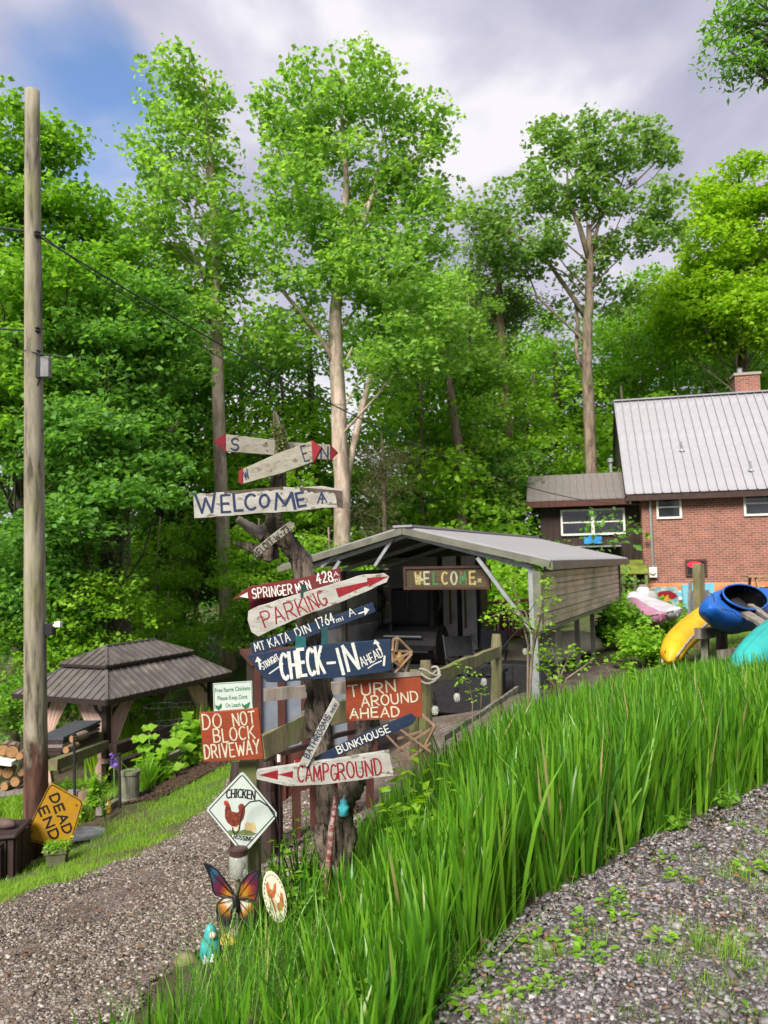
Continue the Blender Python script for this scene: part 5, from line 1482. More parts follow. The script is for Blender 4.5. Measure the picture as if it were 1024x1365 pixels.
# teal ribbons and ornaments on the post
teal = surf('teal_cloth', (.02, .12, .13), (.01, .07, .08), 20, .5)
for (x, y, w, h, dd, lab, mt_) in ((405, 788, 7, 20, 4.40, 'dark green strap tied over the springer board', surf('dark_green_strap', (.015, .05, .045), None, 20)), (401, 858, 13, 22, 4.36, 'teal ribbon tag hanging between the letters of the navy board', teal), (433, 851, 8, 34, 4.37, 'narrow dark teal strip hanging over the navy board', surf('strip_teal', (.012, .07, .075), None, 20))):
    pp = Plane(x, y, dd, 5)
    r = thing('ribbon', lab, 'ribbon', mw=pp.M)
    mb = MB(); mb.prism([pp.uv(x - w / 2, y - h / 2), pp.uv(x + w / 2, y - h / 2 + 2), pp.uv(x + w / 2 + 1, y + h / 2 - 2), pp.uv(x, y + h / 2), pp.uv(x - w / 2 - 1, y + h / 2 - 3)], -.006, .002); mb.build('cloth', mt_, r)
q = P(458, 1078, 4.47)
r = thing('figurine', 'little turquoise and silver ornament hung in the fork of the post', 'ornament', q)
mb = MB(); mb.lathe([(.004, -.045), (.03, -.035), (.026, -.01), (.036, .012), (.018, .03), (.022, .045), (.005, .06)], n=9); mb.build('body', surf('turquoise_glaze', (.06, .42, .45), (.03, .2, .25), 30, .3), r, smooth=True)
mb = MB(); mb.tube([Vector((0, 0, .05)), Vector((.01, 0, .08))], .008, 6); mb.build('hook', M['galv'], r)

# ---------------------------------------------------------------- left hand sign stack
bq = P(338, 1290, 4.5)
g = tz(bq.x, bq.y)
pz = thing('wooden_post', 'short square wooden post behind the chicken signs', 'post', (bq.x, bq.y, g))
tp = P(332, 1012, 4.55)
mb = MB(); mb.bar((0, 0, -.1), Vector((tp.x, tp.y, tp.z)) - pz.location, .1, .1); mb.build('shaft', M['old_wood'], pz)
tp2 = P(345, 1175, 4.5)
# DO NOT BLOCK
pl = Plane(309, 980, 4.42, 2)
r = sign('do_not_block_board', 'red orange board lettered do not block driveway in cream', pl, [(267, 950), (345, 944), (352, 1011), (272, 1015)], B_ORANGE, .028, group='signs on the square wooden post')
def fn(mb):
    word(mb, pl, 'DO', (271, 971), (296, 969), 19, 2.0, y=-.0145); word(mb, pl, 'NOT', (312, 967), (341, 963), 17, 2.0, y=-.0145); word(mb, pl, 'BLOCK', (286, 989), (341, 983), 17, 2.0, y=-.0145); word(mb, pl, 'DRIVEWAY', (274, 1011), (347, 1003), 18, 2.0, y=-.0145)
letters(r, P_CREAM, fn)
# FREE RANGE CHICKENS
pl = Plane(310, 930, 4.47, 2)
SG2 = 'signs on the square wooden post'
enam = surf('white_enamel', (.48, .54, .50), (.42, .47, .44), 6, .35, bmp=.03)
r = sign('chicken_notice', 'small pale green edged notice lettered free range chickens', pl, [(284, 911), (336, 907.5), (338, 968), (286, 971)], enam, .006, group=SG2)
def font_text(root, pl, txt, p0, p1, h, mat, y=-.0035, name='lettering'):
    """plain print from the built-in font, converted to a mesh, baseline p0-p1"""
    cu = bpy.data.curves.new('t', 'FONT'); cu.body = txt; cu.size = 1; cu.offset = .018; cu.resolution_u = 3
    to = bpy.data.objects.new('t', cu); COL.objects.link(to)
    dg = bpy.context.evaluated_depsgraph_get()
    me = bpy.data.meshes.new_from_object(to.evaluated_get(dg))
    bpy.data.objects.remove(to)
    co = np.zeros(len(me.vertices) * 3); me.vertices.foreach_get('co', co); co = co.reshape(-1, 3)
    lo, hi = co.min(0), co.max(0); capH = .7
    p0 = Vector(p0); p1 = Vector(p1); ax = p1 - p0; up = Vector((ax.y, -ax.x)).normalized()
    out = []
    for c_ in co:
        q = p0 + ax * ((c_[0] - lo[0]) / (hi[0] - lo[0])) + up * (c_[1] / capH * h)
        u, v_ = pl.uv(q.x, q.y); out.append((u, y, v_))
    me.vertices.foreach_set('co', np.array(out, dtype=np.float32).ravel())
    me.materials.clear(); me.materials.append(mat)
    for p in me.polygons: p.use_smooth = False
    o = bpy.data.objects.new(name, me); COL.objects.link(o); o.parent = root
    return o
for t_, a_, b_ in (('Free Range Chickens', (287, 923), (334, 919.5)), ('Please Keep Dogs', (290.5, 933.5), (330, 931)), ('On Leash', (301, 943), (321, 941.5))):
    font_text(r, pl, t_, a_, b_, 5.6, P_GREEN)
letters(r, P_GREEN, lambda mb: (ribbon(mb, [pl.uv(285, 912), pl.uv(335, 908.7), pl.uv(336.8, 940)], .003, -.0034), ribbon(mb, [pl.uv(285, 912), pl.uv(286.6, 945)], .003, -.0036),
   poly(mb, pl, [(287, 939), (291, 941), (296, 937), (296, 943), (292, 947), (288, 944)], -.0036), poly(mb, pl, [(322, 937), (326, 940), (332, 936), (334, 936), (332, 943), (327, 945), (323, 941)], -.0036)), 'printed_border')
# CHICKEN CROSSING
pl = Plane(324, 1083, 4.40, 3)
r = sign('chicken_crossing_sign', 'white diamond sign lettered chicken crossing with a brown hen', pl, [(276, 1080), (277, 1077), (319, 1032), (323, 1029), (327, 1032), (369, 1083), (369, 1088), (328, 1136), (323, 1137), (319, 1133)], enam, .006, group=SG2)
def fn(mb):
    o = [(279.5, 1080), (280, 1078), (321, 1034.5), (323, 1033.5), (325, 1034.5), (366, 1083), (366, 1087), (326, 1131), (323.5, 1132), (321, 1130), (279.5, 1080)]
    for i in range(len(o) - 1): ribbon(mb, [pl.uv(*o[i]), pl.uv(*o[i + 1])], .006, -.0034 - .0001 * (i % 3))
letters(r, P_BLACK, fn, 'printed_border')
def fn(mb):
    word(mb, pl, 'CHICKEN', (302, 1064), (340, 1066), 11, 1.9, y=-.0035, jit=0, gap=.22, serif=1.6, arcup=2.2); word(mb, pl, 'CROSSING', (308, 1116), (336, 1121), 5.5, 1.1, y=-.0035, jit=0, gap=.25, serif=1.0, arcup=-.6)
letters(r, P_BLACK, fn)
hen = surf('brown_hen_print', (.22, .04, .022), (.10, .02, .014), 45, .6, lo=.4, hi=.6); henred = surf('red_comb_print', (.45, .03, .03), None, 20)
mb = MB()
mb.cur = 0; poly(mb, pl, [(300, 1070), (303, 1068), (306, 1071), (309, 1081), (316, 1083), (319, 1081), (317.5, 1075), (320, 1071), (324, 1071), (327, 1075), (327, 1083), (325, 1091), (320, 1098), (315, 1102), (309, 1101), (303, 1096), (300, 1089), (300, 1080), (301, 1074)], -.0037)
mb.cur = 1; poly(mb, pl, [(298.5, 1069), (300, 1066.5), (302, 1067.5), (303, 1066.5), (304.5, 1069), (301, 1071), (299.5, 1074)], -.0040)
mb.cur = 2; poly(mb, pl, [(310, 1101), (312, 1101), (313, 1109), (311, 1109)], -.0035); poly(mb, pl, [(316, 1100), (318, 1099), (318, 1108), (316, 1109)], -.0035)
mb.cur = 3; poly(mb, pl, [(302, 1109), (306, 1106), (318, 1108), (326, 1105), (336, 1108), (343, 1111), (336, 1114), (318, 1112), (306, 1112)], -.0039)
mb.cur = 2; poly(mb, pl, [(326, 1106), (326, 1099), (330, 1095), (334, 1097), (338, 1095), (341, 1099), (342, 1108), (334, 1108)], -.0037)
mb.build('printed_hen', [hen, henred, surf('straw_print', (.55, .42, .2), (.4, .3, .15), 60), surf('green_ground_print', (.16, .2, .06), (.1, .13, .05), 60)], r)
# black hook hanging in front of the diamond
q0 = P(351, 1140, 4.34)
hk = thing('wire_hook', 'thin black shepherd hook curving in front of the diamond sign', 'hook', P(372, 1160, 4.34))
mb = MB(); mb.tube([P(x, y, 4.34) - hk.location for x, y in [(352, 1240), (372, 1160), (373, 1110), (369, 1092), (358, 1075), (346, 1067), (333, 1069), (324, 1078), (321, 1092), (319, 1106), (315, 1112), (311, 1109), (310, 1103)]], .0045, 7); mb.build('rod', M['black'], hk, smooth=True)
# jar lamp
q = P(318, 1150, 4.36)
jr = thing('jar_lantern', 'glass jar lantern with dark lid below the diamond sign', 'lantern', q)
gl, nt, b = newmat('jar_glass'); b.inputs['Base Color'].default_value = (.75, .8, .72, 1); b.inputs['Transmission Weight'].default_value = .75; b.inputs['Roughness'].default_value = .12; b.inputs['IOR'].default_value = 1.3
mb = MB(); mb.lathe([(.038, -.08), (.052, -.07), (.054, .03), (.045, .045)], n=16); mb.build('jar', gl, jr, smooth=True)
mb = MB(); mb.lathe([(.05, .046), (.052, .078), (.04, .085), (.0, .086)], n=16); mb.build('lid', surf('dark_brown_lid', (.06, .03, .025), None, 10, .4), jr, smooth=False)
mb = MB(); mb.tube([Vector((-.01, 0, -.07)), Vector((.01, .0, -.02)), Vector((0, 0, .04))], [.016, .02, .008], 7, wob=.3); mb.build('filling', M['grey_wood'], jr)
a = P(324, 1300, 4.42)
mb = MB(); mb.tube([Vector((0, 0, -.085)), Vector((.0, 0.03, -.5)), a - q], .011, 7); mb.build('stake', M['old_wood'], jr)
# butterfly
pl = Plane(318, 1195, 4.28, 6)
bf = thing('butterfly_ornament', 'painted metal butterfly with orange, purple and white wings', 'garden ornament', mw=pl.M)
W1 = [(272, 1150), (281, 1153), (290, 1160), (299, 1171), (306, 1181), (312, 1192), (314, 1197), (309, 1196), (297, 1195), (288, 1193), (284, 1186), (282, 1172), (277, 1160)]
W2 = [(314, 1198), (311, 1208), (308, 1216), (309, 1226), (304, 1234), (297, 1233), (291, 1226), (289, 1214), (290, 1204), (297, 1197), (306, 1195)]
W3 = [(344, 1160), (338, 1161), (329, 1167), (321, 1178), (317, 1192), (319, 1199), (330, 1198), (340, 1200), (343, 1190), (345, 1176)]
W4 = [(318, 1198), (320, 1210), (319, 1222), (326, 1233), (331, 1243), (337, 1238), (341, 1226), (340, 1212), (336, 1202), (328, 1197)]
def wingmat(name, stops, ctr, rad):
    m, nt, b = newmat(name)
    tcn = nn(nt, 'ShaderNodeTexCoord'); vm = nn(nt, 'ShaderNodeVectorMath', operation='DISTANCE'); nt.links.new(tcn.outputs['Object'], vm.inputs[0]); vm.inputs[1].default_value = ctr
    mp = nn(nt, 'ShaderNodeMapRange'); nt.links.new(vm.outputs['Value'], mp.inputs[0]); mp.inputs[2].default_value = rad
    f = noise(nt, tcn.outputs['Object'], 26, 3)
    ad = nn(nt, 'ShaderNodeMath', operation='MULTIPLY_ADD'); nt.links.new(f, ad.inputs[0]); ad.inputs[1].default_value = .25; nt.links.new(mp.outputs[0], ad.inputs[2])
    nt.links.new(ramp(nt, ad.outputs[0], stops), b.inputs['Base Color']); b.inputs['Roughness'].default_value = .35
    return m
c_ = pl.uv(316, 1195); ctr = (c_[0], 0, c_[1])
upw = wingmat('upper_wing_paint', [(.12, (.40, .12, .02)), (.32, (.48, .22, .02)), (.45, (.28, .06, .02)), (.55, (.11, .015, .04)), (.72, (.06, .02, .05)), (.85, (.02, .09, .15)), (1, (.008, .012, .02))], ctr, .26)
low = wingmat('lower_wing_paint', [(.15, (.60, .50, .34)), (.45, (.55, .50, .40)), (.6, (.42, .18, .03)), (.78, (.06, .03, .03)), (1, (.02, .02, .05))], ctr, .19)
for W_, mt_ in ((W1, upw), (W2, low), (W3, upw), (W4, low)):
    cx_ = sum(p[0] for p in W_) / len(W_); cy_ = sum(p[1] for p in W_) / len(W_)
    mb = MB(); n = len(W_)
    q = [pl.uv(*p) for p in W_]; c2 = pl.uv(cx_, cy_)
    mb.add([(x, -.002, z) for x, z in q] + [(c2[0], -.012, c2[1])] + [(x, .002, z) for x, z in q], [(i, (i + 1) % n, n) for i in range(n)] + [tuple(range(2 * n, n, -1))] + [(i, i + n + 1, (i + 1) % n + n + 1, (i + 1) % n) for i in range(n)])
    w_ = mb.build('wing', mt_, bf)
    # black veins and rim
    vb_ = MB()
    hub = pl.uv(316, 1196)
    for i in range(0, n, 2):
        e_ = q[i]; mid_ = ((hub[0] + e_[0]) / 2, (hub[1] + e_[1]) / 2)
        vb_.tube([Vector((hub[0], -.013, hub[1])), Vector((mid_[0], -.014, mid_[1])), Vector((e_[0], -.005, e_[1]))], .0022, 4)
    vb_.tube([Vector((x, -.003, z)) for x, z in q + [q[0]]], .0048, 5)
    vb_.build('vein', P_BLACK, w_)
mb = MB(); mb.tube([Vector((pl.uv(x, y)[0], -.018, pl.uv(x, y)[1])) for x, y in [(312, 1190), (314, 1196), (315.5, 1206), (317, 1214)]], [.008, .017, .015, .006], 8); mb.build('body', P_BLACK, bf, smooth=True)
mb = MB(); mb.tube([Vector((pl.uv(316, 1205)[0], .006, pl.uv(316, 1205)[1])), Vector((pl.uv(318, 1300)[0], .02, pl.uv(318, 1300)[1]))], .004, 6); mb.build('stake', M['galv'], bf)
# oval hen plaque
pl = Plane(366, 1195, 4.3, 8)
cxy = (366.5, 1195.5); n = 28
def ov(k, s=1.0, dx=0):
    a = 6.2832 * k / n; X = 14.8 * s * math.cos(a); Y = 35 * s * math.sin(a); t = R_(-12)
    return (cxy[0] + X * math.cos(t) - Y * math.sin(t), cxy[1] + X * math.sin(t) + Y * math.cos(t))
r = sign('oval_plaque', 'cream oval plaque with two orange hens and curved lettering', pl, [ov(k) for k in range(n)], surf('cream_enamel', (.66, .62, .48), (.58, .54, .42), 8, .4), .012, group=SG2)
om = surf('orange_hen_print', (.55, .16, .06), (.36, .08, .04), 50, .6)
letters(r, om, lambda mb: (poly(mb, pl, [(354, 1178), (357, 1174), (360, 1184), (364, 1186), (365, 1178), (368, 1176), (368, 1186), (366, 1195), (362, 1198), (357, 1193)], -.0072), poly(mb, pl, [(374, 1188), (377, 1191), (378, 1205), (376, 1213), (371, 1213), (369, 1204), (373, 1201)], -.0072), poly(mb, pl, [(361, 1198), (364, 1198), (369, 1214), (367, 1216)], -.0075)), 'printed_hens')
def fn(mb):
    word(mb, pl, 'WILLK', (358, 1170), (372, 1175), 5.5, 1.2, y=-.0072, arcup=2)
    for k in range(n): 
        if 3 < k < 25: ribbon(mb, [pl.uv(*ov(k, .9)), pl.uv(*ov(k + .35, .86))], .004, -.0072)
word_ = 'HOME'
def fn(mb):
    for k in range(1, 27, 1):
        a_, b_ = ov(k, .88), ov(k + .5, .88); ribbon(mb, [pl.uv(*a_), pl.uv(*b_)], .0035, -.0072)
letters(r, P_BLACK, fn, 'printed_border')
mb = MB(); a = pl.uv(372, 1228); b = pl.uv(374, 1300); mb.tube([Vector((a[0], .01, a[1])), Vector((b[0], .02, b[1]))], .005, 6); mb.build('stake', M['galv'], r)
# teal gnome and yellow crate
q = P(281, 1296, 4.1); g = tz(q.x, q.y)
gn_ = thing('garden_figurine', 'small figurine in a teal hooded cloak with pale face among the grass', 'figurine', (q.x, q.y, g))
top = P(280, 1233, 4.1).z - g
mb = MB(); mb.lathe([(.045, 0), (.05, top * .12), (.058, top * .3), (.05, top * .55), (.034, top * .72), (.03, top * .85), (.014, top * .97), (0, top)], n=14)
mb.build('cloak', surf('teal_glaze', (.05, .34, .32), (.03, .22, .22), 18, .4), gn_, smooth=True)
mb = MB(); mb.lathe([(0, -.02), (.016, -.012), (.02, 0), (.016, .014), (0, .02)], (.018, -.03, top * .76), 10); mb.build('face', surf('pale_glaze', (.6, .5, .42), None, 10, .4), gn_, smooth=True)
mb = MB(); mb.lathe([(.012, 0), (.02, .01), (.016, .04), (.01, .07)], (-.012, -.045, .0), 8); mb.lathe([(.012, 0), (.02, .01), (.016, .04), (.01, .07)], (.022, -.045, .0), 8); mb.build('feet', P_WHITE, gn_, smooth=True)
q = P(322, 1285, 4.42); g = tz(q.x, q.y)
tb = thing('yellow_planter', 'small faded yellow slatted planter with a stone in it', 'planter', (q.x, q.y, g), R_(-12))
pt = P(322, 1256, 4.42).z - g
yel = surf('faded_yellow_paint', (.55, .38, .06), (.38, .26, .05), 20, .7)
for k in range(7):
    mb = MB(); mb.box((-.105 + k * .035, -.06, pt * .5 + random.uniform(-.006, .006)), (.031, .012, pt)); mb.build('slat', yel, tb)
mb = MB(); mb.box((-.122, 0, pt * .5), (.012, .12, pt)); mb.box((.122, 0, pt * .5), (.012, .12, pt)); mb.box((0, .06, pt * .5), (.24, .012, pt)); mb.box((0, 0, pt * .6), (.22, .1, .02)); mb.build('box_frame', yel, tb)
def stone(name, label, at, r, mat, cat='stone', sq=(1, .8, .65)):
    bm_v = []; n1, n2 = 8, 6
    mb = MB(); prof = [(0.001, -1)] + [(math.sin(math.pi * i / n2), -math.cos(math.pi * i / n2)) for i in range(1, n2)] + [(.001, 1)]
    mb.lathe([(a * r, b_ * r) for a, b_ in prof], n=n1 + 2)
    mb.v = [(x * sq[0] * (1 + .18 * math.sin(x / r * 4 + z / r * 3)), y * sq[1] * (1 + .15 * math.cos(y / r * 4)), z * sq[2]) for x, y, z in mb.v]
    o = mb.build(name, mat, None, smooth=True); o.location = at
    return tag(o, label, cat)
rock = surf('pinkish_stone', (.38, .28, .22), (.24, .18, .15), 14, .9)
stone('stone', 'pinkish stone behind the butterfly lying in the yellow planter', (q.x + .0, q.y - .0, g + pt * .6 + .055), .062, rock)
stone('stone', 'brown stone at the right of the yellow planter', (q.x + .2, q.y + .05, g + .05), .07, surf('brown_stone', (.2, .15, .12), None, 14, .9))
stone('stone', 'mossy stone at the foot of the teal figurine', (q.x - .24, q.y - .28, tz(q.x - .24, q.y - .28) + .03), .07, M['old_wood'])
# ---------------------------------------------------------------- utility pole
base = ground_at(48.5, 10.0); top = P(43, 121, 10.0)
m, nt, b = newmat('utility_pole_wood')
v = coords(nt, (1, 1, .12)); g = noise(nt, v, 9, 8, .7); g2 = noise(nt, coords(nt, (1, 1, .5)), 3, 5)
c = ramp(nt, g, [(.38, (.07, .06, .042)), (.46, (.19, .17, .125)), (.6, (.29, .26, .195))])
c = mix(nt, ramp(nt, g2, [(.5, 0.), (.72, .6)]), c, (.21, .22, .09))
tcn = nn(nt, 'ShaderNodeTexCoord'); sx = nn(nt, 'ShaderNodeSeparateXYZ'); nt.links.new(tcn.outputs['Object'], sx.inputs[0])
ad = nn(nt, 'ShaderNodeMath', operation='MULTIPLY_ADD'); nt.links.new(noise(nt, coords(nt, (1, 1, .3)), 6, 6, .7), ad.inputs[0]); ad.inputs[1].default_value = 1.6; nt.links.new(sx.outputs[2], ad.inputs[2])
dk = ramp(nt, noise(nt, coords(nt, (1, 1, .15)), 12, 6), [(.35, (.022, .012, .010)), (.6, (.10, .045, .03)), (.8, (.20, .13, .09))])
mr_ = nn(nt, 'ShaderNodeMapRange'); nt.links.new(ad.outputs[0], mr_.inputs[0]); mr_.inputs[1].default_value = 2.05; mr_.inputs[2].default_value = 2.35
c = mix(nt, mr_.outputs[0], dk, c)
nt.links.new(c, b.inputs['Base Color']); b.inputs['Roughness'].default_value = .85; bump(nt, b, g, .6, .02)
pole = thing('utility_pole', 'tall bare round utility pole at the left, dark stained at its foot', 'utility pole', base)
dv = top - base
mb = MB(); mb.tube([dv * t - Vector((0, 0, .2 if t == 0 else 0)) for t in np.linspace(0, 1, 26)], [.152 - .062 * t for t in np.linspace(0, 1, 26)], 20, wob=.012); mb.build('shaft', m, pole, smooth=True)
def rel(px, py, d, o): return P(px, py, d) - o
c = rel(59.5, 490, 9.86, base); mb = MB(); mb.box(c, (.15, .1, .27)); mb.build('meter_box', surf('grey_box', (.20, .20, .20), None, 8, .5), pole, bevel=.01)
c = rel(52, 488, 9.84, base); mb = MB(); mb.box(c, (.06, .06, .30)); mb.tube([c + Vector((-.06, 0, .25)), c + Vector((-.1, 0, .05)), c + Vector((-.08, .0, -.2)), c + Vector((-.03, 0, -.4))], .014, 6); mb.tube([c + Vector((.02, 0, -.15)), c + Vector((-.04, .0, -.3)), c + Vector((-.09, 0, -.28))], .012, 6); mb.build('conduit', M['black_plastic'], pole)
c = rel(66, 839, 9.84, base); mb = MB(); mb.box(c, (.13, .12, .15)); mb.build('camera_box', M['black_plastic'], pole, bevel=.01)
c = rel(57, 833, 9.83, base); mb = MB(); mb.box(c, (.1, .05, .06)); mb.box(c + Vector((-.02, 0, -.08)), (.05, .04, .12)); mb.build('lamp_bracket', M['white_paint'], pole)
c = rel(78, 832, 9.8, base); mb = MB(); mb.box(c, (.07, .08, .07)); mb.bar(c + Vector((-.03, 0, 0)), c + Vector((-.12, .02, -.04)), .025); mb.build('floodlight', M['white_paint'], pole)
for k_ in range(16):
    y_ = random.uniform(150, 1000); c = rel(random.uniform(42, 55) + (y_ - 121) * .005, y_, 9.85 + .0 * y_, base); mb = MB(); mb.box(c, (.012, .02, random.choice((.012, .05)))); mb.build('staple', M['black'], pole)
c = rel(50, 640, 9.845, base); mb = MB(); mb.box(c, (.05, .01, .08)); mb.build('metal_tag', M['galv'], pole)
for y_ in (312, 440, 470):
    c = rel(50, y_, 9.86, base); mb = MB(); mb.lathe([(.03, -.04), (.045, -.02), (.03, 0), (.045, .02), (.02, .04)], c, 8); mb.build('insulator', M['black_plastic'], pole)
def wire(label, a, b_, sag, r=.012, n=30, name='power_line'):
    o = thing(name, label, 'cable', a)
    mb = MB(); mb.tube([(b_ - a) * t - Vector((0, 0, 4 * sag * t * (1 - t))) for t in np.linspace(0, 1, n)], r, 6); mb.build('wire', M['black_plastic'], o, smooth=True)
wire('thick black service cable sagging from the pole across to the annex', P(50, 314, 9.88), HW @ Vector((hpos(856, 672, .35)[0], .35, hpos(856, 672, .35)[1])), .95, .012)
wire('thin black line just above the thick service cable', P(50, 309, 9.9), P(460, 540, 24.7), .5, .008)
wire('black cable coming in from the left edge to the upper part of the pole', P(-90, 278, 10.4), P(40, 308, 9.9), .06, .016)
wire('thinner cable coming in from the left edge to the middle of the pole', P(-90, 424, 10.4), P(38, 440, 9.9), .04, .011)
wire('short thin drop wire crossing the pole above the grey box', P(30, 466, 9.82), P(112, 478, 9.7), .02, .006)

# ---------------------------------------------------------------- gazebo
ph = R_(25); GL_ = Vector((math.sin(ph), math.cos(ph), 0)); GS = Vector((-math.cos(ph), math.sin(ph), 0))
g0 = P(142, 934, 15.0); gl_, gs_ = 4.05, 2.6
GW = Matrix(((-GS.x, GL_.x, 0, g0.x), (-GS.y, GL_.y, 0, g0.y), (0, 0, 1, g0.z), (0, 0, 0, 1)))   # x to the right (0 .. -gs at left), y along
gz = thing('gazebo', 'brown hardtop gazebo with two tier ribbed roof and tied curtains', 'gazebo', mw=GW)
M['gaz'] = surf('brown_ribbed_metal', (.165, .145, .14), (.11, .097, .093), 3, .4, .35, bmp=.04, grime=((.26, .22, .19), 1.5, .55, .8))
M['gaz_dark'] = surf('dark_brown_frame', (.03, .02, .018), None, 8, .5)
def strips(parent, a, b_, c_, d_, step, mat, name='roof_panel'):
    """trapezoid a-b (bottom) d-c (top) cut into ribbed sheets running up the slope"""
    a, b_, c_, d_ = map(Vector, (a, b_, c_, d_)); L = (b_ - a).length; n = max(1, round(L / step)); e = (b_ - a) / L
    nrm = (b_ - a).cross(d_ - a).normalized()
    up = nrm.cross(e).normalized(); H = (d_ - a).dot(up); u0 = (d_ - a).dot(e); u1 = (c_ - a).dot(e)
    def topat(u):
        if u < u0: return H * u / max(u0, 1e-6)
        if u > u1: return H * (L - u) / max(L - u1, 1e-6)
        return H
    for i in range(n):
        ua, ub = L * i / n + .004, L * (i + 1) / n - .004
        us = sorted({ua, ub, *[x for x in (u0, u1) if ua < x < ub]})
        bot = [a + e * u for u in us]; tp_ = [a + e * u + up * max(topat(u), .005) for u in us]
        vs_ = bot + tp_[::-1]; k = len(vs_)
        mb = MB(); mb.add([q + nrm * .01 for q in vs_] + [q - nrm * .012 for q in vs_], [tuple(range(k)), tuple(range(2 * k - 1, k - 1, -1))] + [(j, j + k, (j + 1) % k + k, (j + 1) % k) for j in range(k)])
        mb.bar(a + e * (ua + .012) + nrm * .022, a + e * (ua + .012) + up * max(topat(ua + .012), .02) + nrm * .022, .03, .024, up=nrm)
        mb.build(name, mat, parent)
h1, h2, h3 = .50, .56, .87; ins = .74
A = [(0, 0, 0), (0, gl_, 0), (-gs_, gl_, 0), (-gs_, 0, 0)]
B_ = [(-ins, ins, h1), (-ins, gl_ - ins, h1), (-gs_ + ins, gl_ - ins, h1), (-gs_ + ins, ins, h1)]
for i in range(4):
    j = (i + 1) % 4
    strips(gz, A[i], A[j], B_[j], B_[i], .2, M['gaz'])
o_ = .1; ridge = .55
A2 = [(-ins + o_, ins - o_, h2), (-ins + o_, gl_ - ins + o_, h2), (-gs_ + ins - o_, gl_ - ins + o_, h2), (-gs_ + ins - o_, ins - o_, h2)]
R1 = (-gs_ / 2, ins + ridge, h3); R2 = (-gs_ / 2, gl_ - ins - ridge, h3)
TOPS = [(R1, R2), (R2, R2), (R2, R1), (R1, R1)]
for i in range(4):
    j = (i + 1) % 4; t0_, t1_ = TOPS[i]
    strips(gz, A2[i], A2[j], t1_, t0_, .2, M['gaz'])
mb = MB()
for i in range(4):
    mb.bar(Vector(A[i]) + Vector((0, 0, .02)), Vector(B_[i]) + Vector((0, 0, .03)), .06, .03)
    mb.bar(Vector(A2[i]) + Vector((0, 0, .02)), Vector(TOPS[i][0]) + Vector((0, 0, .02)), .05, .03)
mb.bar(Vector(R1) + Vector((0, -.05, .02)), Vector(R2) + Vector((0, .05, .02)), .08, .04)
mb.build('hip_cap', M['gaz'], gz)
mb = MB()
for i in range(4):
    j = (i + 1) % 4
    mb.bar(Vector(A[i]) + Vector((0, 0, -.05)), Vector(A[j]) + Vector((0, 0, -.05)), .04, .1)
    mb.bar(Vector(A2[i]) + Vector((0, 0, -.025)), Vector(A2[j]) + Vector((0, 0, -.025)), .03, .05)
mb.build('gutter', M['gaz_dark'], gz)
mb = MB(); ii = ins + .03
mb.bar((-ii, ii, h1 + .02), (-ii, gl_ - ii, h1 + .02), .02, .12); mb.bar((-gs_ + ii, ii, h1 + .02), (-gs_ + ii, gl_ - ii, h1 + .02), .02, .12); mb.bar((-ii, ii, h1 + .02), (-gs_ + ii, ii, h1 + .02), .02, .12)
mb.build('vent_band', M['gaz_dark'], gz)
curt = surf('dusty_pink_curtain', (.52, .36, .30), (.38, .25, .21), 14, .9, stretch=(1, 1, .1), bmp=.3)
pi_ = .38
for k, (x, y) in enumerate(((-pi_, pi_), (-pi_, gl_ - pi_), (-gs_ + pi_, gl_ - pi_), (-gs_ + pi_, pi_))):
    w = GW @ Vector((x, y, 0)); hb = tz(w.x, w.y) - g0.z - .1
    mb = MB(); mb.box((x, y, (hb - .02) / 2), (.13, .13, -hb - .02)); mb.build('post', M['gaz_dark'], gz)
    mb = MB()
    sx_, sy_ = (-1 if x > -gs_ / 2 else 1), (1 if y < gl_ / 2 else -1)
    mb.bar((x, y, -.5), (x + sx_ * .42, y, -.08), .06); mb.bar((x, y, -.5), (x, y + sy_ * .42, -.08), .06); mb.build('brace', M['gaz_dark'], gz)
    # curtains: pleated, gathered at two thirds down
    for (dx, dy) in ((sx_, 0), (0, sy_)):
        mb = MB(); rows = 14; cols = 22; vs_ = []; top_z = -.1; tie = -1.25; bot = max(hb + .12, -1.95)
        for r_i in range(rows):
            t = r_i / (rows - 1); z = top_z + (bot - top_z) * t
            if z > tie: q = (z - tie) / (top_z - tie); wd = .11 + (.78 - .11) * q ** 1.25
            else: q = (tie - z) / (tie - bot); wd = .09 + .2 * q ** .7
            for c_i in range(cols):
                s_ = c_i / (cols - 1); a_ = math.sin(s_ * 30) * .025 * (.4 + wd)
                ox = .08 + wd * s_
                vs_.append((x + dx * ox + (dy != 0) * a_ , y + dy * ox + (dx != 0) * a_, z))
        fs_ = [(i * cols + j, i * cols + j + 1, (i + 1) * cols + j + 1, (i + 1) * cols + j) for i in range(rows - 1) for j in range(cols - 1)]
        mb.add(vs_, fs_); o = mb.build('curtain', curt, gz, smooth=True)
        sm = o.modifiers.new('s', 'SOLIDIFY'); sm.thickness = .01
    mb = MB(); mb.tube([(x, y, -1.22), (x, y, -1.30)], .14, 12); mb.build('tie_back', curt, gz)

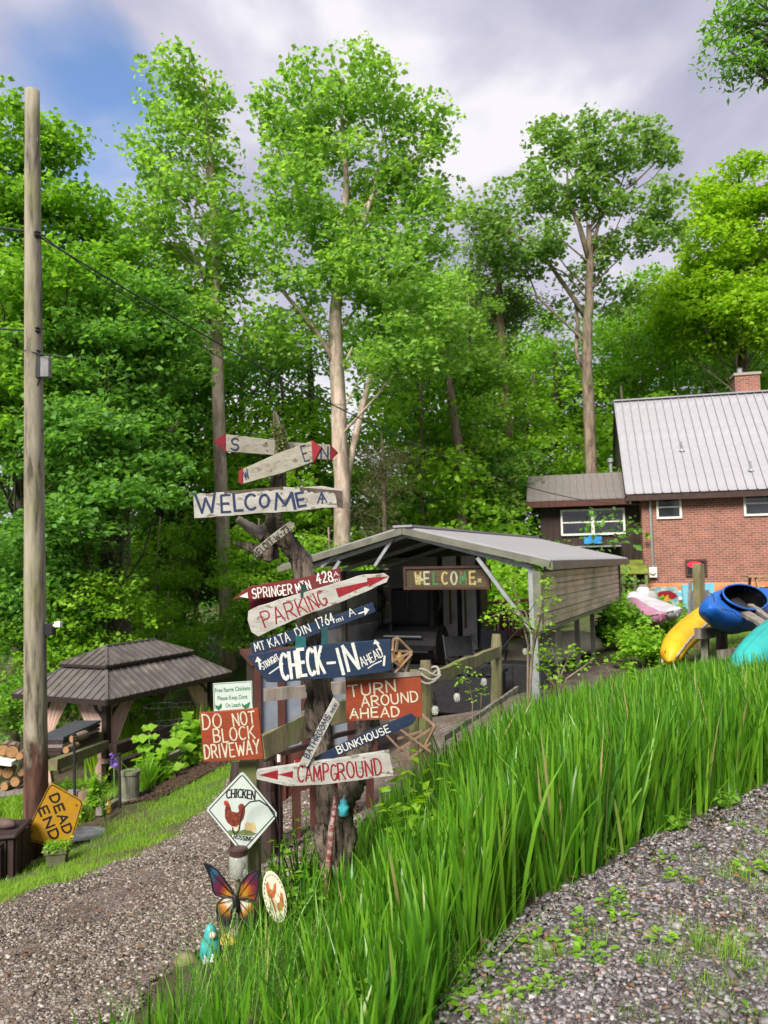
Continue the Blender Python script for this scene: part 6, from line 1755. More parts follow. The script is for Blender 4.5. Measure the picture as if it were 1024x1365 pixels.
# ---------------------------------------------------------------- DEAD END sign and its neighbours
pl = Plane(72, 1090, 9.55, 18, 0)
yel_s = boardmat('faded_orange_yellow_sign', (.50, .26, .012), (.30, .18, .06), .72, 12, .45)
r = thing('dead_end_sign', 'weathered orange yellow dead end sign tilted against the foot of the pole', 'sign', mw=pl.M)
SG = [(34, 1112), (32, 1117), (36, 1119), (56, 1127), (92, 1122), (98, 1110), (111, 1072), (109, 1066), (74, 1045), (69, 1044), (64, 1049), (52, 1072)]
SG = [(33, 1118), (34, 1111), (65, 1048), (69, 1044), (74, 1046), (109, 1066), (111, 1071), (97, 1118), (93, 1124), (66, 1127), (38, 1120)]
mb = MB(); mb.prism([pl.uv(*p) for p in SG], -.004, .004); mb.build('plate', yel_s, r)
def fn(mb):
    q = SG; cx_, cy_ = 72, 1088
    ins_ = [(cx_ + (x - cx_) * .95, cy_ + (y - cy_) * .95) for x, y in q]
    for i in range(len(ins_)): ribbon(mb, [pl.uv(*ins_[i]), pl.uv(*ins_[(i + 1) % len(ins_)])], .011, -.0062 - .0001 * (i % 3))
letters(r, P_BLACK, fn, 'printed_border')
letters(r, P_BLACK, lambda mb: (word(mb, pl, 'DEAD', (66, 1061), (86, 1112), 12, 2.4, y=-.0064, jit=0), word(mb, pl, 'END', (51, 1078), (69, 1120), 12, 2.4, y=-.0064, jit=0)))
for (x, y) in ((102, 1073), (43, 1108)):
    u, w = pl.uv(x, y); mb = MB(); mb.lathe([(.0, 0), (.012, .001), (.012, .004), (0, .006)], (u, -.006, w), 8, Matrix.Rotation(R_(90), 3, 'X')); mb.build('bolt', surf('rust', (.12, .05, .02)), r)
q = ground_at(77, 9.2)
tp_ = P(77, 1119, 9.2).z - q.z
pot = thing('flower_pot', 'square grey green pot of small plants standing in front of the dead end sign', 'flower pot', q, R_(10))
mb = MB(); mb.lathe([(.10, 0), (.12, .02), (.16, tp_ - .05), (.175, tp_ - .05), (.178, tp_), (.155, tp_), (.15, tp_ - .03), (0, tp_ - .03)], n=4, M=Matrix.Rotation(R_(45), 3, 'Z')); mb.build('pot', surf('grey_green_pot', (.13, .13, .07), (.08, .085, .045), 8, .8), pot)
c = Vector((0, 0, tp_))
leaf_object('foliage', [(random.uniform(-.14, .14), random.uniform(-.14, .14), tp_ + random.uniform(-.02, .06)) for _ in range(260)], .035, M['leaf_bright'], pot)
def box_thing(name, label, cat, at, rz=0, group=None): return thing(name, label, cat, at, rz, group)
# flat stone disc
q = ground_at(114, 10.4); r = thing('stepping_disc', 'round grey patterned disc lying in the grass right of the dead end sign', 'stepping stone', q + Vector((0, 0, .03)))
mb = MB(); mb.lathe([(.0, 0), (.26, 0), (.27, .02), (.25, .035), (.2, .035), (.19, .028), (.12, .028), (.11, .035), (0, .035)], n=24); mb.build('disc', surf('grey_disc', (.22, .22, .23), (.12, .12, .13), 12, .7), r)
# dark slatted bin at the left edge
q = ground_at(-6, 9.3)
r = thing('slatted_bin', 'black slatted garden bin at the left edge with a stone on its lid', 'bin', q, R_(8))
tp_ = P(-6, 1102, 9.3).z - q.z
for k in range(8):
    mb = MB(); mb.box((-.31 + k * .08, -.26, tp_ / 2), (.06, .03, tp_)); mb.build('slat', M['wood_black'], r)
for k in range(6):
    mb = MB(); mb.box((.29, -.2 + k * .09, tp_ / 2), (.03, .07, tp_)); mb.build('slat', M['wood_black'], r)
mb = MB(); mb.box((0, .02, tp_ / 2 - .02), (.54, .44, tp_ - .06)); mb.build('liner', M['black_plastic'], r)
mb = MB(); mb.box((-.02, 0, tp_ + .03), (.68, .62, .05)); mb.build('lid', M['wood_black'], r, bevel=.02)
stone('stone', 'rough brown stone lying on the lid of the black slatted bin', q + Vector((.12, -.02, tp_ + .11)), .11, surf('brown_rock', (.13, .085, .075), (.07, .05, .045), 12, .9), sq=(1.2, .8, .55))
q = P(-8, 1135, 8.7); q2 = P(38, 1105, 9.2)
r = thing('black_rail', 'dark angled board running from the left edge to the dead end sign', 'rail', q); mb = MB(); mb.bar((0, 0, 0), q2 - q, .03, .07); mb.build('board', M['wood_black'], r)
for t_ in (.15, .8):
    a = (q2 - q) * t_; g_ = tz((q + a).x, (q + a).y) - q.z; mb = MB(); mb.bar(a, (a.x, a.y, g_ - .05), .05); mb.build('leg', M['wood_black'], r)
# grey ramp/path
q = ground_at(18, 11.0); r = thing('paving_slab', 'smooth grey slab path at the left edge behind the bin', 'slab', q + Vector((0, 0, .04)), R_(-12))
mb = MB(); mb.box((-.5, 0, 0), (1.9, .8, .1)); mb.build('slab', surf('grey_slab', (.15, .16, .17), None, 4, .8), r, bevel=.02)
# firewood
fw = surf('cut_wood_end', (.36, .20, .09), (.24, .12, .05), 20, .8); fb = M['bark_brown']
nlog = 0
for (x, y, rr) in ((4, 1000, .11), (16, 1002, .12), (26, 1008, .08), (-2, 1028, .1), (10, 1030, .11), (20, 1042, .10), (6, 1048, .09), (97, 985, .08), (88, 1000, .07), (28, 1030, .07)):
    nlog += 1
    q = P(x, y, 12.5)
    lab = {97: 'split log lying right of the pole on the dark boards', 88: 'split log just below the one right of the pole', 26: 'small log end nearest the pole, upper row', 28: 'small log end nearest the pole, lower row', 4: 'pale log in the upper row at the left edge', 16: 'big log in the middle of the upper row', -2: 'log cut by the left edge in the lower row', 10: 'big log in the middle of the lower row', 20: 'log at the bottom right of the woodpile', 6: 'lowest log of the woodpile at the left edge'}[x]
    r = thing('firewood_log', lab, 'log', q, R_(random.uniform(-25, 25)), group='cut firewood left of the utility pole')
    mb = MB(); rr *= .85; mb.tube([Vector((0, 0, 0)), Vector((0, .35, 0))], rr, 10, cap=False, wob=.1); mb.build('bark', fb, r)
    mb = MB(); mb.tube([Vector((0, -.006, 0)), Vector((0, .35, 0))], rr * .92, 10, wob=.05); mb.build('cut_face', fw, r)
for (x0, y0, x1, y1, d_, lab) in ((-10, 1058, 38, 1052, 12.6, 'timber bearer under the woodpile'), (-20, 1012, 20, 1016, 12.45, 'white painted plank between the rows of firewood')):
    a = P(x0, y0, d_); b_ = P(x1, y1, d_); r = thing('timber', lab, 'plank', a); mb = MB(); mb.bar((0, 0, 0), b_ - a, .25, .07); mb.build('plank', M['grey_wood'] if y0 > 1040 else M['white_paint'], r)
# stack of dark grey boards right of the pole
for k in range(5):
    a = P(66, 985 + k * 5, 13.6 - k * .05); b_ = P(118, 962 + k * 5, 15.2 - k * .05)
    r = thing('dark_board', ['topmost', 'second', 'middle', 'fourth', 'lowest'][k] + ' of the long dark grey boards stacked behind the pole', 'board', a, group='dark boards stacked behind the pole'); mb = MB(); mb.bar((0, 0, 0), b_ - a, .5 - k * .02, .05); mb.build('board', M['roof_brown'] if k == 2 else surf('charcoal_board', (.06, .065, .075), None, 8, .6) if k == 0 else M['wood_black'], r)
# timbers edging the beds
for i, (x0, y0, d0, x1, y1, d1, w_, lab, mt_) in enumerate((
    (70, 1020, 12.8, 140, 993, 15.2, .16, 'mossy bed timber left of the near gazebo post', M['old_wood']), (78, 1003, 13.6, 150, 975, 16, .14, 'upper bed timber behind the near gazebo post', M['old_wood']),
    (132, 1082, 11.3, 172, 1062, 12.2, .1, 'low grey timber edging in front of the stone pedestal', M['grey_wood']), (150, 1000, 15.0, 240, 968, 17, .2, 'long black bed edge to the right of the near gazebo post', M['wood_black']),
    (158, 1020, 14.5, 205, 1003, 15.8, .16, 'lower black bed edge behind the pedestal', M['wood_black']), (215, 1003, 13.8, 285, 975, 15.6, .12, 'light brown bed timber in front of the squash', M['old_wood']),
    (205, 1020, 13.0, 275, 985, 14.6, .09, 'thin weathered plank lying on bare soil', M['grey_wood']))):
    a = P(x0, y0, d0); b_ = P(x1, y1, d1); r = thing('bed_timber', lab, 'timber', a, group='timbers edging the garden beds'); mb = MB(); mb.bar((0, 0, 0), b_ - a, w_, w_ * 1.1); mb.build('beam', mt_, r)
# stone pedestal
q = ground_at(174, 12.2); hp_ = P(174, 1022, 12.2).z - q.z
r = thing('stone_pedestal', 'grey green round stone pedestal with a little moss on top', 'pedestal', q)
mb = MB(); mb.lathe([(.15, 0), (.15, hp_ * .1), (.135, hp_ * .16), (.135, hp_ * .86), (.15, hp_ * .9), (.15, hp_), (.11, hp_), (.09, hp_ - .03), (0, hp_ - .03)], n=18); mb.build('shaft', surf('mossy_concrete', (.20, .20, .15), (.12, .13, .085), 7, .9, grime=((.25, .18, .1), 4, .55, .75)), r, smooth=False)
leaf_object('moss', [(random.uniform(-.08, .08), random.uniform(-.08, .08), hp_ + random.uniform(-.02, .02)) for _ in range(60)], .03, M['leaf_bright'], r)
# pots and wok
q = ground_at(112, 12.2); r = thing('clay_pot', 'small brown upturned clay pot in the bed right of the pole', 'flower pot', q + Vector((0, 0, .12)))
mb = MB(); mb.lathe([(.15, 0), (.16, .02), (.155, .08), (.11, .24), (.1, .26), (0, .26)], n=14); mb.build('pot', surf('brown_clay', (.20, .13, .10), (.12, .08, .06), 9, .9), r)
q = ground_at(88, 12.6); r = thing('black_tub', 'shallow round black tub between the pole and the clay pot', 'tub', q + Vector((0, 0, .1)))
mb = MB(); mb.lathe([(.3, 0), (.42, .2), (.44, .2), (.44, .22), (.40, .22), (.28, .03), (0, .03)], n=20); mb.build('tub', M['black_plastic'], r)
q = ground_at(145, 11.6); r = thing('amber_jar', 'small amber bottle standing in the bed near the pedestal', 'bottle', q + Vector((0, 0, .02)))
mb = MB(); mb.lathe([(.04, 0), (.045, .02), (.045, .12), (.02, .16), (.02, .2), (0, .2)], n=10); mb.build('bottle', surf('amber_glass', (.5, .24, .03), None, 5, .2), r)
for (px_, py_, d_, lab) in ((100, 982, 12.0, 'thin black garden stake right of the pole'), (160, 1008, 11.8, 'thin black garden stake left of the pedestal')):
    q = ground_at(px_, d_); r = thing('garden_stake', lab, 'stake', q); t_ = P(px_ - 1, py_, d_) - q
    mb = MB(); mb.tube([Vector((0, 0, -.1)), t_], .022, 8); mb.build('rod', M['black'], r)
    mb = MB(); mb.lathe([(.0, .0), (.035, .015), (.035, .04), (0, .055)], t_, 10); mb.build('cap', M['black'], r)
# tomato cages
for (px_, py_, d_, rr, lab) in ((214, 938, 15.2, .32, 'wire tomato cage right behind the squash leaves'), (247, 937, 16.0, .30, 'wire tomato cage farther right towards the notice'), (232, 960, 14.2, .30, 'lower wire tomato cage over the squash')):
    q = ground_at(px_, d_); H_ = P(px_, py_, d_).z - q.z
    r = thing('tomato_cage', lab, 'plant cage', q, group='wire tomato cages in the bed')
    for k in range(4):
        z = H_ * (.25 + .25 * k); r2 = rr * (.6 + .13 * k); mb = MB(); mb.tube([Vector((math.cos(a) * r2, math.sin(a) * r2, z)) for a in np.linspace(0, 6.2832, 21)], .006, 4, cap=False); mb.build('ring', M['black'], r)
    for k in range(4):
        a = k * 1.5708 + .4; mb = MB(); mb.tube([Vector((math.cos(a) * rr * .35, math.sin(a) * rr * .35, 0)), Vector((math.cos(a) * rr, math.sin(a) * rr, H_))], .006, 4); mb.build('wire', M['black'], r)
# garden plants
PLG = 'plants growing in the gazebo garden'
for args in (
    (ground_at(128, 12.0), 14, .62, .22, .10, 'leaf_bright', 20, 'bushy light green herb left of the near gazebo post', .5),
    (ground_at(106, 11.6), 14, .35, .25, .07, 'leaf_bright', 20, 'low pale green plant below the clay pot', .6),
    (ground_at(140, 11.2), 8, .45, .16, .06, 'leaf_oak', 14, 'sparse grey green plant in front of the gazebo post', .4),
    (ground_at(215, 13.2), 12, .5, .4, .2, 'leaf_bright', 10, 'spreading plant with broad leaves behind the bare soil', .8),
    (ground_at(255, 14.5), 16, .9, .5, .2, 'leaf_bright', 14, 'tall leafy squash vine inside the cages', .8),
    (ground_at(285, 15.5), 16, .8, .5, .16, 'leaf_bright', 16, 'leafy bean row left of the chicken notice', .6),
    (ground_at(95, 13.8), 12, .5, .35, .12, 'leaf_maple', 14, 'green clump beyond the black tub', .5),
    (ground_at(60, 12.8), 10, .4, .3, .09, 'leaf_bright', 14, 'light green clump just right of the stained pole foot', .5),
    (ground_at(30, 10.2), 12, .3, .22, .06, 'leaf_yellow', 18, 'yellow green tuft between the black bin and the pole', .7)):
    at, ns_, h_, sp_, ls_, mt_, pr_, lab, asp_ = args
    plant('garden_plant', lab, 'plant', at, ns_, h_, sp_, ls_, M[mt_], pr_, PLG, asp_)
def strap_clump(name, label, at, nb, h, wid, mat, cat='plant', group=PLG, spread=.08, lean=.35):
    root = thing(name, label, cat, at, group=group)
    n = nb; c_ = rng.normal(0, spread, (n, 2)); V = []; F = []
    for i in range(n):
        a = rng.uniform(0, 6.28); ln = abs(rng.normal(0, lean)) + .05; hh = h * rng.uniform(.6, 1.1); f = a + 1.57 + rng.normal(0, .3); b0 = len(V)
        for t in np.linspace(0, 1, 5):
            o_ = hh * (ln * t + .3 * ln * t ** 3); w_ = wid * (1 - t ** 2.5) * .5 + .001
            for s_ in (-1, 1): V.append((c_[i, 0] + math.cos(a) * o_ + s_ * math.cos(f) * w_, c_[i, 1] + math.sin(a) * o_ + s_ * math.sin(f) * w_, hh * (t - .12 * t ** 4)))
        F += [(b0 + 2 * j, b0 + 2 * j + 1, b0 + 2 * j + 3, b0 + 2 * j + 2) for j in range(4)]
    mesh_np('foliage', np.array(V), np.array(F), mat, root)
    return root
strap_clump('garden_plant', 'upright strap leaved clump right of the stone pedestal', ground_at(198, 12.8), 70, .62, .03, M['leaf_maple'], spread=.05, lean=.3)
for px_, d_, lab in ((190, 18, 'tall yellow green reeds behind the near gazebo post'), (212, 18.5, 'tall yellow green reeds under the gazebo roof'), (250, 19, 'tall reeds right of the far gazebo post'), (172, 17.5, 'tall reeds just right of the near curtain'), (275, 18, 'tall reeds left of the chicken notice')):
    strap_clump('reed_clump', lab, ground_at(px_, d_), 260, 1.25, .04, M['leaf_yellow'], spread=.4, lean=.2)
# purple flower and squash leaves with big round blades
q = ground_at(153, 11.9); r = thing('purple_flower', 'single purple flower spike in front of the near gazebo post', 'flower', q); t_ = P(152, 1012, 11.9) - q
mb = MB(); mb.tube([Vector((0, 0, 0)), t_ - Vector((0, 0, .1))], .008, 5); mb.build('stem', M['grass'], r)
leaf_object('blossom', [tuple(t_ + Vector((random.uniform(-.03, .03), random.uniform(-.03, .03), random.uniform(-.12, .08)))) for _ in range(60)], .045, surf('violet_petals', (.25, .14, .55), None, 9, .6), r)
q = ground_at(200, 13.6); r = thing('squash_plant', 'squash plant with large round pale leaves behind the strap leaved clump', 'plant', q, group=PLG)
for (x, y, rr) in ((199, 973, .14), (187, 988, .16), (193, 1001, .15), (228, 994, .2), (240, 983, .17), (205, 985, .1), (250, 1000, .16), (218, 1004, .14)):
    c_ = P(x, y, 13.5 + random.uniform(-.3, .3)) - q; mb = MB(); n = 12
    mb.add([tuple(c_)] + [tuple(c_ + Vector((math.cos(6.2832 * k / n) * rr * (1 + .12 * math.sin(k * 2.5)), math.sin(6.2832 * k / n) * rr * .8, .05 + .03 * math.sin(k * 3.0) + .25 * rr * math.sin(6.2832 * k / n)))) for k in range(n)], [(0, 1 + k, 1 + (k + 1) % n) for k in range(n)])
    mb.build('leaf', M['leaf_bright'], r); 
    mb = MB(); mb.tube([Vector((0, 0, 0)), Vector((c_.x * .7, c_.y * .7, c_.z * .6)), c_], .014, 5, cap=False); mb.build('stem', M['grass'], r)
SOIL = [(-3.4, 11.4), (-2.6, 12.8), (-2.9, 15), (-4.4, 14.5), (-4.6, 12.5)]
stones('bed_soil', scatter(SOIL, 2600), .02, .07, surf('crumbly_soil', (.075, .042, .028), (.04, .024, .017), 20, .95), 'crumbly dark brown soil of the garden bed')['category'] = 'soil'
LOWG = [(-9, 9), (-5.0, 10.5), (-4.4, 11.6), (-4.6, 13), (-3.8, 16), (-4.5, 18), (-10, 16)]
hp = scatter(LOWG, 9000, lambda x, y: (np.sin(x * 2.1 + y) * np.sin(y * 1.9 - x) > -.2) * 1.)
V_, F_ = blades(hp, .06, .22, .02, 3, .06, seg=2, lean=.7)
tag(mesh_np('garden_ground_cover', V_, F_, M['lawn']), 'light green ground cover growing round the gazebo and the beds', 'ground cover', kind='stuff')
# ---------------------------------------------------------------- fence
FG = 'rails and posts of the rustic fence'
def fpost(px_, ytop, d_, w_, lab, mat=None, cap=True):
    q = ground_at(px_, d_); t_ = P(px_, ytop, d_) - q
    r = thing('fence_post', lab, 'fence post', q, group=FG)
    mb = MB(); k = 9; mb.tube([t_ * (i / k) + Vector((random.uniform(-.006, .006), random.uniform(-.006, .006), -.15 if i == 0 else 0)) for i in range(k + 1)], [w_ * (1.05 - .1 * i / k) for i in range(k)] + [w_ * .75], 10, wob=.07); mb.build('post', mat or M['old_wood'], r, smooth=False)
    return r
def plank(name, label, a, b_, w_, h_, mat, cat='rail', group=FG, part='plank'):
    r = thing(name, label, cat, a, group=group)
    n = 8; mb = MB(); d_ = (b_ - a)
    up = Vector((0, 0, 1)); sx_ = d_.cross(up).normalized(); uz = sx_.cross(d_).normalized()
    vs_ = []
    for i in range(n + 1):
        t = i / n; c_ = d_ * t + uz * random.uniform(-.008, .008)
        for (i_, j_) in ((-1, -1), (1, -1), (1, 1), (-1, 1)): vs_.append(c_ + sx_ * (i_ * w_ / 2 * random.uniform(.9, 1.1)) + uz * (j_ * h_ / 2 * random.uniform(.88, 1.1)))
    fs_ = [(i * 4 + k, i * 4 + (k + 1) % 4, (i + 1) * 4 + (k + 1) % 4, (i + 1) * 4 + k) for i in range(n) for k in range(4)] + [(3, 2, 1, 0), (n * 4, n * 4 + 1, n * 4 + 2, n * 4 + 3)]
    mb.add(vs_, fs_); mb.build(part, mat, r)
    return r
fpost(568, 880, 6.6, .058, 'mossy fence post just right of the turn around board')
fpost(553, 892, 6.9, .05, 'shorter fence post peeking behind the corner of the turn around board')
fpost(662, 845, 8.4, .062, 'leaning mossy fence post in front of the carport opening')
fpost(738, 905, 9.6, .06, 'short brown fence post behind the carport corner post', M['red_wood'])
plank('fence_rail', 'mossy top rail between the two tall fence posts', P(566, 908, 6.55), P(664, 868, 8.35), .05, .11, M['old_wood'])
plank('fence_rail', 'thin pole rail rising out of the grass below the mossy top rail', P(590, 985, 6.6), P(690, 918, 8.6), .035, .05, M['grey_wood'])
plank('fence_rail', 'broad mossy rail crossing behind the bathrooms board', P(404, 962, 5.8), P(566, 922, 6.6), .035, .17, M['old_wood'])
plank('fence_rail', 'lower broad mossy rail left of the signpost', P(350, 996, 5.5), P(432, 958, 5.95), .035, .17, M['old_wood'])
plank('fence_rail', 'upper grey rail crossing behind the check in board', P(352, 926, 6.3), P(480, 915, 6.6), .06, .10, M['grey_wood'])
plank('fence_rail', 'dark lower rail behind the campground board', P(352, 1012, 6.4), P(500, 965, 7.2), .04, .04, M['wood_black'])
fpost(318, 1016, 6.4, .07, 'dark fence post behind the do not block board', M['wood_black'])
fpost(356, 1010, 6.6, .07, 'dark post between the diamond sign and the signpost', M['wood_black'])
pk = None
for k, (x_, yt, d_) in enumerate(((372, 1004, 6.8), (396, 1000, 6.9), (420, 996, 7.0), (446, 990, 7.1), (470, 985, 7.2), (494, 980, 7.3))):
    q = ground_at(x_, d_); t_ = P(x_, yt, d_).z - q.z
    r = thing('picket', ['first', 'second', 'third', 'fourth', 'fifth', 'sixth'][k] + ' from the left of the dark red pickets behind the signpost', 'picket', q, group='dark red pickets behind the signpost')
    mb = MB(); mb.box((0, 0, t_ / 2 - .05), (.075, .03, t_ + .1)); mb.build('picket_board', M['red_wood'], r)
# coop / shed with pale panels and red frame
SU = Vector((.96, .28, 0)).normalized(); SN = Vector((-.28, .96, 0)).normalized()
s0 = ground_at(345, 8.8)
SWm = Matrix(((SU.x, SN.x, 0, s0.x), (SU.y, SN.y, 0, s0.y), (0, 0, 1, s0.z), (0, 0, 0, 1)))
coop = thing('small_shed', 'small shed with pale blue panels between dark red posts behind the signpost', 'shed', mw=SWm)
hs = P(345, 885, 8.8).z - s0.z
pale_b = surf('pale_blue_panel', (.19, .21, .25), (.14, .16, .19), 5, .6)
for k in range(6):
    mb = MB(); mb.box((k * .27 + .0, 0, hs / 2), (.07, .07, hs)); mb.build('post', M['red_wood'], coop)
for k in range(5):
    mb = MB(); mb.box((k * .27 + .135, .03, hs * .68), (.19, .02, hs * .56)); mb.build('panel', pale_b, coop)
    mb = MB(); mb.box((k * .27 + .135, .03, hs * .19), (.19, .02, hs * .38)); mb.build('panel', M['red_wood'], coop)
mb = MB(); mb.box((.68, .6, hs + .03), (1.5, 1.3, .06)); mb.build('roof', M['red_wood'], coop)
mb = MB(); mb.box((.68, .62, hs / 2), (1.35, 1.1, hs)); mb.build('wall', M['wood_black'], coop)
q = P(338, 930, 9.4); r = thing('white_sheet', 'white sheet glimpsed right of the chicken notice', 'sheet', q); mb = MB(); mb.box((.05, 0, 0), (.16, .04, .36)); mb.build('cloth', M['white_paint'], r, bevel=.02)
q = P(403, 1020, 6.6); r = thing('red_white_notice', 'small red and white notice behind the bathrooms board', 'notice', q)
mb = MB(); mb.box((0, 0, -.06), (.13, .01, .2)); mb.build('board', M['white_paint'], r); mb = MB(); mb.box((0, -.012, .02), (.12, .01, .06)); mb.build('red_band', P_RED, r)
q = P(372, 1002, 6.3); r = thing('stick_reflector', 'small red and white reflector on a stick left of the signpost', 'reflector', q)
mb = MB(); mb.lathe([(0, -.02), (.02, -.015), (.022, .02), (.012, .035), (0, .04)], n=10); mb.build('reflector', P_RED, r, smooth=True); mb = MB(); mb.tube([Vector((0, 0, -.018)), Vector((0, 0, -.08))], .016, 8); mb.build('collar', M['white_paint'], r); mb = MB(); mb.tube([Vector((0, 0, -.08)), Vector((0, 0, -.75))], .008, 6); mb.build('stick', M['black'], r)
# wooden lattice globes
def poly_frame(lab, lines, d_):
    c = P(*lines[0][0], d_)
    r = thing('wooden_lattice', lab, 'lantern frame', c, group='open wooden lattice frames on the fence')
    for k, (a, b_) in enumerate(lines):
        mb = MB(); mb.bar(P(a[0], a[1], d_ + .03 * (k % 3)) - c, P(b_[0], b_[1], d_ + .03 * ((k + 1) % 3) + .05 * (k % 2)) - c, .017, .017); mb.build('slat', tanw, r)
tanw = surf('tan_lath', (.34, .22, .14), (.22, .14, .09), 14, .8)
poly_frame('tan lattice frame right of the end of the check in board', [((524, 853), (530, 850)), ((530, 850), (549, 869)), ((549, 869), (524, 881)), ((524, 881), (544, 897)), ((549, 869), (541, 896)), ((524, 853), (523, 883)), ((530, 851), (528, 868)), ((526, 868), (549, 868)), ((524, 900), (549, 872)), ((523, 866), (532, 890))], 6.1)
poly_frame('tan lattice frame below the turn around board', [((520, 962), (574, 1002)), ((528, 1002), (580, 968)), ((556, 946), (580, 968)), ((580, 968), (562, 1003)), ((512, 976), (546, 1012)), ((546, 1012), (574, 990)), ((520, 962), (556, 950)), ((530, 985), (562, 975))], 6.2)
q = P(533, 877, 6.4); r = thing('yellow_bottle', 'yellow plastic bottle seen through the upper lattice frame', 'bottle', q); mb = MB(); mb.lathe([(.035, -.05), (.04, -.04), (.04, .015), (.015, .035), (.015, .05), (0, .05)], n=12); mb.build('bottle', surf('yellow_plastic_old', (.28, .15, .02), None, 6, .6), r, smooth=True)
rope = surf('grey_rope', (.34, .32, .27), (.2, .18, .15), 40, .9)
q = P(572, 898, 6.5); r = thing('rope_coil', 'grey rope wound round the top of the fence post by the turn around board', 'rope', q)
for k in range(3):
    mb = MB(); mb.tube([Vector((math.cos(a) * (.085 + .006 * k), math.sin(a) * (.085 + .006 * k), -.03 * k + .03 * math.sin(a * 2 + k) + .02)) for a in np.linspace(0, 6.28, 20)], .011, 6, cap=False); mb.build('strand', rope, r, smooth=True)
# bulb string
blb, nt, b = newmat('bulb_glass'); b.inputs['Base Color'].default_value = (.8, .8, .75, 1); b.inputs['Roughness'].default_value = .1; b.inputs['Transmission Weight'].default_value = .6
strp = [P(572, 912, 6.45), P(592, 906, 6.7), P(609, 906, 7.0), P(628, 896, 7.4), P(645, 888, 7.8), P(662, 872, 8.3), P(690, 840, 9), P(716, 800, 10.1)]
r = thing('light_string_cable', 'thin black festoon cable slung along the mossy fence rail', 'cable', strp[0]); mb = MB(); mb.tube([p - strp[0] for p in strp], .006, 5); mb.build('wire', M['black_plastic'], r)
for (x_, y_, d_, lab) in ((609, 925, 6.95, 'unlit bulb hanging lowest under the mossy rail'), (580, 942, 6.5, 'unlit bulb hanging next to the turn around board'), (645, 905, 7.8, 'unlit bulb hanging near the leaning fence post'), (700, 865, 9.2, 'unlit bulb hanging right of the leaning fence post')):
    q = P(x_, y_, d_); r = thing('light_bulb', lab, 'light bulb', q, group='unlit bulbs of the light string')
    mb = MB(); mb.lathe([(.0, -.075), (.022, -.065), (.032, -.035), (.028, -.01), (.015, .01)], n=12); mb.build('bulb', blb, r, smooth=True)
    mb = MB(); mb.lathe([(.016, .01), (.02, .015), (.02, .06), (.01, .07), (0, .07)], n=10); mb.build('socket', M['black_plastic'], r)
    mb = MB(); mb.tube([Vector((0, 0, .07)), Vector((0, 0, .12))], .005, 5); mb.build('wire', M['black_plastic'], r)

# ---------------------------------------------------------------- inside the carport
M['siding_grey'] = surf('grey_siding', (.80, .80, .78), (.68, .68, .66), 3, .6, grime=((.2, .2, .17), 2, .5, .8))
M['siding_shaded'] = surf('shaded_grey_siding', (.34, .34, .33), (.25, .25, .24), 3, .6)  # shaded copy of the grey siding, the carport's shadow put into its colour
def cw(x, y): w = CW @ Vector((x, y, 0)); return tz(w.x, w.y)
gzc = cw(-2, 3) - .05
shed = thing('tool_shed', 'shed with horizontal grey siding standing under the carport', 'shed', mw=CW)
# white lap boards: front wall at local y 3.3 between photo columns 583 and 638
yf = 3.2
xa, xb = cpos(590, 800, yf).x, cpos(638, 800, yf).x
zt2 = e_z + .12
nbd = 13; bh = (zt2 - gzc) / nbd
for (x0, x1, mt_, nm) in ((xa, (xa + xb) / 2 - .03, M['siding_grey'], 'siding_board'), ((xa + xb) / 2 + .03, xb, M['siding_grey'], 'siding_board'), (-CWD + .35, xa - .05, M['siding_shaded'], 'siding_board')):
    for k in range(nbd):
        z = gzc + bh * k; mb = MB()
        mb.add([(x0, yf - .022, z + .004), (x1, yf - .022, z + .004), (x1, yf, z + bh), (x0, yf, z + bh), (x0, yf + .03, z + .004), (x1, yf + .03, z + .004), (x1, yf + .03, z + bh), (x0, yf + .03, z + bh)], [(0, 1, 2, 3), (0, 4, 5, 1), (7, 6, 5, 4), (3, 2, 6, 7), (0, 3, 7, 4), (1, 5, 6, 2)])
        mb.build(nm, mt_, shed)
mb = MB(); mb.box(((xb - .02 - CWD + .35) / 2, yf + .1 + .25, (gzc + zt2) / 2), (xb - .02 + CWD - .35, .5, zt2 - gzc)); mb.build('wall', M['siding_shaded'], shed)
for x in (xa - .02, (xa + xb) / 2, xb + .02):
    mb = MB(); mb.box((x, yf - .05, (gzc + zt2) / 2), (.07, .07, zt2 - gzc)); mb.build('corner_post', M['black'], shed)
lf = thing('added_side_wall', 'added ribbed sheet wall keeping light out of the left side of the carport', 'wall', mw=CW)  # wall added so that less light reaches the carport interior
nb_ = 8; zg = cw(-CWD, 3) - .1
for k in range(nb_):
    h_ = (e_z - .1 - zg) / nb_; mb = MB(); mb.box((-CWD + .17, CL / 2, zg + h_ * (k + .5)), (.03, CL - .3, h_ - .006)); mb.build('sheet', M['panel_white'] if k % 2 else M['siding_grey'], lf)
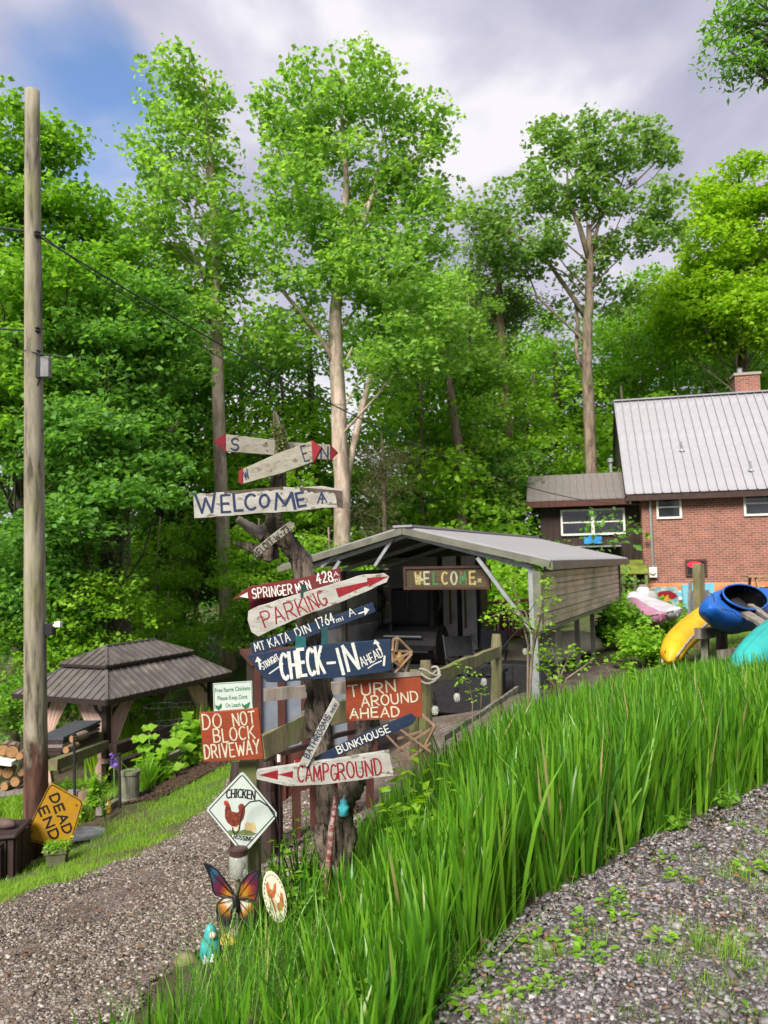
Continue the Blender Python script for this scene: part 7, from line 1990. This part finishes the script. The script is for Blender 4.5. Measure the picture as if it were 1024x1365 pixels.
# WELCOME board under the truss
a = cpos(541, 770, .25); b_ = cpos(652, 770, .25); zc_ = (cpos(600, 756, .25).z + cpos(600, 784, .25).z) / 2; hh_ = .30
ws = thing('carport_welcome_sign', 'dark wooden board lettered welcome in yellow with painted flowers under the carport gable', 'sign', mw=CW)
mb = MB(); mb.box(((a.x + b_.x) / 2, .25, zc_), (b_.x - a.x, .04, hh_)); mb.build('board', surf('brown_plank', (.07, .05, .025), (.035, .025, .012), 6, .7, stretch=(.3, 1, 3)), ws)
mb = MB(); 
for z in (zc_ + hh_ / 2, zc_ - hh_ / 2): mb.box(((a.x + b_.x) / 2, .24, z), (b_.x - a.x + .04, .07, .035))
for x in (a.x, b_.x): mb.box((x, .238, zc_), (.035, .068, hh_ + .03))
mb.build('frame', surf('frame_brown', (.05, .022, .015), None, 8, .6), ws)
class LP:  # lettering plane in local carport coordinates
    def __init__(s, x0, z0, k): s.x0, s.z0, s.k = x0, z0, k
    def uv(s, px, py, y=0): return (s.x0 + px * s.k, s.z0 - py * s.k)
cols_ = [surf('yellow_letter', (.38, .32, .12), (.2, .16, .06), 30), surf('green_letter', (.05, .14, .05), None, 30), surf('white_letter', (.34, .34, .24), (.2, .2, .14), 30), surf('red_letter', (.22, .05, .03), None, 30)]
L0 = a.x + .16; st_ = (b_.x - a.x - .3) / 7
for i, chh in enumerate('WELCOME'):
    mb = MB(); lp_ = LP(L0 + st_ * i, zc_ - .09, .001); word(mb, lp_, chh, (0, 0), (st_ * 620, 0), 170, 30, y=.2265, jit=.02)
    mb.build('lettering', cols_[(0, 2, 1, 0, 2, 1, 0)[i]], ws)
for i in range(9):
    x = a.x + .1 + (b_.x - a.x - .2) * random.random(); z = zc_ + random.uniform(-.1, .11); mb = MB(); rr = random.uniform(.02, .045)
    mb.add([(x, .2225, z)] + [(x + math.cos(k * .785) * rr * (1 if k % 2 else .5), .2235, z + math.sin(k * .785) * rr * (1 if k % 2 else .5)) for k in range(8)], [(0, 1 + k, 1 + (k + 1) % 8) for k in range(8)]); mb.build('painted_flower', cols_[i % 4], ws)
# big black smoker, grills, chairs
def carp(x, y): return CW @ Vector((x, y, cw(x, y)))
def smoker(at, rz, s, lab):
    r = thing('smoker_grill', lab, 'grill', at, rz)
    mb = MB(); mb.tube([Vector((-.5 * s, 0, .85 * s)), Vector((.5 * s, 0, .85 * s))], .28 * s, 16); mb.build('barrel', M['black'], r)
    for x in (-.4, .4):
        for y in (-.2, .2):
            mb = MB(); mb.bar((x * s, y * s, 0), (x * s, y * s, .7 * s), .04); mb.build('leg', M['black'], r)
    mb = MB(); mb.tube([Vector((.35 * s, 0, 1.1 * s)), Vector((.35 * s, 0, 1.7 * s))], .06 * s, 10); mb.build('chimney', M['black'], r)
    mb = MB(); mb.box((0, -.36 * s, .78 * s), (.9 * s, .2 * s, .03)); mb.build('shelf', M['black'], r)
    mb = MB(); mb.tube([Vector((-.3 * s, -.33 * s, .98 * s)), Vector((.3 * s, -.33 * s, .98 * s))], .015, 6); mb.build('handle', M['galv'], r)
q = cpos(548, 840, 2.2); smoker(carp(q.x, 2.2), R_(-25), 1.15, 'large black barrel smoker in the dark of the carport')
q = cpos(500, 860, 2.0); smoker(carp(q.x, 2.0), R_(-25), .9, 'smaller black grill deeper left in the carport')
q = cpos(560, 820, 2.9); r = thing('black_cabinet', 'tall black cabinet against the siding in the carport', 'cabinet', carp(q.x, 2.7), R_(-25)); mb = MB(); mb.box((0, 0, .95), (.75, .5, 1.9)); mb.build('body', M['black'], r, bevel=.02); mb = MB(); mb.box((-.18, -.262, 1.0), (.33, .02, 1.7)); mb.build('door', M['black_plastic'], r); mb = MB(); mb.box((.18, -.262, 1.0), (.33, .02, 1.7)); mb.build('door', M['black_plastic'], r)
q = cpos(565, 790, 1.9); r = thing('black_hose', 'black hose looping over the smoker', 'hose', CW @ Vector((q.x, 1.9, q.z))); mb = MB(); mb.tube([Vector((math.cos(a) * .28, -.1, math.sin(a) * .35 - .1)) for a in np.linspace(-.6, 3.6, 18)], .025, 6); mb.build('tube', M['black_plastic'], r, smooth=True)
def chair(at, rz, lab):
    r = thing('folding_chair', lab, 'chair', at, rz, group='black folding chairs by the carport')
    for a_, b__ in (((-.24, -.2, 0), (-.24, .25, .62)), ((.24, -.2, 0), (.24, .25, .62)), ((-.24, .25, 0), (-.24, -.25, .5)), ((.24, .25, 0), (.24, -.25, .5))):
        mb = MB(); mb.tube([Vector(a_), Vector(b__)], .013, 6); mb.build('leg', M['black'], r)
    for x in (-.24, .24):
        mb = MB(); mb.tube([Vector((x, .2, .45)), Vector((x, .34, .98))], .013, 6); mb.build('back_post', M['black'], r)
        mb = MB(); mb.bar((x, -.22, .62), (x, .26, .64), .05, .03); mb.build('armrest', M['black_plastic'], r)
    mb = MB(); mb.box((0, 0, .44), (.46, .44, .03)); mb.build('seat', M['black_plastic'], r); mb = MB(); mb.bar((0, .27, .66), (0, .335, .95), .46, .025, up=(0, 1, 0)); mb.build('backrest', M['black_plastic'], r)
q = cpos(624, 895, .9); chair(carp(q.x, .9), R_(20), 'black folding chair nearest the leaning fence post')
q = cpos(648, 890, 1.5); chair(carp(q.x, 1.5), R_(-35), 'black folding chair behind the first, turned to the right')
q = cpos(600, 900, .3); r = thing('black_bench', 'low black storage bench in front of the shed', 'bench', carp(q.x, .3), R_(-25)); mb = MB(); mb.box((0, 0, .3), (1.5, .5, .55)); mb.build('body', M['black'], r, bevel=.02); mb = MB(); mb.box((0, 0, .6), (1.56, .56, .04)); mb.build('lid', M['black_plastic'], r)
q = cpos(690, 940, 1.2); r = thing('black_crate', 'dark crate under the pale upturned hull', 'crate', carp(q.x, 1.2), R_(-25)); mb = MB(); mb.box((0, 0, .22), (1.2, .5, .42)); mb.build('body', M['black'], r, bevel=.01)
for k in range(5):
    mb = MB(); mb.box((-.5 + .25 * k, -.262, .22), (.03, .02, .4)); mb.build('rib', M['black_plastic'], r)

# ---------------------------------------------------------------- boats
def plastic(name, c, rough=.5):
    return surf(name, c, S(c, .75), 3, rough, bmp=.03, grime=(S(c, .45), 3, .62, .85))
M['rim'] = surf('pale_gunwale', (.30, .30, .28), (.16, .16, .15), 20, .6)
M['pit'] = surf('cockpit_shade_black', (.004, .004, .0045), None, 6, 1.0, spec=0)  # near-black without gloss: shade inside the cockpit painted as colour
def hull(name, label, A_, B__, up, width, depth, mat, cockpit=None, deck=.35, sharp=.55, cat='kayak', group='kayaks and canoes on the rack', nt_=26, nr=18, box=.8):
    axis = (B__ - A_); L = axis.length; ax = axis.normalized(); sd_ = ax.cross(up).normalized(); u = sd_.cross(ax).normalized()
    Mw = Matrix(((ax.x, sd_.x, u.x, A_.x), (ax.y, sd_.y, u.y, A_.y), (ax.z, sd_.z, u.z, A_.z), (0, 0, 0, 1)))
    r = thing(name, label, cat, mw=Mw, group=group)
    if name == 'canoe': cat = 'canoe'
    vs_ = []; fs_ = []
    for i in range(nt_ + 1):
        t = i / nt_; w_ = width / 2 * max(math.sin(math.pi * t), 0) ** sharp + .004; dp = depth * max(math.sin(math.pi * t), 0) ** (sharp * .6) + .004
        rk = depth * .45 * (2 * t - 1) ** 4
        for k in range(nr):
            a = math.tau * k / nr; cy_, cz_ = math.cos(a), math.sin(a)
            z = cz_ * dp * (deck if cz_ > 0 else .62); y = math.copysign(abs(cy_) ** box, cy_) * w_
            vs_.append((L * t, y, z + rk))
    cq = (L * sum(cockpit[:2]) / 2, L * (cockpit[1] - cockpit[0]) / 2, cockpit[2] / 2) if cockpit else None
    for i in range(nt_):
        for k in range(nr):
            if cq:
                x_m = L * (i + .5) / nt_; y_m = (vs_[i * nr + k][1] + vs_[i * nr + (k + 1) % nr][1]) / 2
                if vs_[i * nr + k][2] > depth * .12 and ((x_m - cq[0]) / cq[1]) ** 2 + (y_m / cq[2]) ** 2 < .97: continue
            fs_.append((i * nr + k, i * nr + (k + 1) % nr, (i + 1) * nr + (k + 1) % nr, (i + 1) * nr + k))
    fs_.append(tuple(reversed(range(nr)))); fs_.append(tuple(range(nt_ * nr, (nt_ + 1) * nr)))
    mb = MB(); mb.add(vs_, fs_); mb.build('hull', mat, r, smooth=True)
    if cat in ('canoe', 'boat') or not cockpit:
        for s_ in (-1, 1):
            mb = MB(); mb.tube([Vector((L * t, s_ * (width / 2 * max(math.sin(math.pi * t), 0) ** sharp + .006), depth * .45 * (2 * t - 1) ** 4)) for t in np.linspace(.01, .99, 26)], .016, 6); mb.build('gunwale', M['rim'], r, smooth=True)
        mb = MB(); mb.tube([Vector((L * t, 0, -.625 * depth * max(math.sin(math.pi * t), 0) ** (sharp * .6) + depth * .45 * (2 * t - 1) ** 4)) for t in np.linspace(.01, .99, 26)], .010, 6); mb.build('keel', mat, r, smooth=True)
        for t_ in (.06, .94):
            mb = MB(); mb.tube([Vector((L * t_, math.cos(a) * .05, .05 + math.sin(a) * .05)) for a in np.linspace(0, 3.14, 8)], .008, 5); mb.build('carry_handle', M['black_plastic'], r)
    if cockpit:
        t0_, t1_, cwd_ = cockpit; cx_ = L * (t0_ + t1_) / 2; rx = L * (t1_ - t0_) / 2; n = 28; zt_ = depth * deck
        # raised rim and a dark seat well below it
        mb = MB(); vs_ = []; 
        for k in range(n):
            a = math.tau * k / n; vs_.append(Vector((cx_ + math.cos(a) * rx, math.sin(a) * cwd_ / 2, zt_ + .035 + .02 * abs(math.cos(a)))))
        mb.tube(vs_ + [vs_[0]], .014, 8, cap=False); mb.build('coaming', mat, r, smooth=True)
        rings = [(1.0, -.005), (.98, -.08), (.93, -.2), (.8, -.3), (.5, -.36), (.02, -.38)]
        mb = MB(); mb.add([(cx_ + (v.x - cx_) * f_, v.y * f_, v.z + z_ * depth / .6) for f_, z_ in rings for v in vs_], [(q_ * n + k, q_ * n + (k + 1) % n, (q_ + 1) * n + (k + 1) % n, (q_ + 1) * n + k) for q_ in range(len(rings) - 1) for k in range(n)]); mb.build('cockpit_well', M['pit'], r, smooth=True)
        mb = MB(); mb.box((cx_ + rx * .25, 0, zt_ - .16), (rx * .5, cwd_ * .55, .05)); mb.build('seat', M['black_plastic'], r)
        for k_ in (-1, 1):
            mb = MB(); mb.tube([Vector((L * t0_ * .55, k_ * width * .12, zt_ * .92 + .02)), Vector((L * t0_ * .8, k_ * width * .25, zt_ + .012)), Vector((L * t0_ * .95, k_ * width * .36, zt_ * .8 + .02))], .006, 5); mb.build('deck_line', M['black'], r)
        mb = MB(); mb.lathe([(.028, 0), (.03, .012), (.012, .02), (0, .02)], (L * t0_ * .45, width * .1, zt_ * .95), 10); mb.build('scupper', M['black'], r)
    return r
hull('kayak', 'bright blue kayak lying on top of the rack, cockpit turned to the viewer', P(935, 824, 10.0), P(1022, 800, 12.2), (CU * .72 - CF * .62 + CR * .2).normalized(), .66, .38, plastic('blue_plastic', (.012, .11, .45)), cockpit=(.20, .74, .50), sharp=.62, deck=.5, nt_=70, nr=44, box=.5)
hull('canoe', 'yellow canoe end lying low on the rack under the blue kayak', P(884, 868, 11.2), P(985, 795, 14.4), (CU * -.7 + CR * .5).normalized(), .50, .36, plastic('yellow_plastic', (.62, .36, .012)), sharp=.24, deck=.5)
hull('canoe', 'turquoise upturned canoe end at the right edge', P(973, 893, 8.7), P(1150, 790, 11.6), (CU * -.95 - CF * .1).normalized(), .62, .46, plastic('turquoise_plastic', (.03, .34, .32)), sharp=.38, deck=.3)
hull('kayak', 'white kayak resting in the shrubs beyond the carport', P(843, 798, 19), P(905, 822, 16.0), (CU * .5 - CR * .1 - CF * .6).normalized(), .62, .35, plastic('white_plastic', (.52, .50, .54)), sharp=.4)
hull('kayak', 'pink kayak end left of the white kayak', P(842, 806, 18), P(882, 828, 15.5), (CU * .6 - CF * .4).normalized(), .55, .35, plastic('pink_plastic', (.50, .22, .34)), sharp=.4)
hull('boat_hull', 'pale cream upturned hull seen through the carport posts', P(585, 912, 11.5), P(800, 850, 16), (CU * -1).normalized(), 1.0, .55, plastic('cream_plastic', (.50, .43, .33)), sharp=.35, deck=.3, cat='boat')
hull('kayak', 'orange kayak lying on the deck edge above the pale hull', P(668, 880, 14.5), P(735, 856, 16.6), (CU * -1).normalized(), .5, .3, plastic('orange_plastic', (.60, .24, .03)), sharp=.4)
# rack
RG = 'weathered timbers of the kayak rack'
def rack(lab, a, b_, w_, h_, name='rack_timber'):
    return plank(name, lab, P(*a), P(*b_), w_, h_, M['grey_wood'], 'timber', RG, 'beam')
rack('thick grey beam under the blue kayak', (930, 845, 10.6), (1018, 832, 11.6), .10, .14)
rack('splintered plank lying across the cockpit of the blue kayak', (985, 812, 10.6), (1040, 845, 9.8), .16, .05)
rack('second splintered plank right of the cockpit', (1000, 806, 10.9), (1045, 838, 10.0), .08, .04)
rack('dark low beam behind the turquoise canoe', (960, 872, 10.4), (1060, 858, 11.2), .1, .12)
for (x_, yt, d_, w_, lab) in ((940, 842, 10.8, .07, 'left front leg of the kayak rack'), (962, 840, 11.4, .10, 'thick dark leg behind the left front leg'), (1000, 858, 11.0, .06, 'right leg of the kayak rack, behind the turquoise canoe')):
    q = ground_at(x_, d_); plank('rack_timber', lab, q - Vector((0, 0, .1)), P(x_, yt, d_), w_ * 1.3, w_ * 1.3, M['grey_wood'] if d_ < 11 else M['wood_black'], 'timber', RG, 'post')
q = ground_at(934, 14.0); plank('tall_post', 'tall grey post rising behind the blue kayak', q, P(931, 751, 14.0), .15, .15, M['old_wood'], 'post', None, 'post')
q = ground_at(918, 14.5); plank('thin_post', 'thin pole left of the tall grey post', q, P(920, 776, 14.5), .05, .05, M['galv'], 'post', None, 'post')

# ---------------------------------------------------------------- beyond: deck, mural, table
dk = P(637, 850, 17.5); dk2 = P(745, 845, 19.5)
dU = (dk2 - dk); dU.z = 0; dL = dU.length; dU.normalize()
DM = Matrix(((dU.x, -dU.y, 0, dk.x), (dU.y, dU.x, 0, dk.y), (0, 0, 1, 0), (0, 0, 0, 1)))
DS_ = surf('deck_stain', (.26, .085, .045), (.17, .055, .03), 9, .6)
deck = thing('deck', 'red brown wooden deck with balustrade behind the carport', 'deck', mw=DM)
zr = P(680, 802, 18.2).z; zm = P(680, 818, 18.2).z; zb_ = P(680, 846, 18.2).z
mb = MB(); mb.box((dL / 2, 0, zr), (dL + .2, .12, .07)); mb.build('top_rail', surf('orange_brown_stain', (.34, .12, .045), (.22, .07, .03), 7, .6), deck)
mb = MB(); mb.box((dL / 2, 0, zm), (dL + .1, .06, .07)); mb.build('rail', DS_, deck)
mb = MB(); mb.box((dL / 2, 0, zb_), (dL + .1, .08, .09)); mb.build('rail', DS_, deck)
nbal = int(dL / .13)
for k in range(nbal + 1):
    mb = MB(); mb.box((dL * k / nbal, 0, (zm + zb_) / 2), (.035, .035, zm - zb_)); mb.build('baluster', DS_, deck)
for k in range(4):
    x = dL * k / 3; w = DM @ Vector((x, 0, 0)); g_ = tz(w.x, w.y) - .1; mb = MB(); mb.box((x, .05, (g_ + zr) / 2), (.12, .12, zr - g_)); mb.build('post', DS_, deck)
for k in range(10):
    mb = MB(); mb.box((dL / 2, .2 + k * .15, zb_ - .12), (dL + .2, .14, .04)); mb.build('deck_board', DS_, deck)
q = P(690, 838, 18.9); r = thing('white_cooler', 'white cooler box behind the balusters of the red deck', 'cooler', q); mb = MB(); mb.box((0, 0, 0), (1.0, .5, .35)); mb.build('body', M['white_paint'], r, bevel=.02); mb = MB(); mb.box((0, 0, .2), (1.02, .52, .05)); mb.build('lid', M['white_paint'], r)
q = P(652, 836, 17.6); r = thing('door_notice', 'white notice on the red deck wall', 'notice', q); mb = MB(); mb.box((0, 0, 0), (.12, .02, .28)); mb.build('sheet', M['white_paint'], r)
# mural board with red fish shape
pl = Plane(884, 800, 21.5, 0); r = thing('mural_board', 'long painted board with a red and orange shape on a teal ground', 'painted board', mw=pl.M)
mb = MB(); mb.prism([pl.uv(*p) for p in [(868, 783), (902, 782), (906, 812), (870, 815)]], -.03, .03); mb.build('board', surf('teal_mural', (.12, .26, .30), (.40, .42, .38), 2.4, .7, lo=.45, hi=.55), r)
mb = MB(); mb.cur = 0; poly(mb, pl, [(872, 793), (880, 788), (892, 787), (900, 791), (903, 795), (896, 799), (884, 801), (875, 798)], -.034); mb.cur = 1; poly(mb, pl, [(882, 799), (890, 792), (892, 803), (887, 805)], -.037); mb.build('painted_shape', [P_RED, surf('orange_mural', (.6, .22, .03), None, 10)], r)
pl = Plane(930, 798, 21.0, 4); r = thing('blue_hatch', 'blue framed hatch with dark panel at the foot of the brick house', 'hatch', mw=pl.M)
mb = MB(); mb.prism([pl.uv(*p) for p in [(909, 780), (951, 777), (952, 812), (912, 814)]], -.03, .05); mb.build('frame', surf('mural_blue', (.12, .40, .52), (.2, .45, .55), 3, .6), r)
mb = MB(); mb.prism([pl.uv(*p) for p in [(916, 788), (944, 786), (945, 812), (918, 813)]], -.045, -.031); mb.build('panel', surf('grey_purple', (.14, .13, .16), None, 4, .6), r)
for i, (x_, y_, c_, lab) in enumerate(((868, 800, (.3, .3, .28), 'grey sack among the things by the mural board'), (858, 795, (.5, .5, .5), 'white drum left of the mural board'), (950, 808, (.3, .08, .05), 'reddish log beside the blue hatch'))):
    q = P(x_, y_, 20); r = thing('yard_item', lab, ['sack', 'drum', 'log'][i], q); mb = MB(); mb.lathe([(0, -.25), (.16, -.24), (.2, 0), (.16, .2), (.1, .26), (0, .27)], n=12); mb.build('body', surf('yard%d' % i, c_, None, 8, .8), r, smooth=True); mb = MB(); mb.lathe([(.1, .26), (.12, .27), (.1, .31), (0, .31)], n=12); mb.build('top', M['grey_wood'], r)
# picnic table
q = ground_at(1020, 20); hp_ = .78
PT = surf('picnic_wood', (.30, .19, .10), (.2, .12, .07), 7, .8, stretch=(.3, 3, 1))
q.z = P(1015, 768, 20).z - hp_
r = thing('picnic_table', 'brown wooden picnic table on the lawn at the right edge', 'picnic table', q, R_(-10))
for k in range(5):
    mb = MB(); mb.box((.5, -.3 + k * .15, hp_), (1.9, .14, .045)); mb.build('table_board', PT, r)
for y in (-.75, -.6, .6, .75):
    mb = MB(); mb.box((.5, y, .45), (1.9, .13, .045)); mb.build('bench_board', PT, r)
for x in (-.25, 1.25):
    for s_ in (-1, 1):
        mb = MB(); mb.bar((x, s_ * .25, hp_ - .02), (x, s_ * .62, 0), .1, .045, up=(1, 0, 0)); mb.build('leg', PT, r)
    mb = MB(); mb.bar((x + .05, -.8, .42), (x + .05, .8, .42), .045, .09); mb.build('crossbar', PT, r)

# ---------------------------------------------------------------- shrubs and weeds on this side
bush('shrub', 'dense bright green shrub between the carport and the kayaks', ground_at(866, 12.8), .62, .85, .08, M['leaf_bright'], 26, 420)
bush('shrub', 'darker green shrub under the far end of the side panel', ground_at(832, 15.5), .6, 1.2, .10, M['leaf_maple'], 22, 600)
bush('shrub', 'low light green shrub left of the mural board', ground_at(852, 20.5), .7, 1.1, .12, M['leaf_bright'], 20, 420)
bush('shrub', 'yellow green shrub beyond the pink kayak', ground_at(892, 18), 1.3, .55, .12, M['leaf_bright'], 18, 400)
bush('shrub', 'leafy shrub seen through the right opening of the carport', ground_at(655, 21), 1.6, 3.3, .17, M['leaf_bright'], 34, 300)
bush('shrub', 'broad leafy shrub behind the red deck', ground_at(700, 23), 1.2, 2.2, .15, M['leaf_maple'], 30, 280)
bush('shrub', 'bright young shrub showing over the right slope of the carport roof', ground_at(625, 22.5), 1.5, 3.9, .16, M['leaf_yellow'], 34, 280)
# sapling in front of the carport corner
def sapling(lab, base_, tips, lsize, mat, r0=.016, cr=.12, n_=70):
    r = thing('sapling', lab, 'sapling', base_); mb = MB(); cs = []
    for tpt in tips:
        pts_ = [P(*p) - base_ for p in tpt]; mb.tube([Vector((0, 0, -.05))] + pts_, [r0] + [r0 * .7] * (len(pts_) - 1) + [.004], 6, cap=False)
        for i in range(len(pts_) - 1):
            for t in (.3, .6, .9):
                cs.append(tuple(pts_[i].lerp(pts_[i + 1], t) + Vector((random.uniform(-.1, .1), random.uniform(-.1, .1), random.uniform(-.03, .1)))))
        cs.append(tuple(pts_[-1]))
    mb.build('stem', M['bark_brown'], r)
    leaf_object('foliage', clump_pts(cs[1:], np.full(len(cs) - 1, cr), n_ / cr / cr / 10, .6), lsize, mat, r, up_bias=1.6)
sapling('slender sapling growing across the front corner post of the carport', ground_at(703, 8.9), [[(706, 900, 8.9), (712, 850, 8.9), (700, 815, 8.9), (665, 805, 8.8)], [(708, 880, 8.9), (722, 820, 9), (735, 800, 9.0)], [(704, 860, 8.9), (690, 800, 8.9), (682, 770, 8.9)], [(712, 850, 8.9), (725, 795, 9), (722, 775, 9)], [(712, 840, 8.9), (680, 812, 8.7), (655, 822, 8.6)]], .048, M['leaf_bright'], cr=.12, n_=60)
sapling('leafy sprout at the foot of the carport post', ground_at(745, 9.2), [[(748, 900, 9.2), (760, 870, 9.2)], [(745, 890, 9.2), (735, 862, 9.2)], [(755, 905, 9), (790, 880, 9)], [(740, 915, 9), (722, 890, 9)]], .06, M['leaf_bright'], cr=.14, n_=60)
sapling('thin sprig standing up before the leaning fence post', ground_at(628, 6.6), [[(630, 935, 6.6), (625, 910, 6.6), (619, 893, 6.6)], [(640, 950, 6.6), (642, 925, 6.6)]], .035, M['leaf_bright'], r0=.006, cr=.05, n_=18)
WG = 'broad leaved weeds in the iris bed'
for (x_, y_, d_, h_, ls_, ns_, mt_, lab) in (
    (575, 1040, 4.6, .32, .085, 9, 'leaf_yellow', 'yellow green leafy weed right of the campground board'), (545, 1065, 4.5, .28, .08, 9, 'leaf_bright', 'leafy weed just under the end of the campground board'),
    (640, 1010, 5.4, .35, .08, 8, 'leaf_yellow', 'leafy vine tip on top of the bed left of the carport post'), (500, 1225, 3.55, .2, .075, 3, 'leaf_bright', 'single leafy sprig standing out of the blades below the driftwood trunk'),
    (520, 1300, 3.0, .18, .09, 3, 'leaf_bright', 'drooping broad leaved sprig near the bottom edge'), (385, 1130, 4.7, .3, .05, 12, 'leaf_bright', 'small leaved vine left of the signpost foot'),
    (410, 1200, 4.5, .3, .05, 12, 'leaf_maple', 'dark leafy tangle between the oval plaque and the post'), (400, 1095, 5.0, .3, .045, 10, 'leaf_bright', 'small leaved tangle behind the diamond sign'),
    (800, 1150, 4.25, .14, .055, 5, 'leaf_maple', 'broad leaved weed at the front foot of the iris bed'), (905, 1100, 4.6, .14, .055, 5, 'leaf_maple', 'broad leaved weed farther right at the foot of the bed'), (965, 1065, 5.0, .14, .05, 5, 'leaf_maple', 'broad leaved weed near the right edge'),
    (385, 1330, 3.1, .16, .07, 5, 'leaf_bright', 'low leafy weed near the bottom left of the bed'), (460, 1340, 2.95, .14, .08, 5, 'leaf_maple', 'low leafy weed at the bottom of the bed'),
    (850, 905, 9.5, .45, .12, 8, 'leaf_bright', 'light weed sticking out above the blades under the side panel'), (905, 905, 9.0, .4, .12, 8, 'leaf_yellow', 'light weed above the blades below the yellow hull')):
    q = ground_at(x_, d_); hz = P(x_, y_, d_).z - q.z + h_ * .5
    plant('leafy_weed', lab, 'weed', q, ns_, max(hz, h_), .12 + h_ * .3, ls_, M[mt_], 9, WG, .55)
# small weeds in the road gravel
wp = None
for i, (x_, d_) in enumerate(((870, 3.6), (905, 3.8), (640, 3.05), (620, 3.2), (540 + 90, 2.85), (780, 3.7), (830, 3.4), (930, 4.3), (985, 4.6), (720, 3.25), (560 + 40, 2.95), (700, 2.9), (790, 3.1), (1000, 3.9), (880, 3.2), (960, 3.5))):
    q = ground_at(x_, d_) + Vector((0, 0, .02))
    lab = 'small flat weed rosette among the grey road stones'
    if wp is None:
        wp = thing('gravel_weed', lab, 'weed', q, group='small weeds growing in the road gravel')
        pts_ = []; dr_ = []
        for k in range(26):
            a = random.uniform(0, 6.28); rr = random.uniform(0, .07); pts_.append((math.cos(a) * rr, math.sin(a) * rr, random.uniform(.0, .025))); dr_.append((math.cos(a), math.sin(a), .25))
        V, F = leaves(np.array(pts_), .04, up_bias=2.5, aspect=.55, dirs=np.array(dr_) * 1.5); mesh_np('foliage', V, F, M['leaf_bright'], wp)
    else: dup(wp, q, random.uniform(0, 6.28), lab, random.uniform(.5, 1.2))

for k, (x_, y_, d_) in enumerate(((541, 1235, 3.5), (430, 1300, 3.3), (545, 1238, 3.4), (815, 1085, 4.6), (690, 1120, 4.2), (936, 1000, 5.6), (760, 1030, 5.0), (610, 1150, 4.0), (880, 960, 6.0), (728, 1180, 3.9))):
    q = ground_at(x_, d_); t_ = P(x_, y_, d_) - q
    r = thing('iris_seed_pod', ['brownish pod right of the driftwood foot, low', 'pod near the bottom left of the bed', 'twin pod beside the one right of the driftwood foot', 'pod in the front row at the middle right', 'pod in the front row at the middle', 'pod high in the bed near the right edge', 'pod high in the middle of the bed', 'pod left of the middle of the bed', 'pod under the turquoise canoe', 'pod leaning out over the gravel'][k], 'seed pod', q, group='withered iris pods among the blades')
    mb = MB(); mb.tube([Vector((0, 0, 0)), t_ * .5 + Vector((.01, 0, 0)), t_], .004, 5); mb.build('stem', M['grass'], r)
    mb = MB(); mb.lathe([(0, -.03), (.011, -.02), (.014, 0), (.011, .025), (.004, .045), (0, .05)], t_, 8); mb.build('pod', surf('withered_brown', (.16, .09, .04), (.07, .04, .02), 60, .9) if k == 0 else bpy.data.materials['withered_brown'], r, smooth=True)

# odds and ends hanging and standing in the carport
for k, (x_, y_, yl, nm, cat_, lab) in enumerate(((470, 805, 3.0, 'hanging_basket', 'basket', 'dark basket hanging on the grey siding left of the smoker'), (448, 790, 2.9, 'hanging_coil', 'hose', 'coil of hose hanging at the left of the grey siding'), (500, 800, 3.0, 'wall_clock', 'wall ornament', 'round dark ornament on the siding above the small grill'), (620, 800, 3.05, 'hanging_tool', 'tool', 'tool hanging on the pale siding right of the cabinet'), (600, 795, 3.05, 'hanging_tool', 'tool', 'short handled tool hanging on the pale siding nearest the cabinet'))):
    q = cpos(x_, y_, yl); r = thing(nm, lab, cat_, mw=Matrix.Translation(CW @ q) @ CW.to_3x3().to_4x4())
    mb = MB()
    if 'coil' in nm or 'clock' in nm:
        mb.tube([Vector((math.cos(a) * .2, 0, math.sin(a) * .2)) for a in np.linspace(0, 6.2832, 22)], .03, 7, cap=False); mb.build('ring', M['black_plastic'], r, smooth=True)
        mb = MB(); mb.lathe([(0, 0), (.14, .01), (.14, .03), (0, .03)], n=16, M=Matrix.Rotation(R_(90), 3, 'X')); mb.build('face', M['old_wood'], r)
    elif 'basket' in nm:
        mb.lathe([(.08, -.2), (.16, 0), (.17, 0), (.1, -.22)], n=12); mb.build('bowl', M['wood_black'], r)
        for a in (0, 2.1, 4.2):
            mb = MB(); mb.tube([Vector((math.cos(a) * .16, math.sin(a) * .16, 0)), Vector((0, 0, .4))], .008, 4); mb.build('cord', M['black'], r)
    else:
        mb.tube([Vector((0, 0, -.5)), Vector((0, 0, .25))], .02, 6); mb.build('handle', M['old_wood'], r)
        mb = MB(); mb.box((0, 0, .28), (.26, .05, .09)); mb.build('head', M['galv'], r)
for k, (x_, yl, c_, lab) in enumerate(((455, 2.4, (.30, .07, .05), 'red tub standing left of the small grill'), (520, 1.6, (.12, .2, .26), 'blue grey bucket between the two grills'), (585, 2.6, (.4, .38, .34), 'pale bucket at the foot of the cabinet'))):
    q = cpos(x_, 880, yl); r = thing('bucket', lab, 'bucket', carp(q.x, yl), group='buckets on the carport floor')
    mb = MB(); mb.lathe([(.13, 0), (.17, .36), (.185, .36), (.185, .38), (.16, .38), (.12, .02), (0, .02)], n=16); mb.build('pail', surf('bucket_%s' % ('red', 'blue', 'pale')[k], c_, None, 8, .5), r, smooth=False)
    mb = MB(); mb.tube([Vector((math.cos(a) * .18, .0, .36 + math.sin(a) * .16)) for a in np.linspace(0, 3.1416, 12)], .006, 5); mb.build('handle', M['galv'], r)
